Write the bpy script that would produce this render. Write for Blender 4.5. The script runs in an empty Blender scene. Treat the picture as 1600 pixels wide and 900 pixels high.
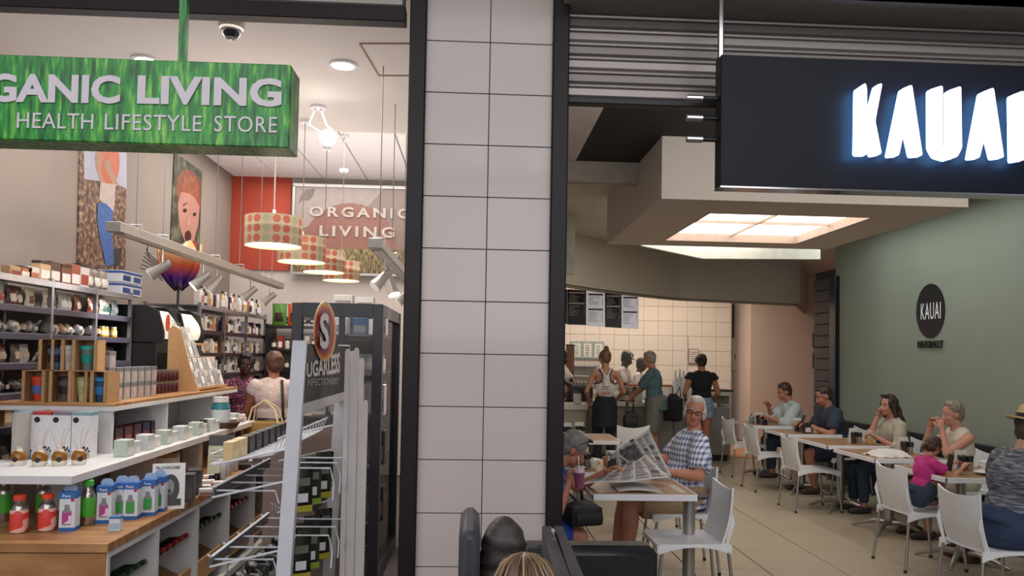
import bpy, math, random
from mathutils import Vector, Matrix, noise
random.seed(7)
SC = bpy.context.scene
COL = SC.collection
V = Vector
PI = math.pi
# ---------------------------------------------------------------- camera
H, F = 1.65, 1200.0
YAW = math.atan(60/F)
RC = Matrix.Rotation(-YAW, 3, 'Z') @ Matrix.Rotation(math.radians(90+2.0), 3, 'X') @ Matrix.Rotation(math.radians(1.0), 3, 'Z')
_c = RC.transposed() @ V((0, 1, 0))
SX = (800+F*_c.x/(-_c.z)-740)/1600
SY = (554-(450-F*_c.y/(-_c.z)))/1600
cd = bpy.data.cameras.new('camera'); cam = bpy.data.objects.new('camera', cd); COL.objects.link(cam)
cd.sensor_width = 36; cd.lens = F/1600*36; cd.shift_x = SX; cd.shift_y = SY; cd.clip_start = .05; cd.clip_end = 200
cam.matrix_world = Matrix.Translation((0, 0, H)) @ RC.to_4x4()
SC.camera = cam
def ray(px, py):
    return RC @ V(((px-800+SX*1600)/F, (SY*1600-(py-450))/F, -1))
def aty(px, py, Y): d = ray(px, py); return V((0, 0, H)) + d*(Y/d.y)
def atx(px, py, X): d = ray(px, py); return V((0, 0, H)) + d*(X/d.x)
def atz(px, py, z): d = ray(px, py); return V((0, 0, H)) + d*((z-H)/d.z)
# ---------------------------------------------------------------- world, exposure, lights
SC.view_settings.view_transform = 'Standard'; SC.view_settings.look = 'None'
SC.view_settings.gamma = 1; SC.view_settings.use_curve_mapping = False
SC.view_settings.exposure = -0.08
w = bpy.data.worlds.new('world'); SC.world = w; w.use_nodes = True
w.node_tree.nodes['Background'].inputs[0].default_value = (.86, .9, 1.0, 1)
w.node_tree.nodes['Background'].inputs[1].default_value = .34
SC.cycles.max_bounces = 6; SC.cycles.diffuse_bounces = 3; SC.cycles.glossy_bounces = 3
SC.cycles.transparent_max_bounces = 8; SC.cycles.transmission_bounces = 4; SC.cycles.caustics_reflective = False; SC.cycles.caustics_refractive = False
SC.cycles.sample_clamp_indirect = 4; SC.cycles.use_denoising = True
def area(name, loc, sx, sy, e, col=(1, .95, .9), rot=(0, 0, 0), spread=180):
    l = bpy.data.lights.new(name, 'AREA'); l.shape = 'RECTANGLE'; l.size = sx; l.size_y = sy; l.energy = e; l.color = col
    l.spread = math.radians(spread)
    o = bpy.data.objects.new(name, l); COL.objects.link(o); o.location = loc; o.rotation_euler = rot; return o
def spot(name, loc, tgt, e, ang=70, col=(1, .96, .92), r=.04, blend=.6):
    l = bpy.data.lights.new(name, 'SPOT'); l.energy = e; l.color = col; l.spot_size = math.radians(ang); l.spot_blend = blend; l.shadow_soft_size = r
    o = bpy.data.objects.new(name, l); COL.objects.link(o); o.location = loc
    o.rotation_euler = (V(tgt)-V(loc)).to_track_quat('-Z', 'Y').to_euler(); return o
area('mall_ceiling_light', (0, -2.2, 4.6), 10, 6, 420, (.98, .97, 1))
area('shopfront_fill_light', (0, -5.6, 3.2), 10, 2.6, 190, (1, .97, .97), (math.radians(84), 0, 0))  # added fill from behind the camera, brightens the shop fronts
area('store_area_fill', (-1.9, 5.2, 3.56), 2.4, 2.4, 62, (1, .97, .95))  # this and the next: broad fills standing in for separate ceiling lamps
area('store_area_fill', (-1.7, 8.8, 3.95), 2.6, 2.8, 90, (1, .95, .92))
area('servery_ceiling_light', (3.0, 13.9, 3.3), 3.6, 1.6, 95, (1, .88, .78))
area('passage_ceiling_light', (6.2, 13.6, 3.5), 1.6, 1.6, 240, (1, .88, .8))
area('ceiling_fill_light', (-1.6, 8.4, 2.52), 2.2, 2.6, 36, (1, .97, .95), (math.radians(180), 0, 0))  # this and the next: added upward fills that brighten the store ceiling
area('ceiling_fill_light', (-1.9, 5.8, 2.52), 2.0, 2.4, 13, (1, .97, .95), (math.radians(180), 0, 0))
area('dining_area_fill', (4.4, 7.8, 3.28), .5, 3.2, 24, (.9, 1, .93))  # broad fill in place of single cafe ceiling lamps, another one below
area('entry_fill_light', (2.6, 4.1, 2.98), 3.6, .25, 26, (1, .95, .9), (math.radians(80), 0, 0))  # added fill just inside the shutter, lights the bulkhead front face
area('dining_area_fill', (2.6, 9.0, 3.3), 1.6, .8, 30, (1, .95, .88))
# ---------------------------------------------------------------- materials
MATS = {}
def lin(c):
    if isinstance(c, str):
        c = c.lstrip('#'); c = [int(c[i:i+2], 16)/255 for i in (0, 2, 4)]
    return tuple(((x+.055)/1.055)**2.4 if x > .04045 else x/12.92 for x in c)+(1,)
def mat(col, rough=.5, metal=0.0, nz=.10, scale=14.0, bump=0.0, emit=0.0, alpha=1.0, trans=0.0, coat=0.0, stretch=None, key=None, spec=.5, ecol=None):
    k = key or (str(col), rough, metal, nz, scale, bump, emit, alpha, trans, coat, stretch, spec)
    if k in MATS: return MATS[k]
    m = bpy.data.materials.new('surface_'+str(len(MATS))); m.use_nodes = True
    nt = m.node_tree; b = nt.nodes['Principled BSDF']; MATS[k] = m
    c = lin(col)
    tc = nt.nodes.new('ShaderNodeTexCoord'); mp = nt.nodes.new('ShaderNodeMapping'); n = nt.nodes.new('ShaderNodeTexNoise')
    nt.links.new(tc.outputs['Object'], mp.inputs[0]); nt.links.new(mp.outputs[0], n.inputs['Vector'])
    if stretch: mp.inputs['Scale'].default_value = stretch
    n.inputs['Scale'].default_value = scale; n.inputs['Detail'].default_value = 4
    r = nt.nodes.new('ShaderNodeValToRGB'); nt.links.new(n.outputs[0], r.inputs[0])
    r.color_ramp.elements[0].position = .3; r.color_ramp.elements[1].position = .7
    r.color_ramp.elements[0].color = tuple(x*(1-nz) for x in c[:3])+(1,); r.color_ramp.elements[1].color = tuple(min(1, x*(1+nz*.6)) for x in c[:3])+(1,)
    nt.links.new(r.outputs[0], b.inputs['Base Color'])
    b.inputs['Roughness'].default_value = rough; b.inputs['Metallic'].default_value = metal; b.inputs['Specular IOR Level'].default_value = spec
    b.inputs['Coat Weight'].default_value = coat; b.inputs['Transmission Weight'].default_value = trans
    if alpha < 1: b.inputs['Alpha'].default_value = alpha
    if emit: b.inputs['Emission Color'].default_value = lin(ecol) if ecol else c; b.inputs['Emission Strength'].default_value = emit
    if bump:
        bp = nt.nodes.new('ShaderNodeBump'); bp.inputs['Strength'].default_value = bump; bp.inputs['Distance'].default_value = .01
        nt.links.new(n.outputs[0], bp.inputs['Height']); nt.links.new(bp.outputs[0], b.inputs['Normal'])
    return m
def nodes_mat(key, fn, rough=.5, **kw):
    if key in MATS: return MATS[key]
    m = mat('#808080', rough=rough, key=key, **kw); nt = m.node_tree; b = nt.nodes['Principled BSDF']
    tc = [x for x in nt.nodes if x.type == 'TEX_COORD'][0]
    nt.links.new(fn(nt, tc.outputs['Object']), b.inputs['Base Color']); return m
def mth(nt, op, a, b=None, c=None):
    n = nt.nodes.new('ShaderNodeMath'); n.operation = op
    for i, v in enumerate((a, b, c)):
        if v is None: continue
        if isinstance(v, (int, float)): n.inputs[i].default_value = v
        else: nt.links.new(v, n.inputs[i])
    return n.outputs[0]
def mixc(nt, f, a, b):
    n = nt.nodes.new('ShaderNodeMix'); n.data_type = 'RGBA'
    for i, v in ((0, f), (6, a), (7, b)):
        if isinstance(v, (int, float)): n.inputs[i].default_value = v
        elif isinstance(v, (str, tuple)): n.inputs[i].default_value = lin(v)
        else: nt.links.new(v, n.inputs[i])
    return n.outputs[2]
def sep(nt, v):
    n = nt.nodes.new('ShaderNodeSeparateXYZ'); nt.links.new(v, n.inputs[0]); return n.outputs
def ntex(nt, v, sc, st=(1, 1, 1), det=4, rot=(0, 0, 0)):
    mp = nt.nodes.new('ShaderNodeMapping'); mp.inputs['Scale'].default_value = st; mp.inputs['Rotation'].default_value = rot; nt.links.new(v, mp.inputs[0])
    n = nt.nodes.new('ShaderNodeTexNoise'); n.inputs['Scale'].default_value = sc; n.inputs['Detail'].default_value = det
    nt.links.new(mp.outputs[0], n.inputs['Vector']); return n.outputs[0]
def ramp(nt, f, stops):
    r = nt.nodes.new('ShaderNodeValToRGB'); nt.links.new(f, r.inputs[0]); e = r.color_ramp.elements
    while len(e) < len(stops): e.new(.5)
    for i, (p, c) in enumerate(stops): e[i].position = p; e[i].color = lin(c)
    return r.outputs[0]
def wood(key, c1, c2, c3, st=(1, 1, 1), rough=.45):
    return nodes_mat(key, lambda nt, v: ramp(nt, ntex(nt, v, 9, st, 8), [(.3, c1), (.5, c2), (.7, c3)]), rough)
# ---------------------------------------------------------------- mesh building
class MB:
    def __init__(s): s.v = []; s.f = []; s.m = []; s.M = None; s.mi = 0
    def add(s, vs, fs, mi=None):
        o = len(s.v); mi = s.mi if mi is None else mi
        s.v += [(s.M @ V(p)) if s.M else V(p) for p in vs]
        for f in fs: s.f.append([i+o for i in f]); s.m.append(mi)
        return s
    def box(s, x0, x1, y0, y1, z0, z1, b=0, mi=None):
        if x0 > x1: x0, x1 = x1, x0
        if y0 > y1: y0, y1 = y1, y0
        if z0 > z1: z0, z1 = z1, z0
        if b <= 0:
            vs = [(x, y, z) for x in (x0, x1) for y in (y0, y1) for z in (z0, z1)]
            return s.add(vs, [(0, 1, 3, 2), (4, 6, 7, 5), (0, 4, 5, 1), (2, 3, 7, 6), (0, 2, 6, 4), (1, 5, 7, 3)], mi)
        b = min(b, (x1-x0)*.45, (y1-y0)*.45, (z1-z0)*.45)
        lo, hi = (x0, y0, z0), (x1, y1, z1); vs = []; ix = {}
        for a in range(3):
            for sx in (0, 1):
                for sy in (0, 1):
                    for sz in (0, 1):
                        sg = (sx, sy, sz); p = []
                        for k in range(3):
                            e = hi[k] if sg[k] else lo[k]
                            if k != a: e += (-b if sg[k] else b)
                            p.append(e)
                        ix[(a, sg)] = len(vs); vs.append(tuple(p))
        fs = []
        def sgn(a, b_, va, vb, c, vc): t = [0, 0, 0]; t[a] = va; t[b_] = vb; t[c] = vc; return tuple(t)
        for a in range(3):
            p, q = (a+1) % 3, (a+2) % 3
            for sa in (0, 1):
                fs.append([ix[(a, sgn(a, p, sa, u, q, w_))] for u, w_ in ((0, 0), (1, 0), (1, 1), (0, 1))])
            for sp in (0, 1):
                for sq in (0, 1):
                    fs.append([ix[(p, sgn(a, p, 0, sp, q, sq))], ix[(p, sgn(a, p, 1, sp, q, sq))], ix[(q, sgn(a, p, 1, sp, q, sq))], ix[(q, sgn(a, p, 0, sp, q, sq))]])
        for sg in [(i, j, k) for i in (0, 1) for j in (0, 1) for k in (0, 1)]:
            fs.append([ix[(0, sg)], ix[(1, sg)], ix[(2, sg)]])
        return s.add(vs, fs, mi)
    def cbox(s, cx, cy, cz, sx, sy, sz, b=0, mi=None): return s.box(cx-sx/2, cx+sx/2, cy-sy/2, cy+sy/2, cz-sz/2, cz+sz/2, b, mi)
    def tube(s, pts, r, n=8, round_=False, mi=None, closed=False):
        pts = [V(p) for p in pts]; k = len(pts); rr = list(r) if isinstance(r, (list, tuple)) else [r]*k
        if round_:
            P = []; R = []
            d0 = (pts[1]-pts[0]).normalized(); d1 = (pts[-1]-pts[-2]).normalized()
            for a in (80, 55, 28): P.append(pts[0]-d0*rr[0]*math.sin(math.radians(a))); R.append(rr[0]*math.cos(math.radians(a)))
            P += pts; R += rr
            for a in (28, 55, 80): P.append(pts[-1]+d1*rr[-1]*math.sin(math.radians(a))); R.append(rr[-1]*math.cos(math.radians(a)))
            pts, rr = P, R; k = len(pts)
        vs = []; fs = []; up = None
        for i in range(k):
            a = pts[(i-1) % k] if (i or closed) else pts[0]; b = pts[(i+1) % k] if (i < k-1 or closed) else pts[-1]
            d = (b-a).normalized()
            if up is None: up = d.orthogonal().normalized()
            up = (up-d*up.dot(d)).normalized(); sd = d.cross(up)
            for j in range(n):
                t = 2*PI*j/n; vs.append(pts[i]+(up*math.cos(t)+sd*math.sin(t))*rr[i])
        for i in range(k if closed else k-1):
            for j in range(n):
                a = i*n+j; b = i*n+(j+1) % n; c = ((i+1) % k)*n; fs.append((a, b, c+(j+1) % n, c+j))
        if not closed: fs.append(list(range(n))[::-1]); fs.append([(k-1)*n+j for j in range(n)])
        return s.add(vs, fs, mi)
    def lathe(s, prof, n=16, c=(0, 0, 0), mi=None, sy=1.0, cap=True):
        vs = []; fs = []; k = len(prof)
        for r, z in prof:
            for j in range(n): t = 2*PI*j/n; vs.append((c[0]+r*math.cos(t), c[1]+r*math.sin(t)*sy, c[2]+z))
        for i in range(k-1):
            for j in range(n): a = i*n+j; b = i*n+(j+1) % n; fs.append((a, b, b+n, a+n))
        if cap and prof[0][0] > 1e-4: fs.append(list(range(n))[::-1])
        if cap and prof[-1][0] > 1e-4: fs.append([(k-1)*n+j for j in range(n)])
        return s.add(vs, fs, mi)
    def ell(s, c, r, R=None, n=14, k=9, mi=None):
        vs = []; fs = []; R = R or Matrix.Identity(3); c = V(c)
        if isinstance(r, (int, float)): r = (r, r, r)
        vs.append(c+R @ V((0, 0, -r[2])))
        for i in range(1, k):
            a = -PI/2+PI*i/k
            for j in range(n): t = 2*PI*j/n; vs.append(c+R @ V((r[0]*math.cos(a)*math.cos(t), r[1]*math.cos(a)*math.sin(t), r[2]*math.sin(a))))
        vs.append(c+R @ V((0, 0, r[2]))); L = len(vs)-1
        for j in range(n): fs.append((0, 1+(j+1) % n, 1+j)); fs.append((L, L-n+j, L-n+(j+1) % n))
        for i in range(k-2):
            for j in range(n): a = 1+i*n+j; b = 1+i*n+(j+1) % n; fs.append((a, b, b+n, a+n))
        return s.add(vs, fs, mi)
    def prism(s, poly, ext, mi=None):
        """poly: 3D points of a flat outline; ext: extrusion vector"""
        n = len(poly); e = V(ext); vs = [V(p) for p in poly]+[V(p)+e for p in poly]
        return s.add(vs, [list(range(n))[::-1], list(range(n, 2*n))]+[(i, (i+1) % n, (i+1) % n+n, i+n) for i in range(n)], mi)
    def grid(s, fn, nu, nv, th=0, mi=None):
        """fn(u,v)->point; optional thickness along normal"""
        P = [[V(fn(i/nu, j/nv)) for j in range(nv+1)] for i in range(nu+1)]
        vs = [p for row in P for p in row]; W_ = nv+1
        fs = [(i*W_+j, (i+1)*W_+j, (i+1)*W_+j+1, i*W_+j+1) for i in range(nu) for j in range(nv)]
        if th:
            N = []
            for i in range(nu+1):
                for j in range(nv+1):
                    a = P[min(i+1, nu)][j]-P[max(i-1, 0)][j]; b = P[i][min(j+1, nv)]-P[i][max(j-1, 0)]; N.append(a.cross(b).normalized())
            L = len(vs); vs = vs+[p-n_*th for p, n_ in zip(vs, N)]
            fs += [tuple(x+L for x in f[::-1]) for f in fs]
            bd = [i*W_ for i in range(nu+1)]+[nu*W_+j for j in range(1, nv+1)]+[i*W_+nv for i in range(nu-1, -1, -1)]+[j for j in range(nv-1, 0, -1)]
            for a, b in zip(bd, bd[1:]+bd[:1]): fs.append((b, a, a+L, b+L))
        return s.add(vs, fs, mi)
    def build(s, name, mats, parent=None, smooth=False, world=False, auto=True):
        vs = s.v
        loc = None
        if world:
            if parent is not None: Mi = chain(parent).inverted(); vs = [Mi @ p for p in vs]
            else:
                xs = [p.x for p in vs]; ys = [p.y for p in vs]; zs = [p.z for p in vs]
                loc = V(((min(xs)+max(xs))/2, (min(ys)+max(ys))/2, min(zs))); vs = [p-loc for p in vs]
        me = bpy.data.meshes.new(name); me.from_pydata([tuple(p) for p in vs], [], s.f)
        if not isinstance(mats, (list, tuple)): mats = [mats]
        for m in mats: me.materials.append(m)
        if len(mats) > 1: me.polygons.foreach_set('material_index', s.m)
        me.validate(); fixn(me)
        if smooth: me.polygons.foreach_set('use_smooth', [True]*len(me.polygons)); (me.set_sharp_from_angle(angle=math.radians(38)) if auto else None)
        o = bpy.data.objects.new(name, me); COL.objects.link(o)
        if parent is not None: o.parent = parent
        if loc is not None: o.location = loc
        return o
import bmesh
def fixn(me):
    b = bmesh.new(); b.from_mesh(me); bmesh.ops.recalc_face_normals(b, faces=b.faces); b.to_mesh(me); b.free()
def chain(o):
    m = o.matrix_basis.copy(); p = o.parent
    while p is not None: m = p.matrix_basis @ m; p = p.parent
    return m
def setloc(o, loc, rz=0, sc=1):
    o.location = loc; o.rotation_euler = (0, 0, rz); o.scale = (sc, sc, sc) if isinstance(sc, (int, float)) else sc
def thing(name, label, cat, loc=(0, 0, 0), rz=0, group=None, sc=1):
    o = bpy.data.objects.new(name, None); COL.objects.link(o); o.empty_display_size = .05; setloc(o, loc, rz, sc)
    return tag(o, label, cat, group)
def tag(o, label, cat, group=None, kind=None):
    o['label'] = label; o['category'] = cat
    if group: o['group'] = group
    if kind: o['kind'] = kind
    return o
def struct(o): o['kind'] = 'structure'; return o
def dup(root, loc, rz=0, label=None, group=None, sc=None):
    r = root.copy(); COL.objects.link(r); setloc(r, loc, rz, 1 if sc is None else sc)
    if label: r['label'] = label
    if group: r['group'] = group
    for ch in root.children:
        c = ch.copy(); COL.objects.link(c); c.parent = r
        for g in ch.children:
            d = g.copy(); COL.objects.link(d); d.parent = c
    return r
def piece(src, parent, loc, rot=None):
    c = bpy.data.objects.new(src.name.split('.')[0], src.data); COL.objects.link(c); c.parent = parent; c.location = loc
    if rot: c.rotation_euler = rot
    return c
ORD = ['first', 'second', 'third', 'fourth', 'fifth', 'sixth', 'seventh', 'eighth', 'ninth', 'tenth', 'eleventh', 'twelfth', 'thirteenth', 'fourteenth', 'fifteenth', 'sixteenth', 'seventeenth', 'eighteenth', 'nineteenth', 'twentieth']
def text_poly(txt, bold=0.0, sp=1.0, sh=0.0):
    cu = bpy.data.curves.new('t', 'FONT'); cu.body = txt; cu.size = 1; cu.offset = bold; cu.space_character = sp; cu.resolution_u = 3; cu.shear = sh
    o = bpy.data.objects.new('t', cu); COL.objects.link(o)
    dg = bpy.context.evaluated_depsgraph_get(); me = bpy.data.meshes.new_from_object(o.evaluated_get(dg))
    vs = [v.co.copy() for v in me.vertices]; fs = [tuple(p.vertices) for p in me.polygons]
    bpy.data.objects.remove(o); bpy.data.meshes.remove(me); return vs, fs
def text(mb, txt, org, right, up, w=None, h=None, depth=0.0, bold=0.0, sp=1.0, mi=None, just='l', arc=None):
    """lettering whose lower-left (or centre) is at org, right/up unit vectors, fitted to w and h"""
    vs, fs = text_poly(txt, bold, sp)
    x0 = min(p.x for p in vs); x1 = max(p.x for p in vs); y0 = min(p.y for p in vs); y1 = max(p.y for p in vs)
    sy = h/(y1-y0) if h else w/(x1-x0); sx = w/(x1-x0) if w else sy
    R, U = V(right), V(up); N = R.cross(U).normalized(); o = V(org); off = -(x1-x0)*sx/2 if just == 'c' else 0
    def P(p, d):
        x = (p.x-x0)*sx+off; y = (p.y-y0)*sy
        if arc: y = arc(x/(w or 1), y)
        return o+R*x+U*y+N*d
    if depth == 0: return mb.add([P(p, 0) for p in vs], fs, mi)
    L = len(vs); ed = {}
    for f in fs:
        for a, b in zip(f, f[1:]+f[:1]): ed[(a, b)] = 1
    F_ = [f for f in fs]+[tuple(i+L for i in f[::-1]) for f in fs]
    for (a, b) in ed:
        if (b, a) not in ed: F_.append((b, a, a+L, b+L))
    return mb.add([P(p, depth) for p in vs]+[P(p, 0) for p in vs], F_, mi)
# common materials
M_white = mat('#e6e6ea', .35, nz=.03); M_black = mat('#151417', .45, nz=.1); M_dark = mat('#231c20', .35, nz=.12)
M_steel = mat('#b9b9bd', .3, .9, nz=.08); M_alu = mat('#a9a6a3', .38, .85, nz=.06); M_chrome = mat('#d0d0d4', .12, 1, nz=.03)
M_plaster = mat('#cfc8c3', .85, nz=.03, scale=3); M_kraft = mat('#b98f63', .75, nz=.12, scale=30); M_grey = mat('#6c6c70', .5, nz=.08)
M_glass = mat('#f4faf6', .03, nz=0, alpha=.035, spec=.3); M_glassdark = mat('#30282a', .05, nz=.02, alpha=.35, spec=.6)
# ================================================================ STRUCTURE
def bx(name, x0, x1, y0, y1, z0, z1, m, b=0):
    return struct(MB().box(x0, x1, y0, y1, z0, z1, b).build(name, m, world=True))
SF = 3.7                                    # shop front plane
YB = 10.5                                   # back of the health store
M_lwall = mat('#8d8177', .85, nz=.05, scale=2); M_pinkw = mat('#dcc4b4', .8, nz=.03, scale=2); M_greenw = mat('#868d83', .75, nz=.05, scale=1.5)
M_ceil = mat('#d9d2cf', .85, nz=.03, scale=2); M_grout = mat('#5f5650', .8); M_kceil = mat('#d6cec6', .85, nz=.03, scale=2)
# floors
fl = bx('floor', -7, 9, -10, 16.2, -.12, -.012, M_grout)
def tiled(parent, x0, x1, y0, y1, s, m, z=-.012, t=.012, name='floor_tile', g=.005, clip=None, s2=None):
    s2 = s2 or s
    proto = None; i = 0
    x = x0
    while x < x1-.01:
        y = y0
        while y < y1-.01:
            if clip is None or clip(x+s/2, y+s2/2):
                if proto is None:
                    proto = MB().box(g, s-g, g, s2-g, 0, t, .002).build(name, m, parent); proto.location = V((x, y, z))-chain(parent).to_translation()
                else: piece(proto, parent, V((x, y, z))-chain(parent).to_translation())
            y += s2
        x += s
M_ftile = nodes_mat('ftile', lambda nt, v: mixc(nt, ntex(nt, v, 2.2, det=5), '#a79b86', '#b9ad98'), .32, bump=0)
tiled(fl, .52, 5.1, 4.2, 14.9, .6, M_ftile, clip=lambda x, y: x < (y+1.2)*.78 and x > (y-1.2)*.08)
M_fbrown = nodes_mat('fbrown', lambda nt, v: mixc(nt, ntex(nt, v, 3), '#b77f56', '#c9926a'), .4)
# left wall / back wall / divider of health store
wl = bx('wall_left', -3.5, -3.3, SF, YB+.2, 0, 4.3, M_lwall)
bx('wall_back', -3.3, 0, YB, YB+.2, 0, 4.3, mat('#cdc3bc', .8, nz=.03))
bx('wall_divider', -.12, 0, SF+.5, 16, 0, 4.3, M_plaster)
# red feature panel on back wall
bx('trim_1', -3.3, aty(455, 300, YB-.04).x, YB-.04, YB, 2.74, 4.0, mat('#a8402a', .7, nz=.06, scale=3))
# ceilings
cl = bx('ceiling', -3.3, -.12, SF+.1, 6.8, 3.6, 4.15, M_ceil)
c2 = bx('ceiling', -3.3, -.12, 6.8, YB, 4.04, 4.15, M_grout)
M_ctile = mat('#e4dfdc', .9, nz=.04, scale=60, bump=.1)
pr = None
for i in range(6):
    for j in range(7):
        x0, x1 = -3.29+i*.6, min(-.13, -3.29+i*.6+.6); y0, y1 = 6.82+j*.6, min(YB-.01, 6.82+j*.6+.6)
        if x1-x0 < .1 or y1-y0 < .05: continue
        MB().box(x0+.006, x1-.006, y0+.006, y1-.006, 4.0, 4.04, .006).build('ceiling_tile', M_ctile, c2, world=True)
# pillar with tiles between the two shop fronts
pl_, pr_ = aty(657, 480, SF).x, aty(859, 480, SF).x
pc = bx('wall_pillar', pl_-.02, pr_+.02, SF+.012, SF+.5, 0, 3.9, M_grout)
def _pc(nt, v): return mixc(nt, ntex(nt, v, 1.5), '#bdb1ab', '#c9bfba')
M_ptile = nodes_mat('ptile', _pc, .12, spec=.5)
xm = (pl_+pr_)/2-.0
ys_ = [H+(554-y)*SF/F for y in (-20, 62, 143, 223, 304, 386, 468, 550, 633.5, 718, 802, 886, 970, 1054)]
ys_ = [H+(556-62)*SF/F-.2535*k for k in range(-2, 14)]
for k in range(len(ys_)-1):
    z1, z0 = ys_[k], max(.0, ys_[k+1])
    if z1 <= .02: continue
    for (a, b) in ((pl_, xm), (xm, pr_)):
        MB().box(a+.002, b-.002, SF, SF+.012, z0+.002, z1-.002, .0015).build('wall_tile', M_ptile, pc, world=True)
# dark metal jambs and heads
M_jamb = mat('#1f161b', .4, nz=.2, scale=6, spec=.25)
def rail(name, pxl, pxr, py, y0, y1):
    return bx(name, aty(pxl, py, y0).x, aty(pxr, py, y0).x, y0, y1, 0, 3.95, M_jamb, .006)
rail('trim_2', 630.5, 657, 480, SF-.04, SF+.14)
rail('trim_3', 858, 884, 480, SF-.04, SF+.14)
zh = aty(640, 34, SF).z
bx('trim_4', -3.6, aty(632, 100, SF).x, SF, SF+.08, zh, zh+.075, M_jamb, .004)
# roller shutter of left shop, above the head
M_slat = nodes_mat('slat', lambda nt, v: mixc(nt, ntex(nt, v, 120, det=1), '#8d8682', '#a8a19c'), .4, metal=.55)
s0 = bx('trim_5', -3.6, aty(632, 0, SF).x, SF+.055, SF+.075, zh+.075, 4.2, M_grey)
for k in range(4):
    MB().box(-3.6, aty(632, 0, SF).x, SF+.02, SF+.055, zh+.08+k*.1, zh+.172+k*.1, .012).build('shutter_slat', M_slat, s0, world=True)
# roller shutter of the cafe, part lowered
zs = aty(890, 155, SF+.05).z; xr0 = aty(884, 100, SF+.05).x
s1 = bx('trim_6', xr0, 9, SF+.09, SF+.11, zs, 3.95, mat('#4d4745', .6))
M_perf = nodes_mat('perf', lambda nt, v: (lambda s: mixc(nt, mth(nt, 'GREATER_THAN', mth(nt, 'MULTIPLY', mth(nt, 'SINE', mth(nt, 'MULTIPLY', s[0], 900)), mth(nt, 'SINE', mth(nt, 'MULTIPLY', s[2], 900))), .1), '#8f8884', '#5f5956'))(sep(nt, v)), .4, metal=.5)
k = 0; z = zs+.012
while z < 3.4:
    h_ = .062
    MB().box(xr0, 9, SF+.05, SF+.09, z, z+h_-.006, .012).build('shutter_slat', M_perf if k % 2 else M_slat, s1, world=True)
    MB().tube([(xr0, SF+.055, z+h_-.001), (9, SF+.055, z+h_-.001)], .009, 6).build('shutter_slat', M_slat, s1, world=True)
    z += h_+.008; k += 1
bx('trim_7', xr0, 9, SF+.04, SF+.1, zs-.02, zs+.012, M_black, .004)
# fascia above the shutter, sloping edge like a bulkhead in front of it
bx('trim_8', xr0-.02, 9, SF-.25, SF+.05, 3.36, 3.42, mat('#a59d99', .7))
bx('trim_9', xr0-.02, 9, SF-.25, SF-.2, 3.36, 4.2, mat('#99918d', .7))
# ------------------------------------------------ cafe shell
XW = 5.05
bx('wall_right', XW, XW+.2, SF, 10.5, 0, 3.9, M_greenw)
bx('wall_dado', XW-.05, XW, SF, 10.5, .08, .85, mat('#17181f', .55), .006)
bx('baseboard_right', XW-.07, XW, SF, 10.5, 0, .08, M_dark)
bx('trim_10', XW-.06, XW+.02, 10.38, 10.56, 0, 2.83, mat('#0f1320', .25), .005)
sw = bx('wall_slatted', XW+.03, XW+.2, 10.56, 11.2, 0, 2.95, mat('#262229', .6))
M_dslat = nodes_mat('dslat', lambda nt, v: mixc(nt, ntex(nt, v, 6, (1, .3, 1)), '#3b363e', '#4b444c'), .5)
pr = None
for k in range(17):
    if pr is None:
        pr = MB().box(-.028, 0, 0, .62, .004, .158, .004).build('wall_slat', M_dslat, sw); pr.location = V((XW+.03, 10.57, .02+k*.166))-sw.location
    else: piece(pr, sw, V((XW+.03, 10.57, .02+k*.166))-sw.location)
bx('wall_servery', .0, aty(1143, 500, 15.5).x, 15.5, 15.7, 0, 3.6, mat('#bcae9c', .8))
wk = bpy.data.objects['wall_servery']
M_wtile = mat('#e6d9c8', .25, nz=.03, scale=1)
i = 0
x1w = aty(1143, 500, 15.5).x
xx = 1.35
while xx < x1w-.02:
    zz = .9
    while zz < 3.0:
        MB().box(xx+.003, min(xx+.3, x1w)-.003, 15.488, 15.5, zz+.003, zz+.297, .002).build('wall_tile', M_wtile, wk, world=True)
        zz += .3
    xx += .3
# niche with recessed column of back-of-house, and pink lit wall
xn0, xn1 = x1w, aty(1173, 500, 15).x
bx('wall_niche', xn0-.1, xn1+.2, 16.05, 16.15, 0, 3.6, mat('#cbbba4', .8))
bx('wall_passage', xn1, 9, 15, 15.2, 0, 3.7, M_pinkw)
bx('wall_passage', xn1, xn1+.1, 15.2, 16.05, 0, 3.7, M_pinkw)
bx('wall_far', 8.8, 9, 10, 15, 0, 3.7, M_pinkw)
fb = bx('floor_passage', x1w-.3, 8.8, 12.6, 16.05, -.012, .004, M_grout)
tiled(fb, 4.0, 8.8, 12.7, 15.0, .4, M_fbrown, z=.0, t=.008)
# cafe ceiling
ZC = 3.3
kc = bx('ceiling_cafe', 0, 9, SF+.12, 16, 3.62, 3.75, M_kceil)
bx('ceiling_cafe', aty(944, 165, 4.95).x, 3.2, SF+.12, 6.4, ZC, 3.62, mat('#17161a', .8))       # black slab
bx('ceiling_cafe', 0, aty(944, 165, 4.95).x, SF+.12, 6.4, ZC-.01, 3.62, mat('#c5bcb6', .8))
bx('ceiling_cafe', 3.2, XW+.2, SF+.12, 6.4, ZC, 3.62, M_kceil)
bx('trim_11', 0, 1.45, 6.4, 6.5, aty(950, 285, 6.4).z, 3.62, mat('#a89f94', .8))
bx('ceiling_cafe', 0, XW+.2, 6.5, 9.6, 3.34, 3.62, mat('#cfc9ba', .85))
bx('ceiling_cafe', 0, 9, 9.6, 15.5, 3.34, 3.62, M_kceil)
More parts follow.
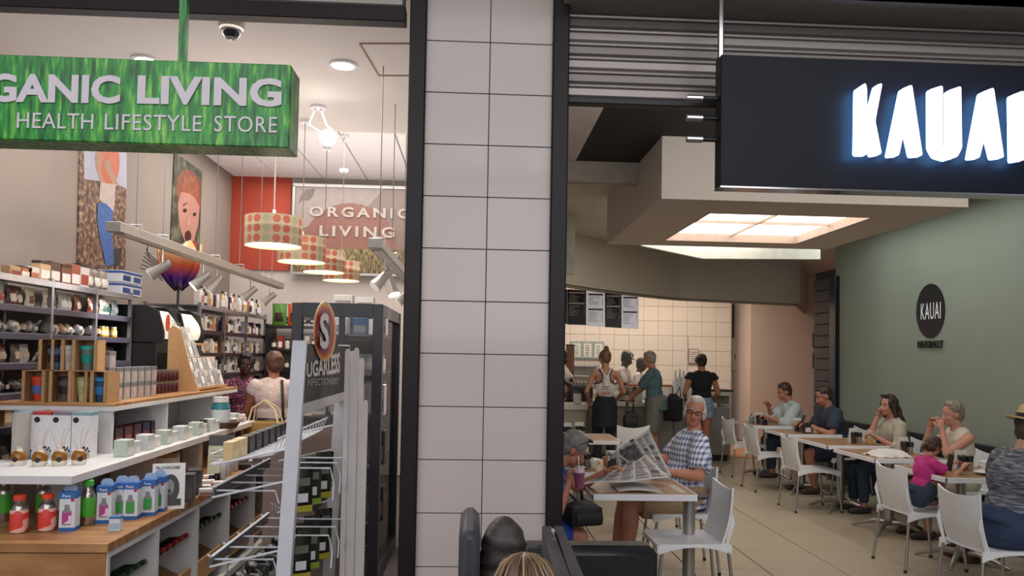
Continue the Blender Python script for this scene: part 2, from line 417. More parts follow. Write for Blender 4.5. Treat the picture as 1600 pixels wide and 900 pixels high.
# light box bulkhead
xb0, xb1, yb0, yb1, zb0, zb1 = 1.37, 3.72, 5.6, 7.95, 2.83, 3.34
lb = MB()
lx0, lx1, ly0, ly1 = 1.87, 3.27, 6.1, 7.62
for (a, b, c, d) in ((xb0, xb1, yb0, ly0), (xb0, xb1, ly1, yb1), (xb0, lx0, ly0, ly1), (lx1, xb1, ly0, ly1)):
    lb.box(a, b, c, d, zb0, zb1)
for (a, b, c, d) in ((xb0, xb1, yb0, yb0+.03), (xb0, xb1, yb1-.03, yb1), (xb0, xb0+.03, yb0, yb1), (xb1-.03, xb1, yb0, yb1)): pass
bulk = struct(lb.build('ceiling_bulkhead', mat('#cbc1b6', .8, nz=.02), world=True))
cpn = thing('ceiling_light_panel', 'square recessed light of four glowing panes in the cafe bulkhead', 'light', ((lx0+lx1)/2, (ly0+ly1)/2, zb0+.03))
cw = MB()
for (a, b, c, d) in ((lx0, lx1, ly0, ly0+.03), (lx0, lx1, ly1-.03, ly1), (lx0, lx0+.03, ly0, ly1), (lx1-.03, lx1, ly0, ly1)): cw.box(a, b, c, d, zb0+.0, zb0+.1)
xc, yc = (lx0+lx1)/2, (ly0+ly1)/2
cw.box(xc-.008, xc+.008, ly0, ly1, zb0+.055, zb0+.08); cw.box(lx0, lx1, yc-.008, yc+.008, zb0+.055, zb0+.08)
cw.build('light_frame', mat('#b8aca0', .6), cpn, world=True)
ME = mat('#fff2ea', .5, nz=.02, emit=4.2, ecol='#ffe6d8', scale=3)
for a in (0, 1):
    for b in (0, 1):
        MB().box(lx0+.03 if a == 0 else xc+.008, xc-.008 if a == 0 else lx1-.03, ly0+.03 if b == 0 else yc+.008, yc-.008 if b == 0 else ly1-.03, zb0+.08, zb0+.09).build('light_pane', ME, cpn, world=True)
# long curved bulkhead above the servery
def curve_bulk(name, pts, z0, z1, m):
    mb = MB(); n = len(pts)
    for (xa, ya), (xb, yb) in zip(pts, pts[1:]): mb.prism([V((xa, ya, z0)), V((xb, yb, z0)), V((xb, yb+.14, z0)), V((xa, ya+.14, z0))], (0, 0, z1-z0))
    return struct(mb.build(name, m, world=True))
M_cb = mat('#b9b09f', .8, nz=.03)
cpts = []
for k in range(13):
    px = 850+k*(1062-850)/12
    t = k/12; Y = 9.6+2.6*t**.8; cpts.append((aty(px, 450, Y).x, Y))
cpts.append((aty(1250, 467, 12.9).x, 12.9)); cpts.append((aty(1262, 420, 14.9).x, 14.9))
zb = 2.62
curve_bulk('ceiling_servery', cpts, zb, 3.34, M_cb)
# the thin edge strip under it
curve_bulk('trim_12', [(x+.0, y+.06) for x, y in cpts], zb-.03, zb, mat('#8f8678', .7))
# fluorescent-lit white fascia right of it
struct(MB().prism([aty(1003, 384, 9.0), aty(1098, 404, 9.0), aty(1282, 405, 9.0), aty(1282, 370, 9.0), aty(1003, 370, 9.0)], (0, .06, 0)).build('trim_13', mat('#e6e3d8', .6), world=True))
area('cove_light', (3.2, 8.7, 3.2), 2.2, .2, 2, (.95, 1, .93), (math.radians(60), 0, 0))
# pale wall fin in far left of the cafe
bx('wall_fin', aty(884, 330, 9.0).x-.3, aty(899, 330, 9.0).x, 9.0, 9.1, 2.62, 3.34, mat('#cdd0c0', .8))
# mall ceiling with downlights (behind the camera, mirrored in the pillar tiles)
bx('ceiling_mall', -7, 9, -10, SF-.25, 4.7, 4.8, M_ceil)
bx('wall_mall', -7, -3.6, SF, SF+.2, 0, 4.7, M_plaster)
bx('wall_mall', pl_, pr_, SF+.3, SF+.5, 3.9, 4.7, M_plaster)
def refl(px, py, zt=4.68):
    d = ray(px, py); t = (zt-H)/d.z; p = V((0, 0, H))+d*t; return V((p.x, 2*SF-p.y, zt))
ml = None
for i, (px, py) in enumerate(((833, 250), (740, 232), (800, 326), (674, 323))):
    p = refl(px, py)
    if ml is None:
        ml = thing('mall_downlight', 'round recessed downlight in the mall ceiling', 'light', p, group='mall ceiling downlights')
        MB().lathe([(.08, 0), (.1, 0), (.1, -.02), (.08, -.02)], 16, cap=False).build('trim_ring', M_white, ml)
        MB().lathe([(.078, -.005), (.0, -.005)], 16).build('lamp_glass', mat('#fffbf0', .5, emit=40, nz=0), ml)
    else: dup(ml, p, 0, 'mall ceiling downlight '+('nearest the jamb', 'over the walkway', 'farther back', 'farthest back')[i])
# ================================================================ HANGING SIGNS
def grass(nt, v):
    a = ntex(nt, v, 22, (3.4, 1, .5), 7, (0, .45, 0)); b = ntex(nt, v, 2.5)
    return ramp(nt, mth(nt, 'ADD', mth(nt, 'MULTIPLY', a, .75), mth(nt, 'MULTIPLY', b, .3)), [(.38, '#064a1b'), (.48, '#11752b'), (.57, '#2b9a36'), (.72, '#8fd053')])
M_grass = nodes_mat('grass', grass, .3)
YG = 3.0
g1 = aty(455, 101, YG); g2 = aty(452, 231, YG); gx = g1.x; gz1 = g1.z; gz0 = g2.z
t = thing('hanging_shop_sign', 'grass printed hanging box sign reading organic living health lifestyle store', 'sign', (gx-1.1, YG+.07, gz0))
MB().box(gx-2.2, gx, YG, YG+.15, gz0, gz1, .004).build('sign_box', M_grass, t, world=True)
def strip_text(name, mb_mats, parent, txt, pa, pb, ptop, Y, depth=.01, bold=0, sp=1.0, full=None):
    """lettering between pixel pa (lower left) and pb (lower right) on a plane facing the viewer"""
    a = aty(pa[0], pa[1], Y); b = aty(pb[0], pb[1], Y); c = aty(pa[0], ptop, Y)
    mb = MB(); r = V((1, 0, (b.z-a.z)/(b.x-a.x))).normalized()
    text(mb, txt, a, r, (0, 0, 1), w=(b-a).length, h=c.z-a.z, depth=depth, bold=bold, sp=sp)
    return mb.build(name, mb_mats, parent, world=True)
M_lett = mat('#d9d2da', .5, nz=.02)
strip_text('lettering', M_lett, t, 'GANIC', (-20, 160), (188, 163), 115, YG-.001, .006, .035, 1.0)
strip_text('lettering', M_lett, t, 'OR', (-88, 158), (-26, 160), 113, YG-.001, .006, .035, 1.0)
strip_text('lettering', M_lett, t, 'LIVING', (215, 163), (440, 168), 118, YG-.001, .006, .035, 1.02)
strip_text('lettering', M_lett, t, 'HEALTH', (27, 200), (146, 202), 176, YG-.001, .004, .0, 1.05)
strip_text('lettering', M_lett, t, 'LIFESTYLE', (164, 203), (315, 206), 178, YG-.001, .004, .0, 1.05)
strip_text('lettering', M_lett, t, 'STORE', (335, 206), (433, 208), 181, YG-.001, .004, .0, 1.08)
hp = aty(287, 50, YG+.075)
MB().box(hp.x-.014, hp.x+.014, YG+.06, YG+.09, gz1, 4.7).build('hanging_post', M_grass, t, world=True)
# cafe sign
YK = 3.45
k0 = aty(1127, 85, YK); k1 = aty(1127, 290, YK)
M_navy = mat('#10141f', .4, nz=.06, scale=3, spec=.2)
t = thing('hanging_cafe_sign', 'dark navy hanging box sign with glowing white letters KAUAI', 'sign', (k0.x+.9, YK+.04, k1.z))
MB().box(k0.x, k0.x+2.1, YK, YK+.085, k1.z, k0.z, .003).build('sign_box', M_navy, t, world=True)
MB().box(k0.x, k0.x+2.1, YK-.002, YK+.087, k1.z-.008, k1.z, 0).build('bottom_trim', M_chrome, t, world=True)
ML = mat('#ffffff', .4, nz=0, emit=1.6, ecol='#f4f8ff'); MBk = mat('#cfe6ff', .5, nz=0, emit=11, ecol='#7fbcff')
def kp(x, y): return aty(860+x/2.162, y/2.162, YK-.07)
def rounded(pts, r=.012):
    out = []; n = len(pts)
    for i in range(n):
        p, a, b = pts[i], pts[i-1], pts[(i+1) % n]; da = (a-p); db = (b-p)
        ra = min(r, da.length*.4); rb = min(r, db.length*.4); s = p+da.normalized()*ra; e = p+db.normalized()*rb
        for q in (0, .33, .67, 1): out.append((s*(1-q)+p*q)*(1-q)+(p*(1-q)+e*q)*q)
    return out
LET = {
 'K': [[(1033, 300), (1065, 279), (1070, 300), (1070, 524), (1030, 524)], [(1098, 288), (1122, 280), (1098, 408), (1120, 520), (1082, 528), (1066, 408)]],
 'A': [[(1186, 300), (1222, 285), (1258, 526), (1217, 530), (1197, 435), (1178, 526), (1139, 530)]],
 'U': [[(1280, 302), (1326, 288), (1326, 500), (1341, 500), (1341, 306), (1388, 290), (1391, 500), (1375, 530), (1335, 542), (1297, 530), (1281, 500)]],
 'A2': [[(1454, 312), (1498, 295), (1533, 532), (1492, 538), (1471, 450), (1450, 534), (1412, 538)]],
 'I': [[(1555, 322), (1600, 305), (1606, 540), (1558, 548)]]}
for nm, polys in LET.items():
    mb = MB(); bb = MB()
    for pl in polys:
        P = rounded([kp(*q) for q in pl]); c = sum(P, V())/len(P)
        mb.prism(P, (0, .022, 0)); bb.prism([p+V((0, .023, 0)) for p in P], (0, .004, 0))
    l = mb.build('letter', ML, t, world=True)
    bb.build('letter_back', MBk, l, world=True)
MB().tube([aty(1122, 95, YK+.05)+V((.012, 0, 0)), aty(1122, 0, YK+.05)+V((.012, 0, 1.0))], .014, 10).build('hanging_post', M_chrome, t, world=True)
for py in (153, 184, 217):
    a = aty(1073, py, YK+.045); b = V((k0.x, a.y, a.z))
    MB().tube([a, a*.5+b*.5], .016, 12).build('standoff_tube', M_chrome, t, world=True)
    MB().tube([a*.5+b*.5, b], .011, 12).build('standoff_tube', M_black, t, world=True)
# oval wall sign on the green wall
def wallx(px, py, dx=0): return atx(px, py, XW-dx)
t = thing('oval_wall_sign', 'black oval plaque reading KAUAI on the grey green cafe wall', 'sign', wallx(1455, 526, .01))
c = wallx(1455, 486, .012); top = wallx(1455, 443, .012).z; bot = wallx(1455, 528, .012).z; ly = wallx(1433, 486).y; ry = wallx(1477, 486).y
mb = MB(); P = [V((XW-.012, (ly+ry)/2+(ly-ry)/2*math.cos(a), (top+bot)/2+(top-bot)/2*math.sin(a))) for a in [2*PI*i/36 for i in range(36)]]
mb.prism(P, (.011, 0, 0)); mb.build('plaque', mat('#121018', .4), t, world=True)
a = wallx(1439, 500, .0125); b = wallx(1470, 498, .0125)
mb = MB(); text(mb, 'KAUAI', a, (0, -1, 0), (0, 0, 1), w=a.y-b.y, h=wallx(1439, 475).z-a.z, depth=.002, sp=1.1); mb.build('lettering', M_white, t, world=True)
a = wallx(1435, 544, .012); b = wallx(1474, 543, .012)
mb = MB(); text(mb, 'NATURALLY', a, (0, -1, 0), (0, 0, 1), w=a.y-b.y, h=wallx(1435, 533).z-a.z, depth=.012, sp=1.0, bold=.01)
tag(mb.build('wall_lettering', M_black, None, world=True), 'dark raised word NATURALLY under the oval plaque', 'lettering')
# two small notices on pink wall edge
for i, (py0, py1, cc, lb_) in enumerate(((521, 543, '#8c7676', 'small reddish framed notice on the pink wall, upper one'), (552, 576, '#d8cabf', 'small pale framed notice on the pink wall, lower one'))):
    p0 = aty(1270, py1, 14.98); p1 = aty(1284, py0, 14.98); t = thing('wall_notice', lb_, 'notice', ((p0.x+p1.x)/2, 14.98, p0.z), group='notices on the pink wall')
    MB().box(p0.x, p1.x+.12, 14.975, 14.995, p0.z, p1.z, .004).build('frame', M_dark, t, world=True)
    MB().box(p0.x+.025, p1.x+.1, 14.97, 14.976, p0.z+.025, p1.z-.025).build('sheet', mat(cc, .6), t, world=True)
    MB().box(p0.x+.05, p1.x+.0, 14.968, 14.971, p0.z+.06, p0.z+.09).build('printed_line', M_dark, t, world=True)
# menu boards
YM = 12.6
t = thing('menu_board', 'row of black and white hanging menu panels above the servery counter', 'menu', aty(940, 513, YM))
for i, (x0, x1, ya, yb_, yc_, yd) in enumerate(((858, 886, 450, 504, 452, 506), (886.5, 916, 452, 507, 454, 508), (917, 944.5, 455, 509, 457, 511), (945.5, 971, 457.5, 511, 459, 512.5), (971.5, 998, 460, 512.5, 462, 514))):
    a = aty(x0, yb_, YM); b = aty(x1, yd, YM); c = aty(x1, yc_, YM); d = aty(x0, ya, YM); dk = i % 2 == (1 if i else 0) or i == 0
    dark = i in (0, 1, 3)
    mb = MB().prism([a, b, c, d], (0, .03, 0)); pn = mb.build('menu_panel', mat('#201c22', .4) if dark else mat('#d9d6da', .4, emit=.35), t, world=True)  # glow added to the pale panels' material lifts their brightness
    w_ = b.x-a.x; h_ = d.z-a.z; r = random.Random(i); tx = MB()
    for sec in (0, 1):
        zt = a.z+h_*(.93-sec*(.3 if dark else .43)); tx.box(a.x+w_*.07, a.x+w_*.9, YM-.004, YM, zt-h_*.045, zt, mi=0)
        nl = 7 if sec == 0 and not dark else 9
        for q in range(nl):
            z = zt-h_*(.085+q*.035)
            if sec == 0 and q > (5 if dark else 7): break
            if z < a.z+h_*.04: break
            tx.box(a.x+w_*.08, a.x+w_*(.35+.4*r.random()), YM-.003, YM, z-h_*.008, z); tx.box(a.x+w_*.85, a.x+w_*.9, YM-.003, YM, z-h_*.008, z)
    tx.build('menu_lines', M_white if dark else M_dark, pn, world=True)
for px in (900, 985):
    p = aty(px, 455, YM+.015); MB().tube([p, V((p.x, p.y, 3.34))], .006, 6).build('hanging_rod', M_steel, t, world=True)
# ================================================================ FIGURES
def remesh(mb, voxel, iters=3, disp=0.0, dsc=9):
    o = mb.build('tmp', M_white)
    m = o.modifiers.new('r', 'REMESH'); m.mode = 'VOXEL'; m.voxel_size = voxel
    s = o.modifiers.new('s', 'SMOOTH'); s.factor = .5; s.iterations = iters
    me = bpy.data.meshes.new_from_object(o.evaluated_get(bpy.context.evaluated_depsgraph_get()))
    r = MB(); r.v = [v.co.copy() for v in me.vertices]
    if disp:
        for i, v in enumerate(me.vertices): r.v[i] = v.co+v.normal*disp*noise.noise(V((v.co.x*dsc, v.co.y*dsc, v.co.z*dsc*.55)))
    r.f = [list(p.vertices) for p in me.polygons]; r.m = [0]*len(r.f)
    bpy.data.objects.remove(o); bpy.data.meshes.remove(me); return r
def ik(a, t, l1, l2, pole):
    d = t-a; L = min(d.length, (l1+l2)*.995); dn = d.normalized(); x = (l1*l1-l2*l2+L*L)/(2*L); h = math.sqrt(max(0, l1*l1-x*x))
    p = pole-dn*pole.dot(dn); p = p.normalized(); return a+dn*x+p*h, a+dn*L
def rot(ax, deg): return Matrix.Rotation(math.radians(deg), 3, ax)
def hand(mb, w, d, nrm, side, curl=35, sc=1.0):
    """palm and five fingers; nrm = back of the hand, side = towards the thumb"""
    d = d.normalized(); nrm = (nrm-d*nrm.dot(d)).normalized(); sd = nrm.cross(d).normalized()
    if sd.dot(side) < 0: sd = -sd
    for i, (o, L) in enumerate(((-.028, .062), (-.0095, .074), (.0095, .08), (.029, .072))):
        p = w+(d*.088+sd*o)*sc; pts = [w+(d*.045+sd*o*.8)*sc, p]; a = 8+i*1.5; dd = d+sd*o*3
        for k in range(3):
            a += curl*(.7+.25*(3-i)*.3); u = (dd*math.cos(math.radians(a))-nrm*math.sin(math.radians(a))).normalized(); p = p+u*L*sc*(.42, .32, .26)[k]; pts.append(p)
        mb.tube(pts, [.0105*sc, .0098*sc, .009*sc, .0082*sc, .0068*sc], 7, True)
    p = w+(d*.02+sd*.022)*sc; u = (d*.7+sd*.75-nrm*.25).normalized(); q = p+u*.045*sc; u2 = (d*.9+sd*.25-nrm*.35).normalized()
    mb.tube([p, q, q+u2*.032*sc], [.014*sc, .011*sc, .008*sc], 7, True)
def human(name, label, loc, face, seated=False, lean=0, head=(0, 0), lw=None, rw=None, la=None, ra=None, skin='#b98468', build=1.0, sc=1.0,
          top=None, bottom=None, shoes='#3a3230', hair=None, voxel=.0105, twist=0, side=0, curl=30, vneck=0, group=None, belly=0, shw=.175, cat='person', pel=None, handn=None, bow=0):
    """face: heading of the figure in degrees (0 = +Y, 90 = -X, -90 = +X, 180 = towards the viewer). top/bottom: dict(mat, len, ...)"""
    t = thing(name, label, cat, loc, math.radians(face), group, sc)
    MS = mat(skin, .5, nz=.08, scale=9, spec=.35)
    P = V(pel) if pel else V((0, 0, .56 if seated else .96))
    S = rot('X', -lean) @ rot('Y', side)             # spine frame
    T = S @ rot('Z', twist)
    S2 = rot('X', -lean-bow) @ rot('Y', side); T2 = S2 @ rot('Z', twist)
    N = P+S @ V((0, -.015, .26))+S2 @ V((0, 0, .24))
    chest = P+S @ V((0, .0, .27))+S2 @ V((0, .0, .06)); waist = P+S @ V((0, 0, .14))
    shl, shr = N+T2 @ V((-shw, .0, -.055)), N+T2 @ V((shw, .0, -.055))
    hl, hr = P+V((-.095, 0, -.03)), P+V((.095, 0, -.03))
    if seated:
        la = V(la) if la else V((-.12, .42, .09)); ra = V(ra) if ra else V((.12, .42, .09)); kp_ = V((0, .6, .9))
    else:
        la = V(la) if la else V((-.1, .0, .085)); ra = V(ra) if ra else V((.1, .0, .085)); kp_ = V((0, 1, .1))
    kl, la = ik(hl, la, .43, .42, kp_); kr, ra = ik(hr, ra, .43, .42, kp_)
    lw = V(lw) if lw else shl+V((-.07, .06, -.52)); rw = V(rw) if rw else shr+V((.07, .06, -.52))
    el, lw = ik(shl, lw, .285, .25, T2 @ V((-.55, -.35, -1))); er, rw = ik(shr, rw, .285, .25, T2 @ V((.55, -.35, -1)))
    HM = T2 @ rot('Z', -head[0]) @ rot('X', -lean*-.55+head[1])
    HC = N+T2 @ V((0, .03, .165)) + HM @ V((0, .012, .0))
    B = build
    def torso(mb, g=0.0, nw=0.0):
        mb.ell(P+V((0, -.015, .0)), (.165*B+g, .118*B+g, .13+g), S); mb.ell(waist+S @ V((0, .005+belly*.5, 0)), (.142*B+g+belly*.4, .102*B+g+belly, .15+g), S)
        mb.ell(chest, (.158*B+g, .112*B+g, .175+g), T2)
        mb.tube([shl+T2 @ V((.03+nw, 0, -.01)), shr+T2 @ V((-.03-nw, 0, -.01))], .058+g, 12, True); mb.tube([N+T2 @ V((-.08, 0, -.03)), N+T2 @ V((.08, 0, -.03))], .052+g, 10, True)
    mb = MB(); torso(mb)
    mb.tube([N+T2 @ V((0, -.0, -.06)), N+T2 @ V((0, .01, .04)), HC+HM @ V((0, -.02, -.06))], [.068, .057, .056], 14, True)
    # head
    mb.ell(HC+HM @ V((0, -.012, .03)), (.076, .094, .098), HM); mb.ell(HC+HM @ V((0, .022, -.055)), (.056, .062, .058), HM)
    mb.ell(HC+HM @ V((0, .055, -.088)), (.027, .025, .022), HM)
    mb.tube([HC+HM @ V((0, .078, .005)), HC+HM @ V((0, .1, -.036))], [.011, .0155], 8, True)
    mb.ell(HC+HM @ V((-.012, .088, -.04)), .011, HM, 8, 6); mb.ell(HC+HM @ V((.012, .088, -.04)), .011, HM, 8, 6)
    mb.ell(HC+HM @ V((0, .06, .028)), (.05, .02, .014), HM)
    for s in (-1, 1):
        mb.ell(HC+HM @ V((s*.077, -.012, -.008)), (.011, .019, .032), HM, 10, 7); mb.ell(HC+HM @ V((s*.036, .055, -.03)), (.025, .025, .022), HM, 10, 7)
    mb.ell(HC+HM @ V((0, .078, -.064)), (.022, .013, .011), HM, 10, 7)
    for (a, b, c, d) in ((shl, el, lw, -1), (shr, er, rw, 1)):
        mb.tube([a, a*.5+b*.5, b], [.05*B, .047*B, .037*B], 12, True); mb.tube([b, b*.6+c*.4, c], [.038*B, .037*B, .025], 12, True)
        dd = (c-b).normalized(); nn = V(handn) if handn else V((0, 0, 1)) if abs(dd.z) < .8 else V((d, 0, 0)); nn = (nn-dd*nn.dot(dd)).normalized(); sd = nn.cross(dd)
        R = Matrix((sd, dd, nn)).transposed(); mb.ell(c+dd*.05, (.041, .052, .0165), R, 12, 8)
    for (a, b, c) in ((hl, kl, la), (hr, kr, ra)):
        mb.tube([a, a*.5+b*.5, b], [.088*B, .076*B, .055*B], 14, True); mb.tube([b, b*.65+c*.35, c], [.054*B, .056*B, .036], 14, True)
        fd = V((b.x-a.x, max(.25, b.y-a.y), 0)).normalized()*.1
        mb.tube([c+V((0, 0, -.035))-fd*.3, c+V((0, 0, -.05))+fd*1.3], [.036, .03], 10, True)
    r = remesh(mb, voxel, 2)
    for (a, b, c, d) in ((shl, el, lw, -1), (shr, er, rw, 1)):
        dd = (c-b).normalized(); nn = V(handn) if handn else V((0, 0, 1)) if abs(dd.z) < .8 else V((d, 0, 0))
        hand(r, c, dd, nn, V((-d, 0, 0)) if abs(dd.x) < .8 else V((0, 1, 0)), curl)
    r.build('body', MS, t, smooth=True, auto=False)
    # eyes, brows, lips
    br = MB(); MEye = mat('#b9aea8', .2, nz=.02); MIr = mat('#35261c', .1)
    for s in (-1, 1):
        e = MB().ell(HC+HM @ V((s*.031, .074, .002)), (.0115, .0105, .0065), HM, 10, 6).build('eye', MEye, t, smooth=True)
        MB().ell(HC+HM @ V((s*.031, .0815, .002)), (.0058, .004, .0058), HM, 8, 5).build('iris', MIr, e, smooth=True)
        MB().tube([HC+HM @ V((s*.015, .09, .024)), HC+HM @ V((s*.033, .088, .029)), HC+HM @ V((s*.049, .076, .022))], [.0035, .0045, .003], 6, True).build('eyebrow', mat((hair or {}).get('brow', (hair or {}).get('col', '#40302a')), .8), t, smooth=True)
    hc_ = (hair or {}).get('col', '#40302a')
    lp = MB(); lp.ell(HC+HM @ V((0, .088, -.062)), (.022, .008, .0052), HM, 10, 6); lp.build('lips', mat('#8a4a42', .5), t, smooth=True)
    if hair: do_hair(t, hair, HC, HM, N, T2)
    # clothes
    if top:
        L = top.get('len', .5); mb = MB(); g = .02
        torso(mb, g, .05 if L < .2 else 0)
        mb.tube([N+T2 @ V((0, -.004, -.06)), N+T2 @ V((0, 0, -.005))], [.085, .066], 14)
        for (a, b, c) in ((shl, el, lw), (shr, er, rw)):
            if L <= 0: continue
            if L > .2: mb.ell(a, .05*B+.02)
            else: continue
            l1 = min(1, L*1.0); e1 = a+(b-a)*l1; loose = top.get('loose', .012)
            mb.tube([a, a*.5+e1*.5, e1], [.06*B+g*.3, .056*B+loose, .044*B+loose*1.3], 14)
            if L > 1:
                e2 = b+(c-b)*min(1, L-1); mb.ell(b, .045*B+loose); mb.tube([b, e2], [.045*B+loose, .033*B+loose], 14)
        hem = top.get('hem', .0)
        if hem: mb.tube([P+V((0, -.01, .08)), P+V((0, -.01 if not seated else .0, -hem))], [.145*B+g, .158*B+g], 18)
        r = remesh(mb, max(.012, voxel), 2, .014, 8)
        r.v = [v for v in r.v]; o = r.build(top.get('name', 'shirt'), top['mat'], t, smooth=True, auto=False)
        if top.get('collar'):
            mb = MB()
            for s in (-1, 1):
                mb.grid(lambda u, v: N+T2 @ V((s*(.065*math.sin(u*PI*.95)+.004), -.062*math.cos(u*PI*.95)+.008, -.005-.03*u+v*.04-(.02 if v < .5 else 0)*u))+T2 @ V((s*.012*(1-v), 0, 0)), 8, 2, .004)
            mb.build('collar', top['mat'], o, smooth=True)
    if bottom:
        L = bottom.get('len', 2); mb = MB(); g = bottom.get('g', .01)
        mb.ell(P+V((0, -.012, -.01)), (.17*B+g, .122*B+g, .125+g)); mb.tube([P+V((0, -.01, .02)), P+S @ V((0, -.01, .11))], [.15*B+g, .13*B+g], 18)
        for (a, b, c) in ((hl, kl, la), (hr, kr, ra)):
            e1 = a+(b-a)*min(1, L); mb.tube([a, a*.5+e1*.5, e1], [.096*B+g*.5, .083*B+g, .062*B+g*(1.6 if L <= 1 else 1)], 16)
            if L > 1: e2 = b+(c-b)*min(1, L-1); mb.ell(b, .061*B+g*.8); mb.tube([b, b*.6+e2*.4, e2], [.06*B+g*.8, .06*B+g*.6, .045+g*.6], 14)
        if bottom.get('skirt'): mb.tube([P, P+V((0, 0, -.22)), P+V((0, 0, -bottom['skirt']))], [.17*B+g, .19*B, .2*B], 20)
        remesh(mb, max(.012, voxel), 2, .01, 7).build(bottom.get('name', 'trousers'), bottom['mat'], t, smooth=True, auto=False)
    if shoes:
        for (a, b, c) in ((hl, kl, la), (hr, kr, ra)):
            fd = V((b.x-a.x, max(.25, b.y-a.y), 0)).normalized()*.1; mb = MB()
            z = -c.z+.012 if loc[2] < .05 and c.z < .14 else -.07
            mb.tube([c+V((0, 0, -.045))-fd*.45, c+V((0, 0, -.045))+fd*.4, c+V((0, 0, -.055))+fd*1.5], [.043, .047, .036], 12, True)
            s_ = remesh(mb, .012, 2); s_.build('shoe', mat(shoes, .6), t, smooth=True, auto=False)
    return dict(t=t, HC=HC, HM=HM, N=N, T=T2, P=P, S=S, lw=lw, rw=rw, el=el, er=er, shl=shl, shr=shr, kl=kl, kr=kr, W=chain(t), mb=MB)
def do_hair(t, h, HC, HM, N, T):
    M = nodes_mat('hair'+h['col']+h.get('col2', ''), lambda nt, v: mixc(nt, ntex(nt, v, 40, (1, 1, .15), 3), h['col'], h.get('col2', h['col'])), .55)
    st = h['style']; mb = MB(); g = h.get('vol', 0)
    def q(x, y, z): return HC+HM @ V((x, y, z))
    if st != 'bald':
        mb.ell(q(0, -.03, .047), (.083+g, .092+g, .09+g), HM, 18, 12); mb.ell(q(0, -.05, .0), (.076+g, .062+g, .085+g*.7), HM, 14, 10)
        mb.ell(q(0, .002, .1+g*.5), (.06+g, .062, .036+g*.5), HM, 14, 8)
    if st == 'side':
        for s in (-1, 1): mb.ell(q(s*.074, -.01, .0), (.017+g*.6, .04, .055), HM, 10, 8)
    if st in ('long', 'bob', 'pony', 'bun', 'updo'):
        for s in (-1, 1): mb.ell(q(s*.066, .005, .03), (.024, .05, .06), HM, 10, 8)
    if st == 'bob': mb.ell(q(0, -.035, -.02), (.092, .075, .1), HM, 14, 10)
    if st == 'long':
        ln = h.get('length', .3)
        mb.tube([q(0, -.07, .02), N+T @ V((0, -.1, -.02)), N+T @ V((h.get('sx', 0), -.13, -ln))], [.06, .05, .024], 12, True)
        for s in (-1, 1): mb.tube([q(s*.07, .0, .03), q(s*.082, -.01, -.06), N+T @ V((s*.1, .0, -.06))], [.026, .025, .014], 10, True)
    if st == 'bun': mb.ell(q(0, -.07, .15), (.036, .034, .036), HM, 12, 8); mb.tube([q(0, -.06, .09), q(0, -.07, .14)], [.04, .024], 10)
    if st == 'updo': mb.ell(q(0, -.115, .06), (.05, .04, .06), HM, 12, 8)
    if st == 'pony': mb.tube([q(0, -.1, .02), q(0, -.16, -.03), q(.0, -.17, -.12)], [.028, .03, .012], 10, True)
    remesh(mb, .009, 1, .012, 30).build('hair', M, t, smooth=True, auto=False)
def glasses(f, m, up=0, name='glasses'):
    HC, HM = f['HC'], f['HM']; mb = MB(); q = lambda x, y, z: HC+HM @ V((x, y, z))
    if not up:
        for s in (-1, 1):
            mb.tube([q(s*.033+.024*math.cos(a), .1, .0+.017*math.sin(a)) for a in [2*PI*i/14 for i in range(14)]], .0028, 6, closed=True)
            mb.tube([q(s*.057, .1, .005), q(s*.082, .04, .006), q(s*.084, -.02, .002)], .0025, 6)
        mb.tube([q(-.009, .1, .004), q(.009, .1, .004)], .0025, 6)
    else:
        for s in (-1, 1):
            mb.ell(q(s*.034, .06, .125), (.026, .02, .012), HM, 12, 6); mb.tube([q(s*.06, .05, .12), q(s*.088, .0, .06), q(s*.086, -.03, .02)], .003, 6)
        mb.tube([q(-.01, .07, .128), q(.01, .07, .128)], .003, 6)
    return mb.build(name, m, f['t'], smooth=True)
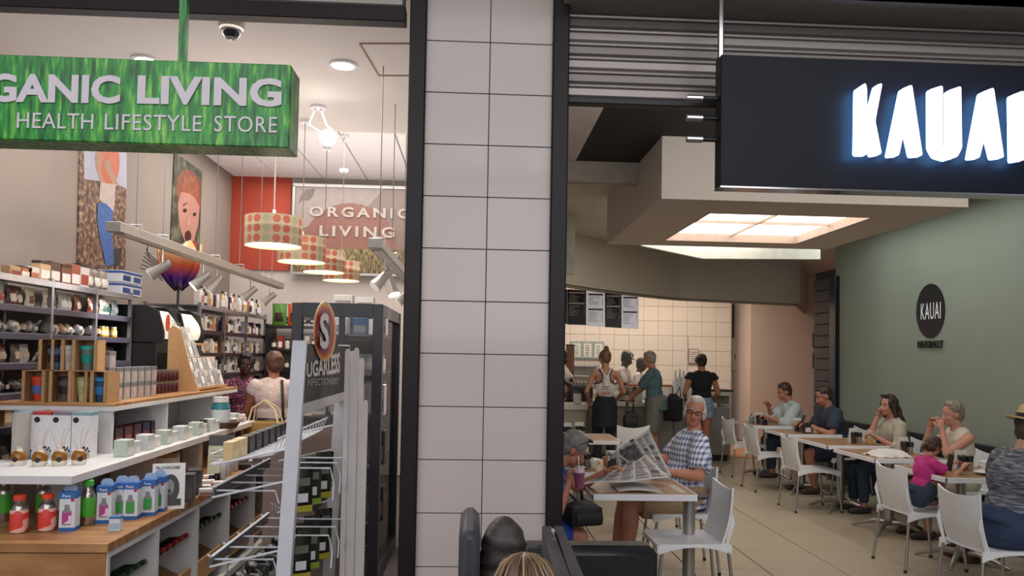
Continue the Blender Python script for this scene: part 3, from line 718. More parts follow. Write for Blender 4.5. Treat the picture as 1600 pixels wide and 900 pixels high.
# ================================================================ CAFE FURNITURE
M_chair = mat('#e4e6e8', .35, nz=.02, spec=.5)
def make_chair():
    t = thing('cafe_chair', 'x', 'chair')
    # local: faces +X, back at -X ; width along Y
    def sp(v):  # side profile of the back, from top (v=0) to seat (1)
        z = .82-.37*v; x = -.262+.075*v+.05*math.sin(v*PI)*-.35
        return x, z
    def bf(u, v):
        x, z = sp(v); w = .205-.012*v; y = (u*2-1)*w; c = (u*2-1)**2
        return (x+.028*c*(1-v*.4)-.0, y, z-(1-c)*.035*(1-v)**3)
    MB().grid(bf, 10, 9, -.012).build('backrest', M_chair, t, smooth=True)
    mb = MB()
    def sf(u, v):
        x = -.2+.44*v; w = .205+.01*v; y = (u*2-1)*w; c = (u*2-1)**2
        return (x, y, .452-.018*math.sin(PI*min(1, v*1.15))*(1-c)+.004*c-.02*max(0, v-.8)*5*(1-c)*.5)
    mb.grid(sf, 10, 8, -.016)
    for s in (-1, 1):      # side aprons, arched
        mb.grid(lambda u, v: (-.235+.475*u, s*(.206+.01*u), .455-v*(.02+.045*abs(2*u-1)**2.2)), 10, 2, .012)
    mb.grid(lambda u, v: (.24, (u*2-1)*.212, .45-v*(.022+.03*abs(2*u-1)**2)), 8, 2, .012)
    for s in (-1, 1): mb.grid(lambda u, v: (-.187-.055*v-.012*u, s*(.196-.0*v)+s*.012*u, .455+.2*v*(1-u*.3)-.05*(1-v)), 2, 5, .01)
    mb.build('seat', M_chair, t, smooth=True)
    for sx, sy in ((-1, -1), (-1, 1), (1, -1), (1, 1)):
        x0 = -.215 if sx < 0 else .215; top_ = V((x0, sy*.195, .42)); bot = V((x0+sx*.045, sy*.215, .012))
        l = MB().tube([top_, bot], .0115, 10).build('leg', M_alu, t, smooth=True)
        MB().tube([bot+V((0, 0, .012)), bot-V((0, 0, .012))], .0135, 8).build('foot_cap', M_black, l)
    return t
CH = None
def chair(x, y, face, label):
    """face in degrees: direction the sitter looks, 0 = +X"""
    global CH
    if CH is None: CH = make_chair(); setloc(CH, (x, y, 0), math.radians(face)); CH['label'] = label; CH['group'] = 'white plastic cafe chairs'; return CH
    return dup(CH, (x, y, 0), math.radians(face), label, 'white plastic cafe chairs')
M_laminate = wood('laminate', '#8b6b50', '#9b7a5c', '#a98767', (1, .12, 1), .35)
def table(x0, x1, y0, y1, label, ped=None, z=.75):
    cx, cy = (x0+x1)/2, (y0+y1)/2; t = thing('cafe_table', label, 'table', (cx, cy, 0), group='white edged cafe tables')
    a, b = (x1-x0)/2, (y1-y0)/2
    MB().box(-a+.012, a-.012, -b+.012, b-.012, z-.038, z).build('tabletop', M_laminate, t)
    e = MB(); e.box(-a, a, -b, -b+.012, z-.04, z+.001, .002); e.box(-a, a, b-.012, b, z-.04, z+.001, .002); e.box(-a, -a+.012, -b, b, z-.04, z+.001, .002); e.box(a-.012, a, -b, b, z-.04, z+.001, .002)
    e.build('edge_band', M_white, t)
    for (px_, py_) in (ped or [(0, 0)]):
        p = MB().tube([(px_, py_, .06), (px_, py_, z-.04)], .042, 18).build('pedestal', M_alu, t, smooth=True)
        MB().lathe([(.13, -.012), (.13, 0)], 16, (px_, py_, z-.039)).build('mounting_plate', M_dark, t)
        for k in range(4):
            a_ = PI/4+k*PI/2; d = V((math.cos(a_), math.sin(a_), 0)); c = V((px_, py_, 0)); mb = MB()
            mb.tube([c+V((0, 0, .085)), c+d*.12+V((0, 0, .09)), c+d*.24+V((0, 0, .055)), c+d*.34+V((0, 0, .014))], [.026, .026, .021, .013], 8, True)
            mb.build('base_foot', M_alu, t, smooth=True)
    return t
table(.79, 1.5, 5.02, 5.68, 'square wood topped table nearest the shop front, newspaper hanging over it', [(.36, -.08)])
table(.62, 1.34, 5.95, 6.75, 'wood topped table with plates behind the newspaper', [(-.1, -.05)])
table(.75, 1.6, 8.2, 8.95, 'wood topped table in front of the servery with two table tents')
table(3.8, 4.5, 10.3, 11.1, 'farthest wood topped table of the wall row, beside the pink wall')
table(3.8, 4.5, 9.15, 9.88, 'second farthest table of the wall row, in front of the man in navy')
table(3.76, 4.46, 8.0, 8.83, 'middle table of the wall row with a napkin holder')
table(3.72, 4.44, 6.95, 7.78, 'table of the wall row with a white cloth lying on it')
table(3.7, 4.42, 5.85, 6.6, 'nearest table of the wall row where the child leans')
chair(1.45, 5.12, 180, 'empty white plastic chair in front of the nearest table, seen from the side')
chair(1.65, 6.05, 178, 'white plastic chair under the man reading the newspaper')
chair(1.95, 9.6, 95, 'white plastic chair with a hand slot in front of the servery counter')
chair(1.72, 7.3, 170, 'white plastic chair behind the newspaper reader, only its corner showing')
chair(.3, 5.2, 0, 'white plastic chair under the grey haired woman in blue')
chair(3.88, 10.85, 4, 'farthest empty white chair of the wall row, beside the counter end')
chair(3.78, 9.67, 3, 'empty white chair facing the table of the man in navy')
chair(3.76, 8.42, 2, 'empty white chair pulled out in the middle of the wall row')
chair(3.65, 6.14, 4, 'white chair on which the child in pink kneels')
chair(3.46, 4.97, 3, 'nearest white chair under the person in a straw hat')
chair(4.68, 10.7, 180, 'white chair at the wall under the man in a white shirt')
chair(4.68, 9.5, 180, 'white chair at the wall under the man in navy')
chair(4.7, 8.3, 180, 'white chair at the wall under the long haired woman')
chair(4.7, 7.15, 180, 'white chair at the wall under the woman eating')
chair(4.72, 6.1, 180, 'empty white chair at the wall beyond the straw hat')
# black leather armchair whose back faces the opening
M_leather = mat('#1b1a1e', .33, nz=.25, scale=40, bump=.15, spec=.5); M_leather2 = mat('#332b2a', .55, nz=.35, scale=30, bump=.4)
t = thing('black_sofa', 'black leather tub sofa with its back to the cafe table', 'sofa', (.52, 3.3, 0))
a = aty(810, 835, 3.42).x; b = aty(1016, 845, 3.42).x
zt = aty(950, 842, 3.4).z
MB().box(a, b, 3.25, 3.4, .08, zt, .035).build('backrest', M_leather, t, world=True, smooth=True)
MB().box(b-.1, b, 3.41, 4.05, .08, .6, .04).build('armrest', M_leather, t, world=True, smooth=True)
MB().box(.46, b-.1, 3.41, 4.05, .08, .42, .03).build('seat', M_leather, t, world=True, smooth=True)
for x in (a+.05, b-.05):
    for y in (3.3, 3.37): MB().box(x-.025, x+.025, y-.02, y+.02, 0, .1).build('foot', M_steel, t, world=True)
# massage chair like armchair: puffy brown-black cushion between two side pads
t = thing('recliner', 'dark leather recliner with puffy ribbed head cushion between padded wings', 'armchair', (.02, 2.45, 0))
M_wing = mat('#34333a', .5, nz=.15, scale=50)
c = aty(785, 850, 2.5)
def recl(x, y, z): return V((c.x+x+.005, 2.5+y, z))
ztop = aty(785, 806, 2.5).z
def cush(u, v):
    a = 2*PI*u; z = ztop-.42+.42*v; e = min(1, (1-v)*7)**.5 if v > .86 else 1
    w = (.064+.016*math.sin(PI*min(1, v*1.1)))*e*(1+.05*math.sin(v*48+1.5*math.sin(a*2)+2*math.sin(v*9))); d = .07*e*(1+.03*math.sin(v*48))
    return recl(w*math.copysign(abs(math.cos(a))**.7, math.cos(a)), d*math.copysign(abs(math.sin(a))**.7, math.sin(a)), 0)+V((0, 0, z))
MB().grid(cush, 28, 60).build('head_cushion', M_leather2, t, world=True, smooth=True, auto=False)
pxl = aty(728, 820, 2.5); pxr = aty(755, 820, 2.5)
MB().box(pxl.x-.02, pxr.x-.01, 2.35, 2.75, .25, aty(740, 815, 2.5).z, .022).build('side_wing', M_wing, t, world=True, smooth=True)
MB().box(c.x-.16, c.x+.16, 1.9, 2.6, .1, .5, .05).build('seat', M_leather2, t, world=True, smooth=True)
MB().box(c.x-.1, c.x+.09, 2.58, 2.68, .1, .9, .04).build('backrest', M_leather2, t, world=True, smooth=True)
# slatted dark wood divider
t = thing('slatted_bench', 'dark grey painted wooden slat bench end beside the recliner', 'bench', (.25, 2.3, 0))
M_plank = wood('plankdark', '#3c3b3d', '#48474a', '#2f2e31', (1, .1, 1), .5)
zt = aty(860, 822, 2.75).z
for (p0, p1, q0, q1) in ((847, 862, 838, 898), (866, 879, 888, 918)):
    A0, A1 = aty(p0, 822, 2.9), aty(p1, 822, 2.9)
    for k in range(1):
        za = A0.z
        d = atz(q0, 960, za-.02)
        B0 = atz(q0, 930, za-.03); 
        x0, x1 = A0.x, A1.x
        MB().prism([V((x0, 2.9, za)), V((x1, 2.9, za)), V((x1-.012, 1.9, za-.02)), V((x0-.012-.012, 1.9, za-.02))], (0, 0, -.09)).build('slat', M_plank, t, world=True)
MB().tube([aty(863.5, 828, 2.8), aty(866, 834, 2.75)], .006, 8).build('bolt', M_chrome, t, world=True)
for y in (2.0, 2.8):
    x0 = aty(850, 822, 2.9).x; x1 = aty(876, 822, 2.9).x; MB().box(x0-.0, x1-.0, y-.03, y+.03, 0, zt-.11).build('leg', M_plank, t, world=True)
# servery counter
YC = 12.25; xe = aty(1143, 700, YC).x
M_ctop = mat('#cfcabc', .35, nz=.05); M_cfront = nodes_mat('cfront', lambda nt, v: mixc(nt, ntex(nt, v, 5, (1, 1, .3)), '#73706a', '#85827a'), .5)
t = thing('servery_counter', 'long servery counter with pale top and grey front panels', 'counter', (3, YC+.4, 0))
x0 = aty(920, 632, YC).x
nP = 5
for k in range(nP):
    xa = x0+(xe-.02-x0)*k/nP; xb = x0+(xe-.02-x0)*(k+1)/nP
    MB().box(xa+.004, xb-.004, YC+.03, YC+.06, .1, .86, .003).build('front_panel', M_cfront, t, world=True)
MB().box(x0, xe-.05, YC+.06, YC+.7, .0, .86).build('body', M_dark, t, world=True)
MB().box(x0-.1, xe-.25, YC-.03, YC+.75, .86, .93, .006).build('worktop', M_ctop, t, world=True)
MB().box(x0+.9, xe-.4, YC+.76, YC+.8, .93, 1.16, .0).build('upstand', mat('#e4dcd6', .4), t, world=True)
MB().box(x0+.8, xe-.38, YC+.74, YC+.98, 1.16, 1.19, .0).build('ledge', mat('#9c5a40', .5), t, world=True)
MB().box(xe-.06, xe+.0, YC+.1, YC+.7, .1, .9, .0).build('end_panel', M_steel, t, world=True)
x9 = aty(1121, 640, YC).x; x8 = aty(1152, 640, YC+.3).x
t2 = thing('counter_end_unit', 'small open shelf unit with black top at the counter end', 'cabinet', ((x9+x8)/2, YC+.65, 0))
MB().box(x9, x8, YC+.5, YC+.95, 1.1, 1.13, .0).build('top', M_black, t2, world=True)
MB().box(x9, x8-.03, YC+.52, YC+.93, 1.03, 1.1, .0).build('shelf', M_ctop, t2, world=True)
MB().box(x8-.06, x8-.03, YC+.52, YC+.93, 0, 1.04, .0).build('side_panel', M_ctop, t2, world=True)
MB().box(x9, x8-.05, YC+.9, YC+.93, 0, 1.04).build('back_panel', mat('#a89a86', .6), t2, world=True)
MB().box(x9, x8-.05, YC+.52, YC+.93, .6, .62).build('shelf', M_ctop, t2, world=True)
# nearer counter piece at the left
xa = .9; xb = aty(919, 640, 11.6).x
t3 = thing('till_counter', 'nearer pale topped till counter beside the shop front jamb', 'counter', ((xa+xb)/2, 11.95, 0))
MB().box(xa, xb-.03, 11.65, 12.2, 0, .86).build('body', mat('#a39a8c', .6), t3, world=True)
MB().box(xa, xb, 11.6, 12.25, .84, .92, .006).build('worktop', M_ctop, t3, world=True)
# ================================================================ PEOPLE
def loc2(loc, face, p, sc=1):
    """world point -> the local frame of a figure"""
    M = Matrix.Translation(loc) @ Matrix.Rotation(math.radians(face), 4, 'Z') @ Matrix.Scale(sc, 4); return M.inverted() @ V(p)
def plaid(nt, v):
    s = sep(nt, v)
    def st(c, f, w, ph=0): return mth(nt, 'GREATER_THAN', mth(nt, 'SINE', mth(nt, 'ADD', mth(nt, 'MULTIPLY', c, f), ph)), w)
    x = mth(nt, 'ADD', s[0], s[1]); a = st(x, 150, .15); b = st(s[2], 150, .15); c = st(x, 75, .9, 1)
    return mixc(nt, mth(nt, 'MULTIPLY', mth(nt, 'ADD', a, b), .46), '#dde2ee', '#2e3f77')
M_plaid = nodes_mat('plaid', plaid, .8)
M_heather = nodes_mat('heather', lambda nt, v: ramp(nt, ntex(nt, v, 42, (.3, .3, 3), 4, (.35, .25, 0)), [(.36, '#343843'), (.5, '#585d68'), (.66, '#8f9298')]), .85)
M_denim = mat('#7f98ab', .8, nz=.25, scale=40); M_jeans = mat('#26344f', .8, nz=.2, scale=40)
PX = 'x'
# --- man with newspaper
L0 = (1.68, 6.1, 0)
man = human('person', 'white haired man in a blue checked shirt and glasses reading a newspaper', L0, 90, True, lean=-10, head=(-72, 4), build=1.16, belly=.045, sc=1.0,
    lw=loc2(L0, 90, tuple(aty(1046, 738, 5.72))), rw=loc2(L0, 90, tuple(aty(1022, 712, 5.98))), la=(-.16, .46, .09), ra=(.12, .5, .09), skin='#bb7f68', voxel=.009,
    top=dict(mat=M_plaid, len=.85, loose=.03, hem=.08, collar=True), bottom=dict(mat=mat('#a58b6c', .8), len=.85, g=.028, name='shorts'), shoes='#2a2624',
    hair=dict(style='side', col='#cfcac4', col2='#a9a29b', vol=.0, brow='#b5aca4'))
glasses(man, M_black)
# --- woman in blue at the left
L1 = (.32, 5.12, 0)
wb = human('person', 'grey haired woman in blue shorts and top bending over a purple drink', L1, -90, True, lean=33, head=(0, -20), sc=.93, skin='#b07660', voxel=.009,
    rw=loc2(L1, -90, tuple(aty(888, 755, 4.93)), .93), lw=loc2(L1, -90, tuple(aty(945, 738, 5.25)), .93), la=(-.12, .42, .1), ra=(.14, .44, .1),
    top=dict(mat=mat('#1f4fa3', .8), len=.55), bottom=dict(mat=mat('#1d3f96', .8), len=.86, g=.028, name='shorts'), hair=dict(style='short', col='#8d8a88', col2='#5e5a58', vol=.006))
glasses(wb, M_dark, up=1, name='sunglasses')
# --- person in a straw hat
L2 = (3.58, 5.0, 0)
hat = human('person', 'person in a straw hat and heather blue top seated at the picture edge', L2, -90, True, lean=14, head=(10, -8), build=1.25, sc=1.0, skin='#b58870',
    lw=loc2(L2, -90, (4.05, 5.3, .82)), rw=loc2(L2, -90, (4.05, 4.8, .82)), top=dict(mat=M_heather, len=1.5, loose=.05), bottom=dict(mat=M_jeans, len=1.9, g=.035), hair=dict(style='short', col='#3a2f28'))
def hatmesh(f, crown, mcrown, mband):
    HC, HM = f['HC'], f['HM']; mb = MB(); M = Matrix.Translation(HC+HM @ V((0, -.01, .055))) @ HM.to_4x4()
    mb.M = M; mb.lathe([(.155, .012), (.15, .0), (.1, .008), (.098, .05), (.09, .1), (.06, .122), (.0, .118)], 26, sy=1.12); mb.build('hat', mcrown, f['t'], smooth=True)
    mb = MB(); mb.M = M; mb.lathe([(.104, .008), (.103, .045), (.1, .045), (.1, .008)], 26, sy=1.12); mb.build('hat_band', mband, f['t'], smooth=True)
hatmesh(hat, 0, nodes_mat('straw', lambda nt, v: mixc(nt, ntex(nt, v, 120, (1, 1, 3)), '#b99667', '#dcc294'), .8), M_black)
# --- child
L3 = (3.66, 6.15, .46)
ch = human('child', 'small child in a pink T-shirt kneeling on a white chair at the table', L3, -88, True, lean=16, head=(-10, -12), sc=.62, pel=(0, 0, .17), skin='#b07c66', shw=.15,
    lw=loc2(L3, -88, (4.0, 6.27, .81), .62), rw=loc2(L3, -88, (3.97, 6.05, .81), .62), la=(-.14, .22, .09), ra=(.14, .24, .09), voxel=.014,
    top=dict(mat=mat('#b52a78', .8), len=.55, loose=.02), bottom=dict(mat=mat('#2a3247', .8), len=.5, g=.03, name='shorts'), shoes='#b98f96', hair=dict(style='pony', col='#4a2f24', col2='#33201a', vol=.012), cat='child')
# --- wall row
L4 = (4.66, 7.13, 0)
w4 = human('person', 'grey haired woman in a white sleeveless top eating with both hands', L4, 90, True, lean=6, head=(4, -4), sc=.95, skin='#b98672',
    lw=loc2(L4, 90, (4.42, 7.05, 1.02), .95), rw=loc2(L4, 90, (4.4, 7.2, 1.03), .95), top=dict(mat=mat('#c9bfae', .8), len=.12), bottom=dict(mat=mat('#b3ab96', .8), len=.9, g=.03), hair=dict(style='short', col='#8e7f70', col2='#655a50', vol=.004))
mb = MB(); mb.ell(w4['HC']+V((0, .15, -.085)), (.05, .04, .035)); mb.build('tmp_', M_white)
o = bpy.data.objects['tmp_']; o.name = 'bread_roll'; o.matrix_basis = chain(w4['t']); o.data.materials[0] = mat('#d9b98f', .7, bump=.3); tag(o, 'bread roll wrapped in paper held by the eating woman', 'food')
L5 = (4.66, 8.3, 0)
w5 = human('person', 'long haired woman in a cream top resting her hand on her mouth', L5, 90, True, lean=4, head=(-12, 2), sc=.95, skin='#b5816d', curl=55,
    rw=loc2(L5, 90, (4.5, 8.36, 1.03), .95), lw=loc2(L5, 90, (4.38, 8.15, .83), .95), top=dict(mat=mat('#a79d8e', .8), len=1.35, loose=.018), bottom=dict(mat=M_jeans, len=1.9), hair=dict(style='long', col='#3b2820', col2='#2b1c17', length=.3, sx=-.1))
glasses(w5, M_black, up=1, name='sunglasses')
L6 = (4.6, 9.5, 0)
w6 = human('person', 'dark haired man in a navy T-shirt looking at his phone', L6, 90, True, lean=14, head=(0, -14), build=1.12, skin='#a87560',
    lw=loc2(L6, 90, (4.2, 9.36, .83)), rw=loc2(L6, 90, (4.15, 9.55, .84)), la=(-.15, .36, .09), ra=(.15, .42, .09), top=dict(mat=mat('#2a3344', .85), len=.75, loose=.025), bottom=dict(mat=mat('#222b44', .8), len=.9, g=.03, name='shorts'), shoes='#4a3a30', hair=dict(style='short', col='#2c211d'))
L7 = (4.62, 10.72, 0)
w7 = human('person', 'brown haired man in a white long sleeved shirt eating', L7, 90, True, lean=16, head=(0, -12), build=1.08, skin='#b37a62',
    lw=loc2(L7, 90, (4.13, 10.55, .84)), rw=loc2(L7, 90, (4.2, 10.75, .98)), top=dict(mat=mat('#b9c0c2', .8), len=1.45, loose=.03, collar=True), bottom=dict(mat=M_jeans, len=1.9), hair=dict(style='short', col='#4a3022', col2='#36231a', vol=.004))
# --- standing at the counter
L8 = (1.95, 11.3, 0)
w8 = human('person', 'woman with a top knot in a white open back sports top', L8, 0, head=(-14, -8), sc=1.0, skin='#bd8a70', build=.93, lw=(-.21, .2, 1.02), rw=(.24, .22, 1.04),
    bottom=dict(mat=mat('#1c1e26', .85), len=1.9, skirt=.34, g=.02, name='skirt'), hair=dict(style='bun', col='#7d5638', col2='#5a3c28'))
def on(f, mb, name, m): return mb.build(name, m, f['t'], smooth=True)
N, T = w8['N'], w8['T']; mw = mat('#d9d2cd', .7); mp_ = mat('#3b2a63', .7)
mb = MB(); mb.lathe([(.168, .0), (.172, .05), (.17, .09), (.165, .09), (.165, .0)], 26, (0, .0, 1.175), sy=.74)
mb.grid(lambda u, v: V((.155*(u*2-1)*(1-.55*v), -.112+.02*v+.012*abs(u*2-1)**2*3, 1.18-.0-v*.12-.01*(1-v))), 8, 5, .01)
for s in (-1, 1): mb.tube([V((s*.035, -.115, 1.27)), V((s*.03, -.1, 1.36)), V((s*.075, -.06, 1.46)), V((s*.09, .0, 1.475)), V((s*.1, .1, 1.33))], [.026, .022, .02, .018, .02], 8)
mb.tube([V((0, -.122, 1.22)), V((0, -.112, 1.38))], [.06, .028], 10)
on(w8, mb, 'sports_top', mw)
mb = MB()
for s in (-1, 1): mb.tube([V((s*.175, -.03, 1.26)), V((s*.12, -.112, 1.262)), V((s*.062, -.126, 1.31)), V((s*.05, -.118, 1.38)), V((s*.095, -.065, 1.47))], .009, 7)
on(w8, mb, 'purple_trim', mp_)
mb = MB(); mb.ell((0, -.122, 1.13), (.075, .012, .022)); on(w8, mb, 'back_opening', mat('#bd8a70', .5))
L9 = (2.78, 11.6, 0)
w9 = human('person', 'grey haired man in a teal T-shirt and grey shorts leaning to the counter', L9, 62, lean=7, head=(0, -10), sc=1.0, skin='#ad7a63', build=1.05,
    lw=loc2(L9, 62, (2.42, 11.75, 1.0)), rw=loc2(L9, 62, (2.45, 11.95, 1.0)), top=dict(mat=mat('#4b666b', .85), len=.85, loose=.03, hem=.1), bottom=dict(mat=mat('#6c6c66', .85), len=.95, g=.024, name='shorts'), hair=dict(style='short', col='#9a938c', col2='#77706a'))
L10 = (3.56, 11.85, 0)
w10 = human('person', 'woman with dark pinned up hair in a black top and denim shorts', L10, 0, head=(0, -6), sc=.98, skin='#a87059', lw=(-.2, .2, 1.03), rw=(.2, .2, 1.03), build=1.02,
    top=dict(mat=mat('#16171f', .9), len=.25, loose=.03), bottom=dict(mat=M_denim, len=.42, g=.026, name='shorts'), hair=dict(style='updo', col='#2c1d18', col2='#201512'), shoes='#8a6a58')
mb = MB(); mb.tube([V((-.05, -.15, .98)), V((0, -.16, 1.03)), V((.03, -.16, .96))], .008, 6); on(w10, mb, 'tie_cord', M_dark)
# staff
def cap(f, white=True):
    HC, HM = f['HC'], f['HM']; M = Matrix.Translation(HC+HM @ V((0, -.012, .045))) @ HM.to_4x4()
    mb = MB(); mb.M = M
    mb.lathe([(.1, -.01), (.1, .035), (.088, .075), (.05, .1), (0, .106)], 20, sy=1.08); h_ = mb.build('cap', M_black, f['t'], smooth=True)
    mb = MB(); mb.M = M; mb.grid(lambda u, v: V(((u*2-1)*.07, .1+.004-.02*(u*2-1)**2-.03*v, .015+v*.075)), 6, 4, .006); mb.build('front_panel', mat('#d9d6d2', .7), h_, smooth=True)
    mb = MB(); mb.M = M; mb.grid(lambda u, v: V(((u*2-1)*.078*(1-.25*v*v), .09+v*.085-.03*(u*2-1)**2, .005-.012*v)), 6, 4, .005); mb.build('peak', M_black, h_, smooth=True)
L11 = (2.62, 13.5, 0)
w11 = human('person', 'server in a white T-shirt and black and white cap looking down behind the counter', L11, -112, lean=6, head=(0, -16), skin='#3d2820', lw=(-.2, .3, 1.0), rw=(.2, .3, 1.02), top=dict(mat=mat('#c9c0bd', .85), len=.8, loose=.03), bottom=dict(mat=M_dark), hair=dict(style='short', col='#15110f')); cap(w11)
L12 = (3.02, 14.1, 0)
w12 = human('person', 'shorter server in a cap behind the first one', L12, -110, lean=6, head=(0, -10), sc=.93, skin='#4a3026', lw=(-.2, .3, 1.0), rw=(.2, .3, 1.02), top=dict(mat=mat('#bdb6b4', .85), len=.8), bottom=dict(mat=M_dark), hair=dict(style='short', col='#15110f')); cap(w12)
L13 = (1.42, 12.75, 0)
w13 = human('person', 'server at the till of whom only a forearm shows beside the jamb', L13, -125, lean=4, head=(0, -10), skin='#4d3024', lw=loc2(L13, -125, (1.78, 12.5, 1.1)), rw=loc2(L13, -125, (1.7, 12.35, 1.12)), top=dict(mat=mat('#c9c0bd', .85), len=.8), bottom=dict(mat=M_dark), hair=dict(style='short', col='#15110f'))
# --- health store customers
L14 = (-1.98, 7.75, 0)
w14 = human('person', 'short brown haired woman in a pale pink blouse seen from behind', L14, 15, head=(-20, -6), sc=.93, build=1.12, skin='#a96f58', lw=(-.3, .22, .93), rw=(.28, .1, .9),
    top=dict(mat=nodes_mat('dotty', lambda nt, v: mixc(nt, mth(nt, 'GREATER_THAN', ntex(nt, v, 55, det=1), .62), '#cfb9b6', '#ecdedb'), .8), len=.35, loose=.02, hem=.1), bottom=dict(mat=M_dark), hair=dict(style='short', col='#5b3c2e', col2='#432b21', vol=.014))
mb = MB(); f = w14; mb.grid(lambda u, v: f['N']+V((.07+.03*u+.03*v, -.075-.055*math.sin(v*PI*.8), .01-.55*v)), 2, 8, .012); on(f, mb, 'shoulder_strap', M_black)
L15 = (-2.42, 8.3, 0)
w15 = human('person', 'dark skinned woman with glasses in a purple patterned top', L15, -150, head=(15, -8), sc=.92, skin='#4a2c22', lw=(-.2, .25, 1.0), rw=(.2, .25, 1.0),
    top=dict(mat=nodes_mat('purplepat', lambda nt, v: mixc(nt, mth(nt, 'GREATER_THAN', ntex(nt, v, 40, det=2), .55), '#4d2238', '#a0607c'), .8), len=.6), bottom=dict(mat=M_dark), hair=dict(style='short', col='#15100f', vol=.01)); glasses(w15, M_black)
# --- seated in the recliner, only hair shows
L16 = (.17, 2.0, -.04)
w16 = human('person', 'person with long blonde streaked hair in the recliner, only hair top showing', L16, 28, True, lean=4, head=(0, -6), sc=.85, skin='#b98a72',
    top=dict(mat=mat('#4d3d3a', .85), len=1.5), bottom=dict(mat=M_dark), hair=dict(style='long', col='#3d2c20', col2='#6b5138', vol=.004, length=.25), voxel=.01)
for q_, (m_, n_) in enumerate(((mat('#54402c', .45), 70), (mat('#a58a62', .45), 30))):
    mb = MB(); r7 = random.Random(q_); HC, HM = w16['HC'], w16['HM']
    for k in range(n_):
        a0 = r7.uniform(0, 2*PI); R1 = (.098, .112, .1)
        P = [HC+HM @ V((R1[0]*math.sin(b_)*math.cos(a0)+.002, -.022+R1[1]*math.sin(b_)*math.sin(a0)*.95, .05+R1[2]*math.cos(b_))) for b_ in (.05, .4, .8, 1.2, 1.6)]
        P.append(P[-1]+V((0, 0, -.08))); P.append(P[-1]+V((0, .0, -.09)))
        if HM.transposed().to_3x3() and math.sin(a0) > .55: P = P[:3]
        mb.tube(P, .0034, 5)
    o = mb.build('hair_strands', m_, w16['t'], smooth=True); o['kind'] = 'stuff'
# --- bags carried
def bag(name, label, loc, rz, w, d, h, m, strap=.2, group=None):
    t = thing(name, label, 'bag', loc, math.radians(rz)); mb = MB()
    mb.ell((0, 0, h*.45), (w*.5, d*.5, h*.45)); mb.cbox(0, 0, h*.38, w*.86, d*.8, h*.7); remesh(mb, .012, 3, .012).build('bag_body', m, t, smooth=True, auto=False)
    MB().grid(lambda u, v: V(((u*2-1)*w*.36, -d*.46-.012*math.sin(PI*v), h*(.12+.4*v))), 4, 4, .01).build('front_pocket', m, t, smooth=True)
    if strap:
        for s in (-1, 1): MB().tube([V((s*w*.22, d*.3, h*.3)), V((s*w*.26, d*.62, h*.6)), V((s*w*.2, d*.5, h+strap*.2)), V((s*w*.1, d*.15, h*.85))], .009, 6).build('strap', m, t, smooth=True)
    return t
bag('backpack', 'black backpack on the back of the man in teal', (3.1, 11.78, .66), -40, .3, .2, .5, mat('#14161b', .8, bump=.2))
bag('shoulder_bag', 'round black shoulder bag at the hip of the woman in the sports top', (2.32, 11.2, .6), 0, .24, .14, .3, mat('#111115', .6), .45)
bag('handbag', 'black and grey bag on the lap of the woman in blue', (.72, 4.98, .56), 20, .26, .22, .18, mat('#17171a', .7), .1)
bag('leather_bag', 'brown leather bag on the floor beneath the child', (4.15, 6.35, .0), 90, .42, .22, .24, mat('#3f211a', .5), .05)
# ================================================================ SMALL GOODS (each kind is made once per look, then copied)
KITS = {}
def goods(key, maker, x, y, z, rz, label, group=None, sc=1):
    """places one article; the first of a look is the prototype itself"""
    if key not in KITS:
        r = maker(); KITS[key] = r; setloc(r, (x, y, z), rz, sc); r['label'] = label
        if group: r['group'] = group
        return r
    return dup(KITS[key], (x, y, z), rz, label, group, sc)
def CM(c, r=.5, **k): return mat(c, r, nz=.08, scale=60, **k)
def carton(w, d, h, col, acc=None, acc2=None, name='carton', window=None):
    """stands with its front towards -Y"""
    def f():
        t = thing(name, 'x', 'box'); MB().box(-w/2, w/2, -d/2, d/2, 0, h, .0025).build('box_body', CM(col), t)
        if acc: MB().box(-w*.42, w*.42, -d/2-.0012, -d/2, h*.12, h*.55).build('printed_panel', CM(acc), t)
        if acc2: MB().box(-w/2-.001, w/2+.001, -d/2-.001, d/2+.001, h*.86, h*1.001).build('coloured_top', CM(acc2), t)
        if window: MB().box(-w*.3, w*.3, -d/2-.002, -d/2, h*.6, h*.78).build('logo_patch', CM(window), t)
        return t
    return ('carton', w, d, h, col, acc, acc2, name, window), f
def jar(r, h, col, lid, lab='#e8e2d8', name='jar', cat='jar'):
    def f():
        t = thing(name, 'x', cat); MB().lathe([(r*.9, 0), (r, h*.05), (r, h*.72), (r*.78, h*.82), (r*.78, h*.84)], 14).build('jar_body', CM(col, .25), t, smooth=True)
        MB().lathe([(r*.84, h*.83), (r*.84, h), (0, h)], 14).build('lid', CM(lid, .4), t, smooth=True)
        if lab: MB().lathe([(r*1.02, h*.2), (r*1.02, h*.6)], 14).build('paper_label', CM(lab), t, smooth=True)
        return t
    return ('jar', r, h, col, lid, lab, name), f
def bottle(r, h, col, capc, lab='#e8e2d8', name='bottle', alpha=1):
    def f():
        t = thing(name, 'x', 'bottle'); MB().lathe([(r*.92, 0), (r, h*.03), (r, h*.6), (r*.8, h*.7), (r*.36, h*.8), (r*.34, h*.9)], 14).build('bottle_body', CM(col, .2), t, smooth=True)
        MB().lathe([(r*.42, h*.88), (r*.42, h), (0, h)], 12).build('cap', CM(capc, .4), t, smooth=True)
        if lab: MB().lathe([(r*1.02, h*.15), (r*1.02, h*.52)], 14).build('paper_label', CM(lab), t, smooth=True)
        return t
    return ('bottle', r, h, col, capc, lab, name), f
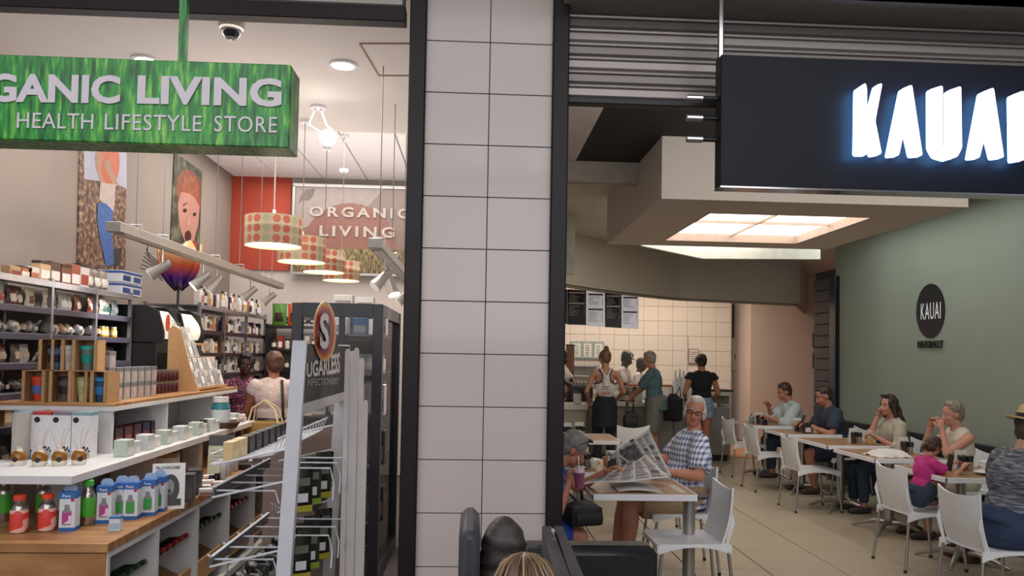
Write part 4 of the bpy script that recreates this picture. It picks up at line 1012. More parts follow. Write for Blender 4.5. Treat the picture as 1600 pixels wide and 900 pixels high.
def pouch(w, h, col, acc, name='pouch', d=.06, clear=False):
    def f():
        t = thing(name, 'x', 'bag'); mb = MB()
        def g(s): return lambda u, v: V(((u*2-1)*w/2*(1-.06*math.sin(v*PI)), s*d/2*math.sin(PI*min(1, .12+v*.88))**.8*(1-(2*u-1)**4)*(1-v*.35)+.004*math.sin(u*17+v*9), h*v))
        mb.grid(g(1), 8, 8); mb.grid(g(-1), 8, 8); mb.build('pouch_body', CM(col, .3), t, smooth=True)
        MB().grid(lambda u, v: g(-1)(.2+.6*u, .2+.4*v)+V((0, -.002, 0)), 4, 4).build('printed_label', CM(acc, .4), t, smooth=True)
        MB().box(-w/2, w/2, -.002, .002, h*.96, h*1.02).build('crimped_edge', CM(col, .3), t)
        return t
    return ('pouch', w, h, col, acc, name, d), f
def bowl(r, col, name='fruit_bag'):
    def f():
        t = thing(name, 'x', 'bag'); rr = random.Random(len(KITS)); mb = MB()
        for k in range(9): mb.ell((rr.uniform(-.6, .6)*r, rr.uniform(-.4, .4)*r, r*.35+rr.uniform(0, .45)*r), rr.uniform(.28, .42)*r, None, 8, 6)
        remesh(mb, r*.14, 1, r*.12, 25).build('bag_body', CM(col, .25), t, smooth=True)
        MB().cbox(0, -r*.72, r*.5, r*.5, .004, r*.35).build('paper_label', CM('#aaa298'), t); return t
    return ('bowl', r, col, name), f
# ================================================================ STEEL SHELVING
M_rack = mat('#a3a0ab', .3, .85, nz=.1, scale=30); M_edge = mat('#4a4656', .4, .4, nz=.08); M_edgeb = mat('#352128', .5, nz=.08)
M_wire = mat('#c9c9cf', .25, .8, nz=.03)
def steel_rack(name, label, xf, xb, ys, levels, group, edge=M_edge):
    """rack along the left wall: front at xf, back at xb, posts at ys"""
    t = thing(name, label, 'shelf', ((xf+xb)/2, (ys[0]+ys[-1])/2, 0), group=group)
    for y in ys:
        for x in (xf, xb):
            MB().box(x-.014, x+.014, y-.014, y+.014, 0, levels[0]+.02).build('post', M_rack, t, world=True)
    for i in range(len(ys)-1):
        for k, z in enumerate(levels):
            if z is None: continue
            mb = MB().box(xb, xf+.008, ys[i]+.016, ys[i+1]-.016, z-.012, z); mb.build('shelf_board', mat('#8b8890', .4, .5) if k else M_rack, t, world=True)
            MB().box(xf, xf+.014, ys[i]+.014, ys[i+1]-.014, z-.045, z-.0, .003).build('shelf_edge', edge if k else M_rack, t, world=True)
    return t
ybay = [4.27, 4.88, 5.5, 6.13, 6.74]
LV = [2.11, 1.92, 1.74, 1.545, 1.35, 1.14, .85, .5]
XF = -2.95
steel_rack('steel_shelving', 'chrome and grey steel shelving of four bays along the health store wall', XF, -3.27, ybay, LV, None)
BAYN = ['nearest', 'second', 'third', 'farthest']; LVN = ['top', 'second', 'third', 'fourth', 'fifth', 'sixth', 'seventh', 'eighth']
rr = random.Random(3)
POU = [('#8fa8b0', '#d8dde0'), ('#3d3733', '#d9b48c'), ('#cfcac4', '#b3483a'), ('#5b2f2a', '#d8cdbd'), ('#d9cdb6', '#6b4f33'), ('#b9b9bb', '#e8e6e2'), ('#8b4a36', '#e2d4bf'), ('#e0d9cb', '#3e6b60')]
for b in range(4):
    y0, y1 = ybay[b]+.05, ybay[b+1]-.05
    for k in range(8):
        z = LV[k]; n = {0: 5, 1: 5, 2: 5, 3: 4, 4: 4, 5: 3, 6: 3, 7: 3}[k]
        if k >= 6 and b > 1: continue
        for i in range(n):
            y = y0+(y1-y0)*(i+.5)/n; x = XF-.09; lab = f'on {LVN[k]} shelf of {BAYN[b]} steel bay, {ORD[i]} along'
            rz = PI/2+rr.uniform(-.12, .12)
            if k == 0: continue
            if k == 1:
                c = POU[(b*2+i//2) % 8]; K, f = pouch(.1 if b else .13, .13, c[0], c[1], 'snack_pouch', .05); L = 'snack pouch '
            elif k == 2:
                if b == 3 and i > 1: K, f = jar(.03, .09, '#c9962f', '#d8c9a8', '#e8d9a0', 'spread_jar'); L = 'small amber jar '
                else: K, f = bowl(.075, ('#d6d3d0', '#b99b74', '#8b8783')[(i+b) % 3], 'bulk_bag'); L = 'crumpled bag of bulk food '
            elif k == 3: K, f = pouch(.12, .12, ('#59544f', '#c9c5c0', '#7a4d43')[(i+b) % 3], '#c9b49c', 'tea_pouch', .06); L = 'dark foil pouch '
            elif k == 4: K, f = bowl(.08, ('#5b5653', '#a6a19c', '#6f6059')[(i+b) % 3], 'bulk_bag'); L = 'dark bag of bulk food '
            elif k == 5: K, f = carton(.1, .07, .14, '#b98d62', '#e0d2bb', None, 'kraft_box'); L = 'kraft coloured box '
            else: K, f = pouch(.14, .16, '#3e3936', '#a08f7b', 'sack', .08); L = 'dark sack '
            goods(K, f, x-.02*(i % 2), y, z, rz, L+lab, f'goods on the {LVN[k]} shelves of the steel bays')
# goods on top of the rack, from the photograph (pixel span, colour)
def place_px(px, py, X=None, Y=None, z=None):
    return atx(px, py, X) if X is not None else (aty(px, py, Y) if Y is not None else atz(px, py, z))
tops = [(22, 12, '#b5906a', '#8a3f2c', 15), (38, 12, '#b7673f', '#e3d6c6', 17), (50, 10, '#d9cfc8', '#b36350', 18), (68, 16, '#c9a57b', '#efe4dc', 30), (84, 14, '#5a3a30', '#e6dcd6', 32), (101, 14, '#7a4a38', '#efe8e2', 30), (116, 12, '#a0563f', '#f1ece8', 33), (130, 13, '#d8cfcd', '#a33d33', 36)]
for i, (px, w, c, a, h) in enumerate(tops):
    p = atx(px, 450, XF-.05); hh = h/1200*p.y; ww = .13
    K, f = carton(ww, .06, hh, c, a, '#3d2a25' if i % 2 else None, 'tea_box'); goods(K, f, XF-.07, p.y, LV[0], PI/2, f'tall tea box on top of the steel shelving, {ORD[i]} from the shop front', 'boxes on top of the steel shelving')
for i, (px, c) in enumerate(((142, '#8d7a68'), (155, '#6f665f'), (166, '#8c7d72'))):
    p = atx(px, 450, XF-.06); K, f = pouch(.17, .17, c, '#e3dcd6', 'coffee_bag', .08); goods(K, f, XF-.1, p.y, LV[0], PI/2, f'crinkled brown bag on top of the steel shelving, {ORD[i]} of three', 'bags on top of the steel shelving')
for k in range(2):
    for j in range(2):
        p = atx(190, 450, XF-.1)
        t = thing('appliance_box', f'blue and white appliance box, {("lower", "upper")[k]} {("front", "rear")[j]} one of the stack on the shelving', 'box', (XF-.17, p.y-.04+.2*j, LV[0]+.012+k*.105-.012), PI/2, 'blue and white boxes on the shelving')
        MB().box(-.095, .095, -.13, .13, 0, .1, .003).build('box_body', CM('#d6d6dd'), t)
        MB().box(-.096, .096, -.131, .131, .075, .095).build('blue_band', CM('#31589c'), t)
        MB().box(-.07, .07, -.1312, -.13, .015, .06).build('picture_panel', CM('#2f4c86'), t)
        MB().box(.095, .0962, -.1, .1, .02, .06).build('picture_panel', CM('#3f6bb0'), t)
# far bays on the left wall and shelf on the back wall
yb2 = [7.75, 8.5, 9.32, 10.15]
XF2 = -2.72
LV2 = [2.1, 1.85, 1.62, 1.4, 1.18, .9]
steel_rack('steel_shelving', 'farther steel shelving of three bays holding toiletries beyond the fridges', XF2, -3.25, yb2, LV2, None, M_edgeb)
cols = ['#e9e4de', '#d9cdbd', '#2b2220', '#cfb48c', '#c9c4cc', '#3a2b4a', '#efe8e2', '#b9744a', '#d4d7da']
for b in range(3):
    for k in range(5):
        n = 7
        for i in range(n):
            y = yb2[b]+.06+(yb2[b+1]-yb2[b]-.12)*(i+.5)/n; q = (b*3+k*2+i*(1+k % 2)) % 9; lab = f'on {LVN[k]} toiletry shelf, {("nearest", "middle", "farthest")[b]} bay, {ORD[i]} along'
            if (i+k+b) % 3 == 0: K, f = carton(.06, .06, .15, cols[q], cols[(q+4) % 9], None, 'toiletry_box'); L = 'toiletry box '
            elif (i+k) % 3 == 1 or k == 0: K, f = bottle(.03, .2 if k == 0 else .17, cols[q], '#1c1918' if (i+b) % 2 else '#e6e0da', cols[(q+6) % 9], 'toiletry_bottle'); L = 'toiletry bottle '
            else: K, f = jar(.032, .12, cols[q], cols[(q+2) % 9], cols[(q+6) % 9], 'toiletry_jar'); L = 'toiletry jar '
            goods(K, f, XF2-.06, y, LV2[k], PI/2, L+lab, 'toiletries on the far steel shelving')
t = thing('dark_shelving', 'dark wooden shelving with supplements against the back wall', 'shelf', (-2.0, 10.25, 0))
LV3 = [1.98, 1.62+.06, 1.42, 1.15, .8]
for x in (-2.66, -1.4): MB().box(x-.015, x+.015, 10.0, 10.45, 0, 2.0).build('side_panel', M_dark, t, world=True)
for z in LV3: MB().box(-2.66, -1.4, 10.0, 10.45, z-.03, z).build('shelf_board', M_dark, t, world=True)
for k, z in enumerate(LV3[:4]):
    for i in range(8):
        x = -2.58+i*.085; q = (k*2+i) % 9
        if k == 0:
            if i > 1: continue
            K, f = pouch(.19, .28, ('#4f7f2f', '#c9552a')[i], ('#2b1c18', '#3a1d15')[i], 'superfood_pouch', .09); goods(K, f, -2.52+i*.2, 10.08, z, 0, ('green', 'orange')[i]+' stand up pouch with a dark oval on the back shelving'); continue
        K, f = (carton(.06, .06, .17 if i != 3 else .2, ('#d8c9c2', '#e6ddd6', '#a32a22')[(i+k) % 3], '#efe9e4', None, 'supplement_box') if i % 2 else jar(.03, .13, ('#e9e2dc', '#3b2a26')[(i//2+k) % 2], '#2a2220', '#e7dccf', 'supplement_jar'))
        goods(K, f, x, 10.08, z, 0, f'supplement pack on the {LVN[k]} shelf of the dark shelving, {ORD[i]} along', 'supplements on the dark shelving')
for i in range(5):
    K, f = bowl(.09, '#1c1a1e', 'dark_bag'); goods(K, f, aty(452+i*13, 470, 10.2).x, 10.2, 2.0, 0, f'dark crumpled bag on top of the back shelving, {ORD[i]} from the pouches', 'dark bags on the back shelving')
# ================================================================ HEALTH STORE FITTINGS
# white banner with a runner
t = thing('banner', 'narrow white pull up banner with a small blue running figure', 'banner', (-2.9, 6.9, 0))
p0 = aty(214, 500, 6.9); p1 = aty(247, 500, 6.9)
MB().box(p0.x, p1.x, 6.9, 6.91, .3, p0.z, 0).build('sheet', CM('#d3cfd2'), t, world=True); MB().box(p0.x-.02, p1.x+.02, 6.88, 6.93, 0, .3).build('stand', M_grey, t, world=True)
cx = aty(227, 560, 6.9).x; cz = aty(227, 561, 6.9).z; mb = MB()
for a, b in (((0, .03), (.0, -.01)), ((0, -.01), (-.04, -.03)), ((-.04, -.03), (-.06, -.01)), ((0, -.01), (.03, -.04)), ((.03, -.04), (.02, -.075)), ((0, .025), (.04, .01)), ((0, .025), (-.03, .0))):
    mb.tube([(cx+a[0], 6.898, cz+a[1]), (cx+b[0], 6.898, cz+b[1])], .008, 6, True)
mb.ell((cx+.004, 6.898, cz+.052), .015); mb.build('runner_print', CM('#2d4a78'), t, world=True)
mb = MB(); mb.box(cx-.06, cx+.05, 6.897, 6.9, cz+.12, cz+.135); mb.build('printed_line', CM('#8b8b95'), t, world=True)
# fridges
def fridge(x0, y0, y1, label, hdr, pa):
    t = thing('drinks_fridge', label, 'fridge', (x0-.3, (y0+y1)/2, 0), group='drinks fridges')
    MB().box(x0-.55, x0, y0, y1, 0, 1.72, .01).build('cabinet', M_black, t, world=True)
    MB().grid(lambda u, v: V((x0+.05-.09*(1-math.sin(PI*(.2+.8*v)))*.9-.02*v, y0+.03+(y1-y0-.06)*u, 1.74+.25*v)), 3, 8, .03).build('lit_header', mat(hdr, .4, emit=.55, nz=.02), t, world=True, smooth=True)
    for y in (y0, y1-.03): MB().prism([V((x0-.5, y, 1.7)), V((x0+.07, y, 1.7)), V((x0+.07, y, 1.8)), V((x0+.02, y, 1.98)), V((x0-.08, y, 2.03)), V((x0-.5, y, 2.03))], (0, .03, 0)).build('header_cheek', M_black, t, world=True)
    MB().box(x0, x0+.01, y0+.06, y1-.06, .3, 1.62).build('glass_door', M_glassdark, t, world=True)
    MB().box(x0+.012, x0+.03, y1-.09, y1-.06, .7, 1.3).build('door_handle', M_steel, t, world=True)
    for k in range(4): MB().box(x0-.5, x0-.02, y0+.03, y1-.03, .4+k*.32, .41+k*.32).build('fridge_shelf', M_wire, t, world=True)
    return t
f1 = fridge(-2.75, 6.78, 7.2, 'black drinks fridge with a white header bearing an orange dot', '#f3efe9', 0)
mb = MB(); c = V((-2.68, 6.86, 1.88)); mb.prism([c+V((0, .045*math.cos(a), .075*math.sin(a))) for a in [2*PI*i/20 for i in range(20)]], (.006, 0, 0)); mb.build('orange_dot', CM('#d5502c'), f1, world=True)
mb = MB(); text(mb, 'Darling', (-2.673, 6.93, 1.85), (0, 1, 0), (0, 0, 1), w=.22, h=.06, depth=.001); mb.build('lettering', CM('#7a6a60'), f1, world=True)
fridge(-2.73, 7.22, 7.73, 'black drinks fridge with a plain glowing header', '#fff6e2', 0)
# metal tulip on the fridge
p = aty(277, 503, 7.0); t = thing('metal_flower', 'tall purple and orange metal tulip sculpture standing on the fridge', 'ornament', (p.x, 7.0, 2.0))
MB().tube([V((p.x, 7.0, 2.0)), V((p.x, 7.0, 2.2))], .012, 8).build('stem', M_black, t, world=True); MB().lathe([(.07, 0), (.02, .03), (.0, .04)], 14, (p.x, 7.0, 2.0)).build('base', M_black, t, world=True)
def tul(nt, v): return ramp(nt, mth(nt, 'MULTIPLY', sep(nt, v)[2], 1.6), [(.3, '#17121c'), (.45, '#5a2f8a'), (.62, '#c9552f'), (.85, '#e6c08a')])
M_tul = nodes_mat('tulip', tul, .3, metal=.3)
for k in range(6):
    a = k*PI/3+.3; cA, sA = math.cos(a), math.sin(a)
    def pet(u, v):
        w = .115*math.sin(PI*min(.97, .1+v*.8))*(u*2-1); r = .02+.17*math.sin(v*PI*.55)**.8-.02*(2*u-1)**2
        return V((p.x+cA*r-sA*w, 7.0+sA*r+cA*w, 2.2+.42*v-.03*abs(2*u-1)))
    MB().grid(pet, 5, 9, .004).build('petal', M_tul, t, world=True, smooth=True)
for k in range(7):
    a = PI+(.3-k*.1); MB().tube([V((p.x-.1, 7.0-.1, 2.25+.02*k)), V((p.x-.2-.01*k, 6.95, 2.33+.03*k)), V((p.x-.3+.01*k, 6.9, 2.36+.035*k))], .004, 5).build('wire_stamen', M_black, t, world=True)
# posters
def wl_pt(px, py, dx): return atx(px, py, -3.3+dx)
def poster(name, label, corners, layers):
    c = [wl_pt(x, y, .012) for x, y in corners]; t = thing(name, label, 'poster', ((-3.29), sum(q.y for q in c)/4, min(q.z for q in c)), group='wall posters')
    MB().prism([q-V((.011, 0, 0)) for q in c], (.011, 0, 0)).build('sheet', layers[0], t, world=True)
    for i, (nm, m, pts) in enumerate(layers[1:]):
        for P in (pts if isinstance(pts[0][0], tuple) else [pts]): MB().add([wl_pt(x, y, .0128+.0008*i) for x, y in P], [list(range(len(P)))]).build(nm, m, t, world=True)
def el(cx, cy, rx, ry, n=18, a0=0, a1=2*PI): return [(cx+rx*math.cos(a0+(a1-a0)*i/n), cy+ry*math.sin(a0+(a1-a0)*i/n)) for i in range(n)]
M_field = nodes_mat('field', lambda nt, v: ramp(nt, ntex(nt, v, 22, (1, 1, 1), 8), [(.35, '#2d1f17'), (.5, '#664835'), (.6, '#8f6d4c'), (.72, '#b59f82')]), .6)
M_skin = mat('#a87c66', .6, nz=.08)
poster('wall_poster', 'tall poster of a child in jeans holding up a pumpkin in a field', [(126, 200), (198, 195), (196, 436), (121, 432)], [M_field,
  ('sky_print', mat('#a9a7b6', .6, nz=.15, scale=3), [(130, 201), (198, 196), (198, 295), (176, 285), (132, 280)]),
  ('pumpkin_print', mat('#b9510f', .5, nz=.15), el(170, 252, 17, 40)),
  ('arm_print', M_skin, [[(150, 236), (157, 236), (158, 270), (166, 290), (158, 288), (150, 262)], [(164, 252), (171, 252), (180, 275), (186, 290), (178, 292), (168, 272)]]),
  ('hand_print', M_skin, [el(155, 248, 6, 9), el(168, 258, 6, 9)]),
  ('shirt_print', mat('#b8a5a0', .7), [(157, 285), (181, 288), (178, 330), (168, 322), (155, 312)]),
  ('jeans_print', mat('#3f5f9c', .7, nz=.3, scale=20), [(153, 316), (166, 318), (177, 330), (175, 372), (181, 412), (166, 416), (156, 372), (152, 345)]),
  ('boot_print', mat('#2b241f', .7), [(177, 390), (191, 386), (188, 412), (179, 420)])])
M_bok = nodes_mat('bok', lambda nt, v: ramp(nt, ntex(nt, v, 6), [(.35, '#1d2018'), (.5, '#3a3a2a'), (.65, '#6b6a4e')]), .6)
poster('wall_poster', 'tall poster of a red haired child biting a strawberry', [(273, 238), (316, 268), (311, 405), (266, 398)], [M_bok,
  ('hair_print', mat('#7a4026', .6, nz=.4, scale=12), [(276, 300), (278, 275), (288, 263), (302, 268), (313, 282), (314, 320), (310, 345), (303, 330), (280, 322)]),
  ('face_print', mat('#a9796a', .6, nz=.12, scale=4), [(278, 318), (283, 300), (292, 296), (306, 304), (312, 320), (310, 350), (303, 376), (291, 382), (283, 362), (279, 340)]),
  ('fringe_print', mat('#8a4a2b', .6, nz=.4, scale=12), [(283, 300), (288, 272), (304, 276), (313, 300), (313, 325), (304, 308), (296, 302)]),
  ('eye_print', mat('#2a1d18', .4), [el(289, 329, 3.2, 3.2), el(304, 335, 2.6, 3)]),
  ('brow_print', mat('#6b3d2a', .6), [(285, 320), (292, 316), (293, 318.5), (286, 322.5)]),
  ('nose_print', mat('#b08171', .6), [(295, 335), (298, 350), (293, 354), (291, 349)]),
  ('mouth_print', mat('#3a1714', .5), el(294, 369, 5, 9)),
  ('strawberry_print', mat('#c2301f', .5, nz=.2), [(296, 378), (306, 378), (307, 403), (295, 401)]),
  ('hand_print', mat('#cfa797', .6), [(280, 385), (292, 376), (297, 384), (293, 399), (280, 397)])])
# pendants
def dots(nt, v):
    s = sep(nt, v); an = mth(nt, 'ARCTAN2', s[1], s[0]); u = mth(nt, 'MULTIPLY', an, 18/(2*PI)); w_ = mth(nt, 'MULTIPLY', s[2], 1/.068)
    fu = mth(nt, 'SUBTRACT', mth(nt, 'FRACT', u), .5); fw = mth(nt, 'SUBTRACT', mth(nt, 'FRACT', w_), .5)
    d = mth(nt, 'SQRT', mth(nt, 'ADD', mth(nt, 'MULTIPLY', fu, fu), mth(nt, 'MULTIPLY', fw, fw)))
    ins = mth(nt, 'LESS_THAN', d, .4); par = mth(nt, 'FLOORED_MODULO', mth(nt, 'FLOOR', u), 3)
    c = mixc(nt, mth(nt, 'GREATER_THAN', par, .5), '#a4533c', '#93906f'); c = mixc(nt, mth(nt, 'GREATER_THAN', par, 1.5), c, '#a85c46')
    return mixc(nt, ins, '#ab967b', c)
M_dots = nodes_mat('dots', dots, .7)
M_bulb = mat('#fff4d8', .4, emit=4.5, nz=0, ecol='#ffe9b8')
pend = None
for i, (px, py, Y) in enumerate(((427, 386, 5.5), (471, 411, 6.48), (506, 427, 7.4), (533, 440, 8.3))):
    p = aty(px, py-1, Y); lb_ = ('nearest and largest dotted drum pendant lamp', 'second dotted drum pendant lamp from the shop front', 'third dotted drum pendant lamp from the shop front', 'farthest dotted drum pendant lamp of the row')[i]
    zc = 3.6 if Y < 6.8 else 4.0
    if pend is None:
        pend = thing('pendant_lamp', lb_, 'lamp', p, group='dotted drum pendants over the aisle')
        sh = MB().lathe([(.197, 0), (.197, .205)], 40, cap=False)
        k = sh.lathe([(.193, .205), (.193, 0)], 40, cap=False); sh.build('lamp_shade', M_dots, pend, smooth=True)
        MB().lathe([(.19, .012), (.0, .012)], 32).build('diffuser', M_bulb, pend)
        MB().tube([(0, 0, .02), (0, 0, .26)], .012, 8).build('lamp_holder', M_white, pend)
        r_ = pend
    else: r_ = dup(pend, p, 0, lb_)
    MB().tube([V((0, 0, .2)), V((0, 0, zc-p.z))], .004, 6).build('cord', mat('#b5a69b', .5), r_)
    MB().lathe([(.045, -.03), (.05, 0)], 14, (0, 0, zc-p.z)).build('ceiling_rose', M_white, r_)
    l = bpy.data.lights.new('pendant_light', 'POINT'); l.energy = 5; l.color = (1, .86, .6); l.shadow_soft_size = .08
    o = bpy.data.objects.new('pendant_light', l); COL.objects.link(o); o.location = p-V((0, 0, .05))
# lighting tracks
def trackset(label, X, y0, y1, z, heads, wires):
    t = thing('lighting_track', label, 'track', (X, (y0+y1)/2, z), group='hanging lighting tracks')
    MB().box(X-.045, X+.045, y0, y1, z, z+.065, .003).build('track_body', mat('#a39b96', .4, .4), t, world=True)
    MB().box(X-.03, X+.03, y0+.1, y1, z-.006, z).build('track_slot', mat('#cfc6bf', .4), t, world=True)
    for y in wires:
        MB().tube([V((X, y, z+.065)), V((X, y, 4.0 if y > 6.8 else 3.6))], .004, 5).build('suspension_wire', M_grey, t, world=True)
        MB().tube([V((X-.04, y, z+.065)), V((X-.04, y, z+.1)), V((X+.04, y, z+.1)), V((X+.04, y, z+.065))], .005, 5).build('clip', M_steel, t, world=True)
    for i, (y, dx, dz, on) in enumerate(heads):
        s = thing('track_spotlight', f'{"glowing" if on else "grey"} spotlight under the {"left" if X < -1 else "right"} hanging track, {ORD[i]} from the shop front', 'lamp', (X, y, z-.0), group='spotlights on the hanging tracks')
        MB().tube([V((X, y, z)), V((X, y, z-.1)), V((X+.02, y, z-.14))], .008, 6).build('arm', M_steel, s, world=True)
        a = V((X, y, z-.14)); d = V((dx, -.25, dz)).normalized()
        MB().tube([a-d*.07, a+d*.02, a+d*.08, a+d*.1], [.03, .034, .046, .048], 16).build('lamp_body', mat('#9b9692', .4, .3), s, world=True, smooth=True)
        MB().tube([a+d*.096, a+d*.104], [.042, .042], 16).build('lamp_glass', mat('#fffaf0', .3, emit=30 if on else .3, nz=0), s, world=True)
        if on: spot('track_light', a+d*.14, a+d*3, 55, 75)
trackset('long hanging lighting track over the gondola side', -2.3, 4.97, 9.2, 2.39, [(5.75, -.7, -.55, 0), (6.6, -.6, -.6, 1), (6.95, -.5, -.8, 0), (8.0, -.6, -.6, 0), (8.75, -.6, -.55, 0)], [5.3, 5.75, 6.9, 7.6, 8.3, 8.8])
trackset('second hanging lighting track near the shop front jamb', -.65, 5.0, 9.0, 2.33, [(5.5, -.4, -.5, 0), (5.95, .3, -.85, 1), (7.2, -.5, -.6, 0)], [5.2, 6.0, 7.0, 7.7, 8.4])
# cctv domes
def dome(name, px, py, z, label, r=.075):
    p = atz(px, py, z); t = thing(name, label, 'camera', (p.x, p.y, z-.09)); M_ = p
    MB().lathe([(r, .09), (r, .06), (r*.85, .035)], 20).build('housing', mat('#ddd3cb', .5), t, smooth=True)
    MB().lathe([(0, -.015), (r*.45, -.008), (r*.68, .015), (r*.7, .04)], 18).build('dome', mat('#15141a', .08), t, smooth=True)
dome('dome_camera', 362, 34, 3.6, 'white dome security camera on the smooth ceiling behind the green sign')
# recessed downlights and eyeball lamp
for px, py, lb_ in ((228, 92, 'bright recessed ceiling downlight just above the green sign'), (537, 100, 'bright recessed ceiling downlight near the ceiling hatch')):
    p = atz(px, py, 3.6); t = thing('ceiling_downlight', lb_, 'light', (p.x, p.y, 3.57), group='recessed downlights')
    MB().lathe([(.07, .03), (.095, .03), (.09, .015), (.07, .012)], 20, cap=False).build('trim_ring', M_white, t, smooth=True)
    MB().lathe([(.072, .018), (0, .018)], 20).build('lamp_glass', mat('#fffaf0', .3, emit=30, nz=0), t); spot('downlight', (p.x, p.y, 3.55), (p.x, p.y+.1, 0), 40, 110)
p = atz(497, 166, 3.6); q = aty(512, 215, p.y-.12)
t = thing('ceiling_spotlight', 'adjustable ceiling spotlight on an arm, shining towards the viewer', 'lamp', (p.x, p.y, 3.58))
MB().lathe([(.06, 0), (.06, .02)], 18, (p.x, p.y, 3.58)).build('ceiling_rose', M_white, t, world=True)
for s in (-1, 1): MB().tube([V((p.x+s*.02, p.y, 3.58)), V((p.x+s*.07, p.y, 3.45)), q+V((s*.05, .06, .05))], .008, 6).build('arm', M_white, t, world=True)
MB().tube([q+V((-.01, .16, .06)), q+V((0, .06, .02)), q], [.04, .06, .065], 18).build('lamp_body', M_white, t, world=True, smooth=True)
MB().ell(q+V((0, -.012, 0)), (.06, .02, .06)).build('lamp_glass', mat('#fffaf0', .3, emit=30, nz=0), t, world=True); spot('ceiling_spot', q-V((0, .05, .02)), (q.x, q.y-2, .8), 45, 90)
# hatch outline, air vent
pts = [atz(x, y, 3.598) for x, y in ((562, 68), (640, 68), (660, 118), (592, 118))]
t = MB()
for a, b in zip(pts, pts[1:]+pts[:1]): t.tube([a, b], .006, 4)
tag(t.build('ceiling_hatch', mat('#9a7f6e', .8), world=True), 'square ceiling hatch outline beside the shop front jamb', 'hatch')
p = atz(598, 214, 4.0); t = thing('ceiling_vent', 'round ceiling air vent near the step in the ceiling', 'vent', (p.x, 7.0, 3.97))
for r_ in (.05, .1, .15): MB().lathe([(r_-.018, .028), (r_, .0), (r_+.01, .028)], 24, cap=False).build('vent_ring', M_white, t, smooth=True)
# back wall glass panel with lettering
yg = YB-.12
a = aty(457, 425, yg); b = aty(632, 432, yg); zt = aty(457, 290, yg).z; zb_ = a.z
t = thing('wall_panel', 'large taupe glass panel reading organic living with a leaf emblem and grass strip', 'panel', ((a.x+b.x)/2, yg, zb_))
MB().box(a.x, b.x+.5, yg, yg+.03, zb_, zt).build('panel_sheet', mat('#77645b', .25, nz=.05, scale=2), t, world=True)
MB().box(a.x, b.x+.5, yg-.004, yg, zb_, zb_+.33).build('grass_print', nodes_mat('drygrass', lambda nt, v: ramp(nt, ntex(nt, v, 20, (3, 1, .6), 6), [(.4, '#33291f'), (.55, '#77653c'), (.7, '#a09355')]), .5), t, world=True)
mb = MB().prism([V((x, yg-.003, z)) for x, z in ((a.x, zt), (a.x+1.2, zt), (a.x+.9, zt-.35), (a.x+.35, zt-.5), (a.x, zt-.6))], (0, .003, 0)); mb.build('pale_print', mat('#8f837b', .3), t, world=True)
MB().prism([V((a.x+.75+1.15*math.cos(q)*.55, yg-.005, zb_+.33+.62*math.sin(q))) for q in [PI*i/14 for i in range(15)]], (0, .004, 0)).build('reddish_print', mat('#7d5245', .3), t, world=True)
for (x0, x1, z0, z1) in ((a.x-.02, a.x+.01, zb_, zt), (a.x-.02, b.x+.5, zt-.01, zt+.03), (a.x-.02, b.x+.5, zb_-.03, zb_)): MB().box(x0, x1, yg-.02, yg+.03, z0, z1).build('frame_bar', M_alu, t, world=True)
def wtxt(nm, txt, px0, px1, py0, py1, Y, m, par, bold=.03, depth=.006):
    A = aty(px0, py1, Y); B_ = aty(px1, py1, Y); Cc = aty(px0, py0, Y); mb = MB(); text(mb, txt, V((A.x, Y, A.z)), (1, 0, 0), (0, 0, 1), w=B_.x-A.x, h=Cc.z-A.z, depth=depth, bold=bold, sp=1.35); mb.build(nm, m, par, world=True)
wtxt('lettering', 'ORGANIC', 483, 640, 322, 338, yg-.02, mat('#a89b91', .4), t); wtxt('lettering', 'LIVING', 499, 616, 352, 369, yg-.02, mat('#a89b91', .4), t)
mb = MB(); c = [aty(x, y, yg-.008) for x, y in ((466, 319), (470, 305), (478, 297), (492, 294), (489, 306), (481, 313), (472, 312))]; mb.prism(c, (0, .004, 0)); mb.build('leaf_emblem', mat('#6b625c', .4), t, world=True)
# ================================================================ GONDOLA (three tiers)
M_oak = wood('oak', '#8f6038', '#a5764a', '#bd9163', (.25, 2.5, 1), .45)
M_oakY = wood('oakY', '#8f6038', '#a5764a', '#bd9163', (2.5, .25, 1), .45)
M_gw = mat('#d8d6d8', .4, nz=.03); M_gi = mat('#a8a4a2', .5, nz=.05)
t = thing('display_gondola', 'three tier wood and white display gondola with cubby bins', 'display', (-2.3, 5.6, 0))
gx1, gy0, gy1 = -1.74, 3.82, 7.3; z1_ = .71
MB().box(-2.93, gx1, gy0, gy0+1.1, z1_-.045, z1_, .003).build('counter_board', M_oak, t, world=True)
MB().box(-2.5, gx1, gy0+1.1, gy1, z1_-.045, z1_, .003).build('counter_board', M_oakY, t, world=True)
MB().box(-2.93, gx1-.01, gy0+.01, gy0+.03, .02, z1_-.05).build('front_panel', M_oak, t, world=True)
MB().box(gx1-.03, gx1-.005, gy0+.02, gy1, z1_-.075, z1_-.046).build('white_rail', M_gw, t, world=True)
div = [3.85, 4.44, 5.07, 5.7, 6.35, 7.0]
for i, y in enumerate(div): MB().box(-2.45, gx1-.005, y-.015, y+.015, .05, z1_-.075).build('divider', M_gw, t, world=True)
MB().box(-2.47, -2.44, gy0+.05, gy1, 0, z1_-.05).build('back_panel', M_gi, t, world=True)
MB().box(-2.45, gx1-.005, gy0+.05, gy1, .0, .05).build('base_board', M_gw, t, world=True)
M_bin = mat('#8a6244', .7, nz=.12, scale=20)
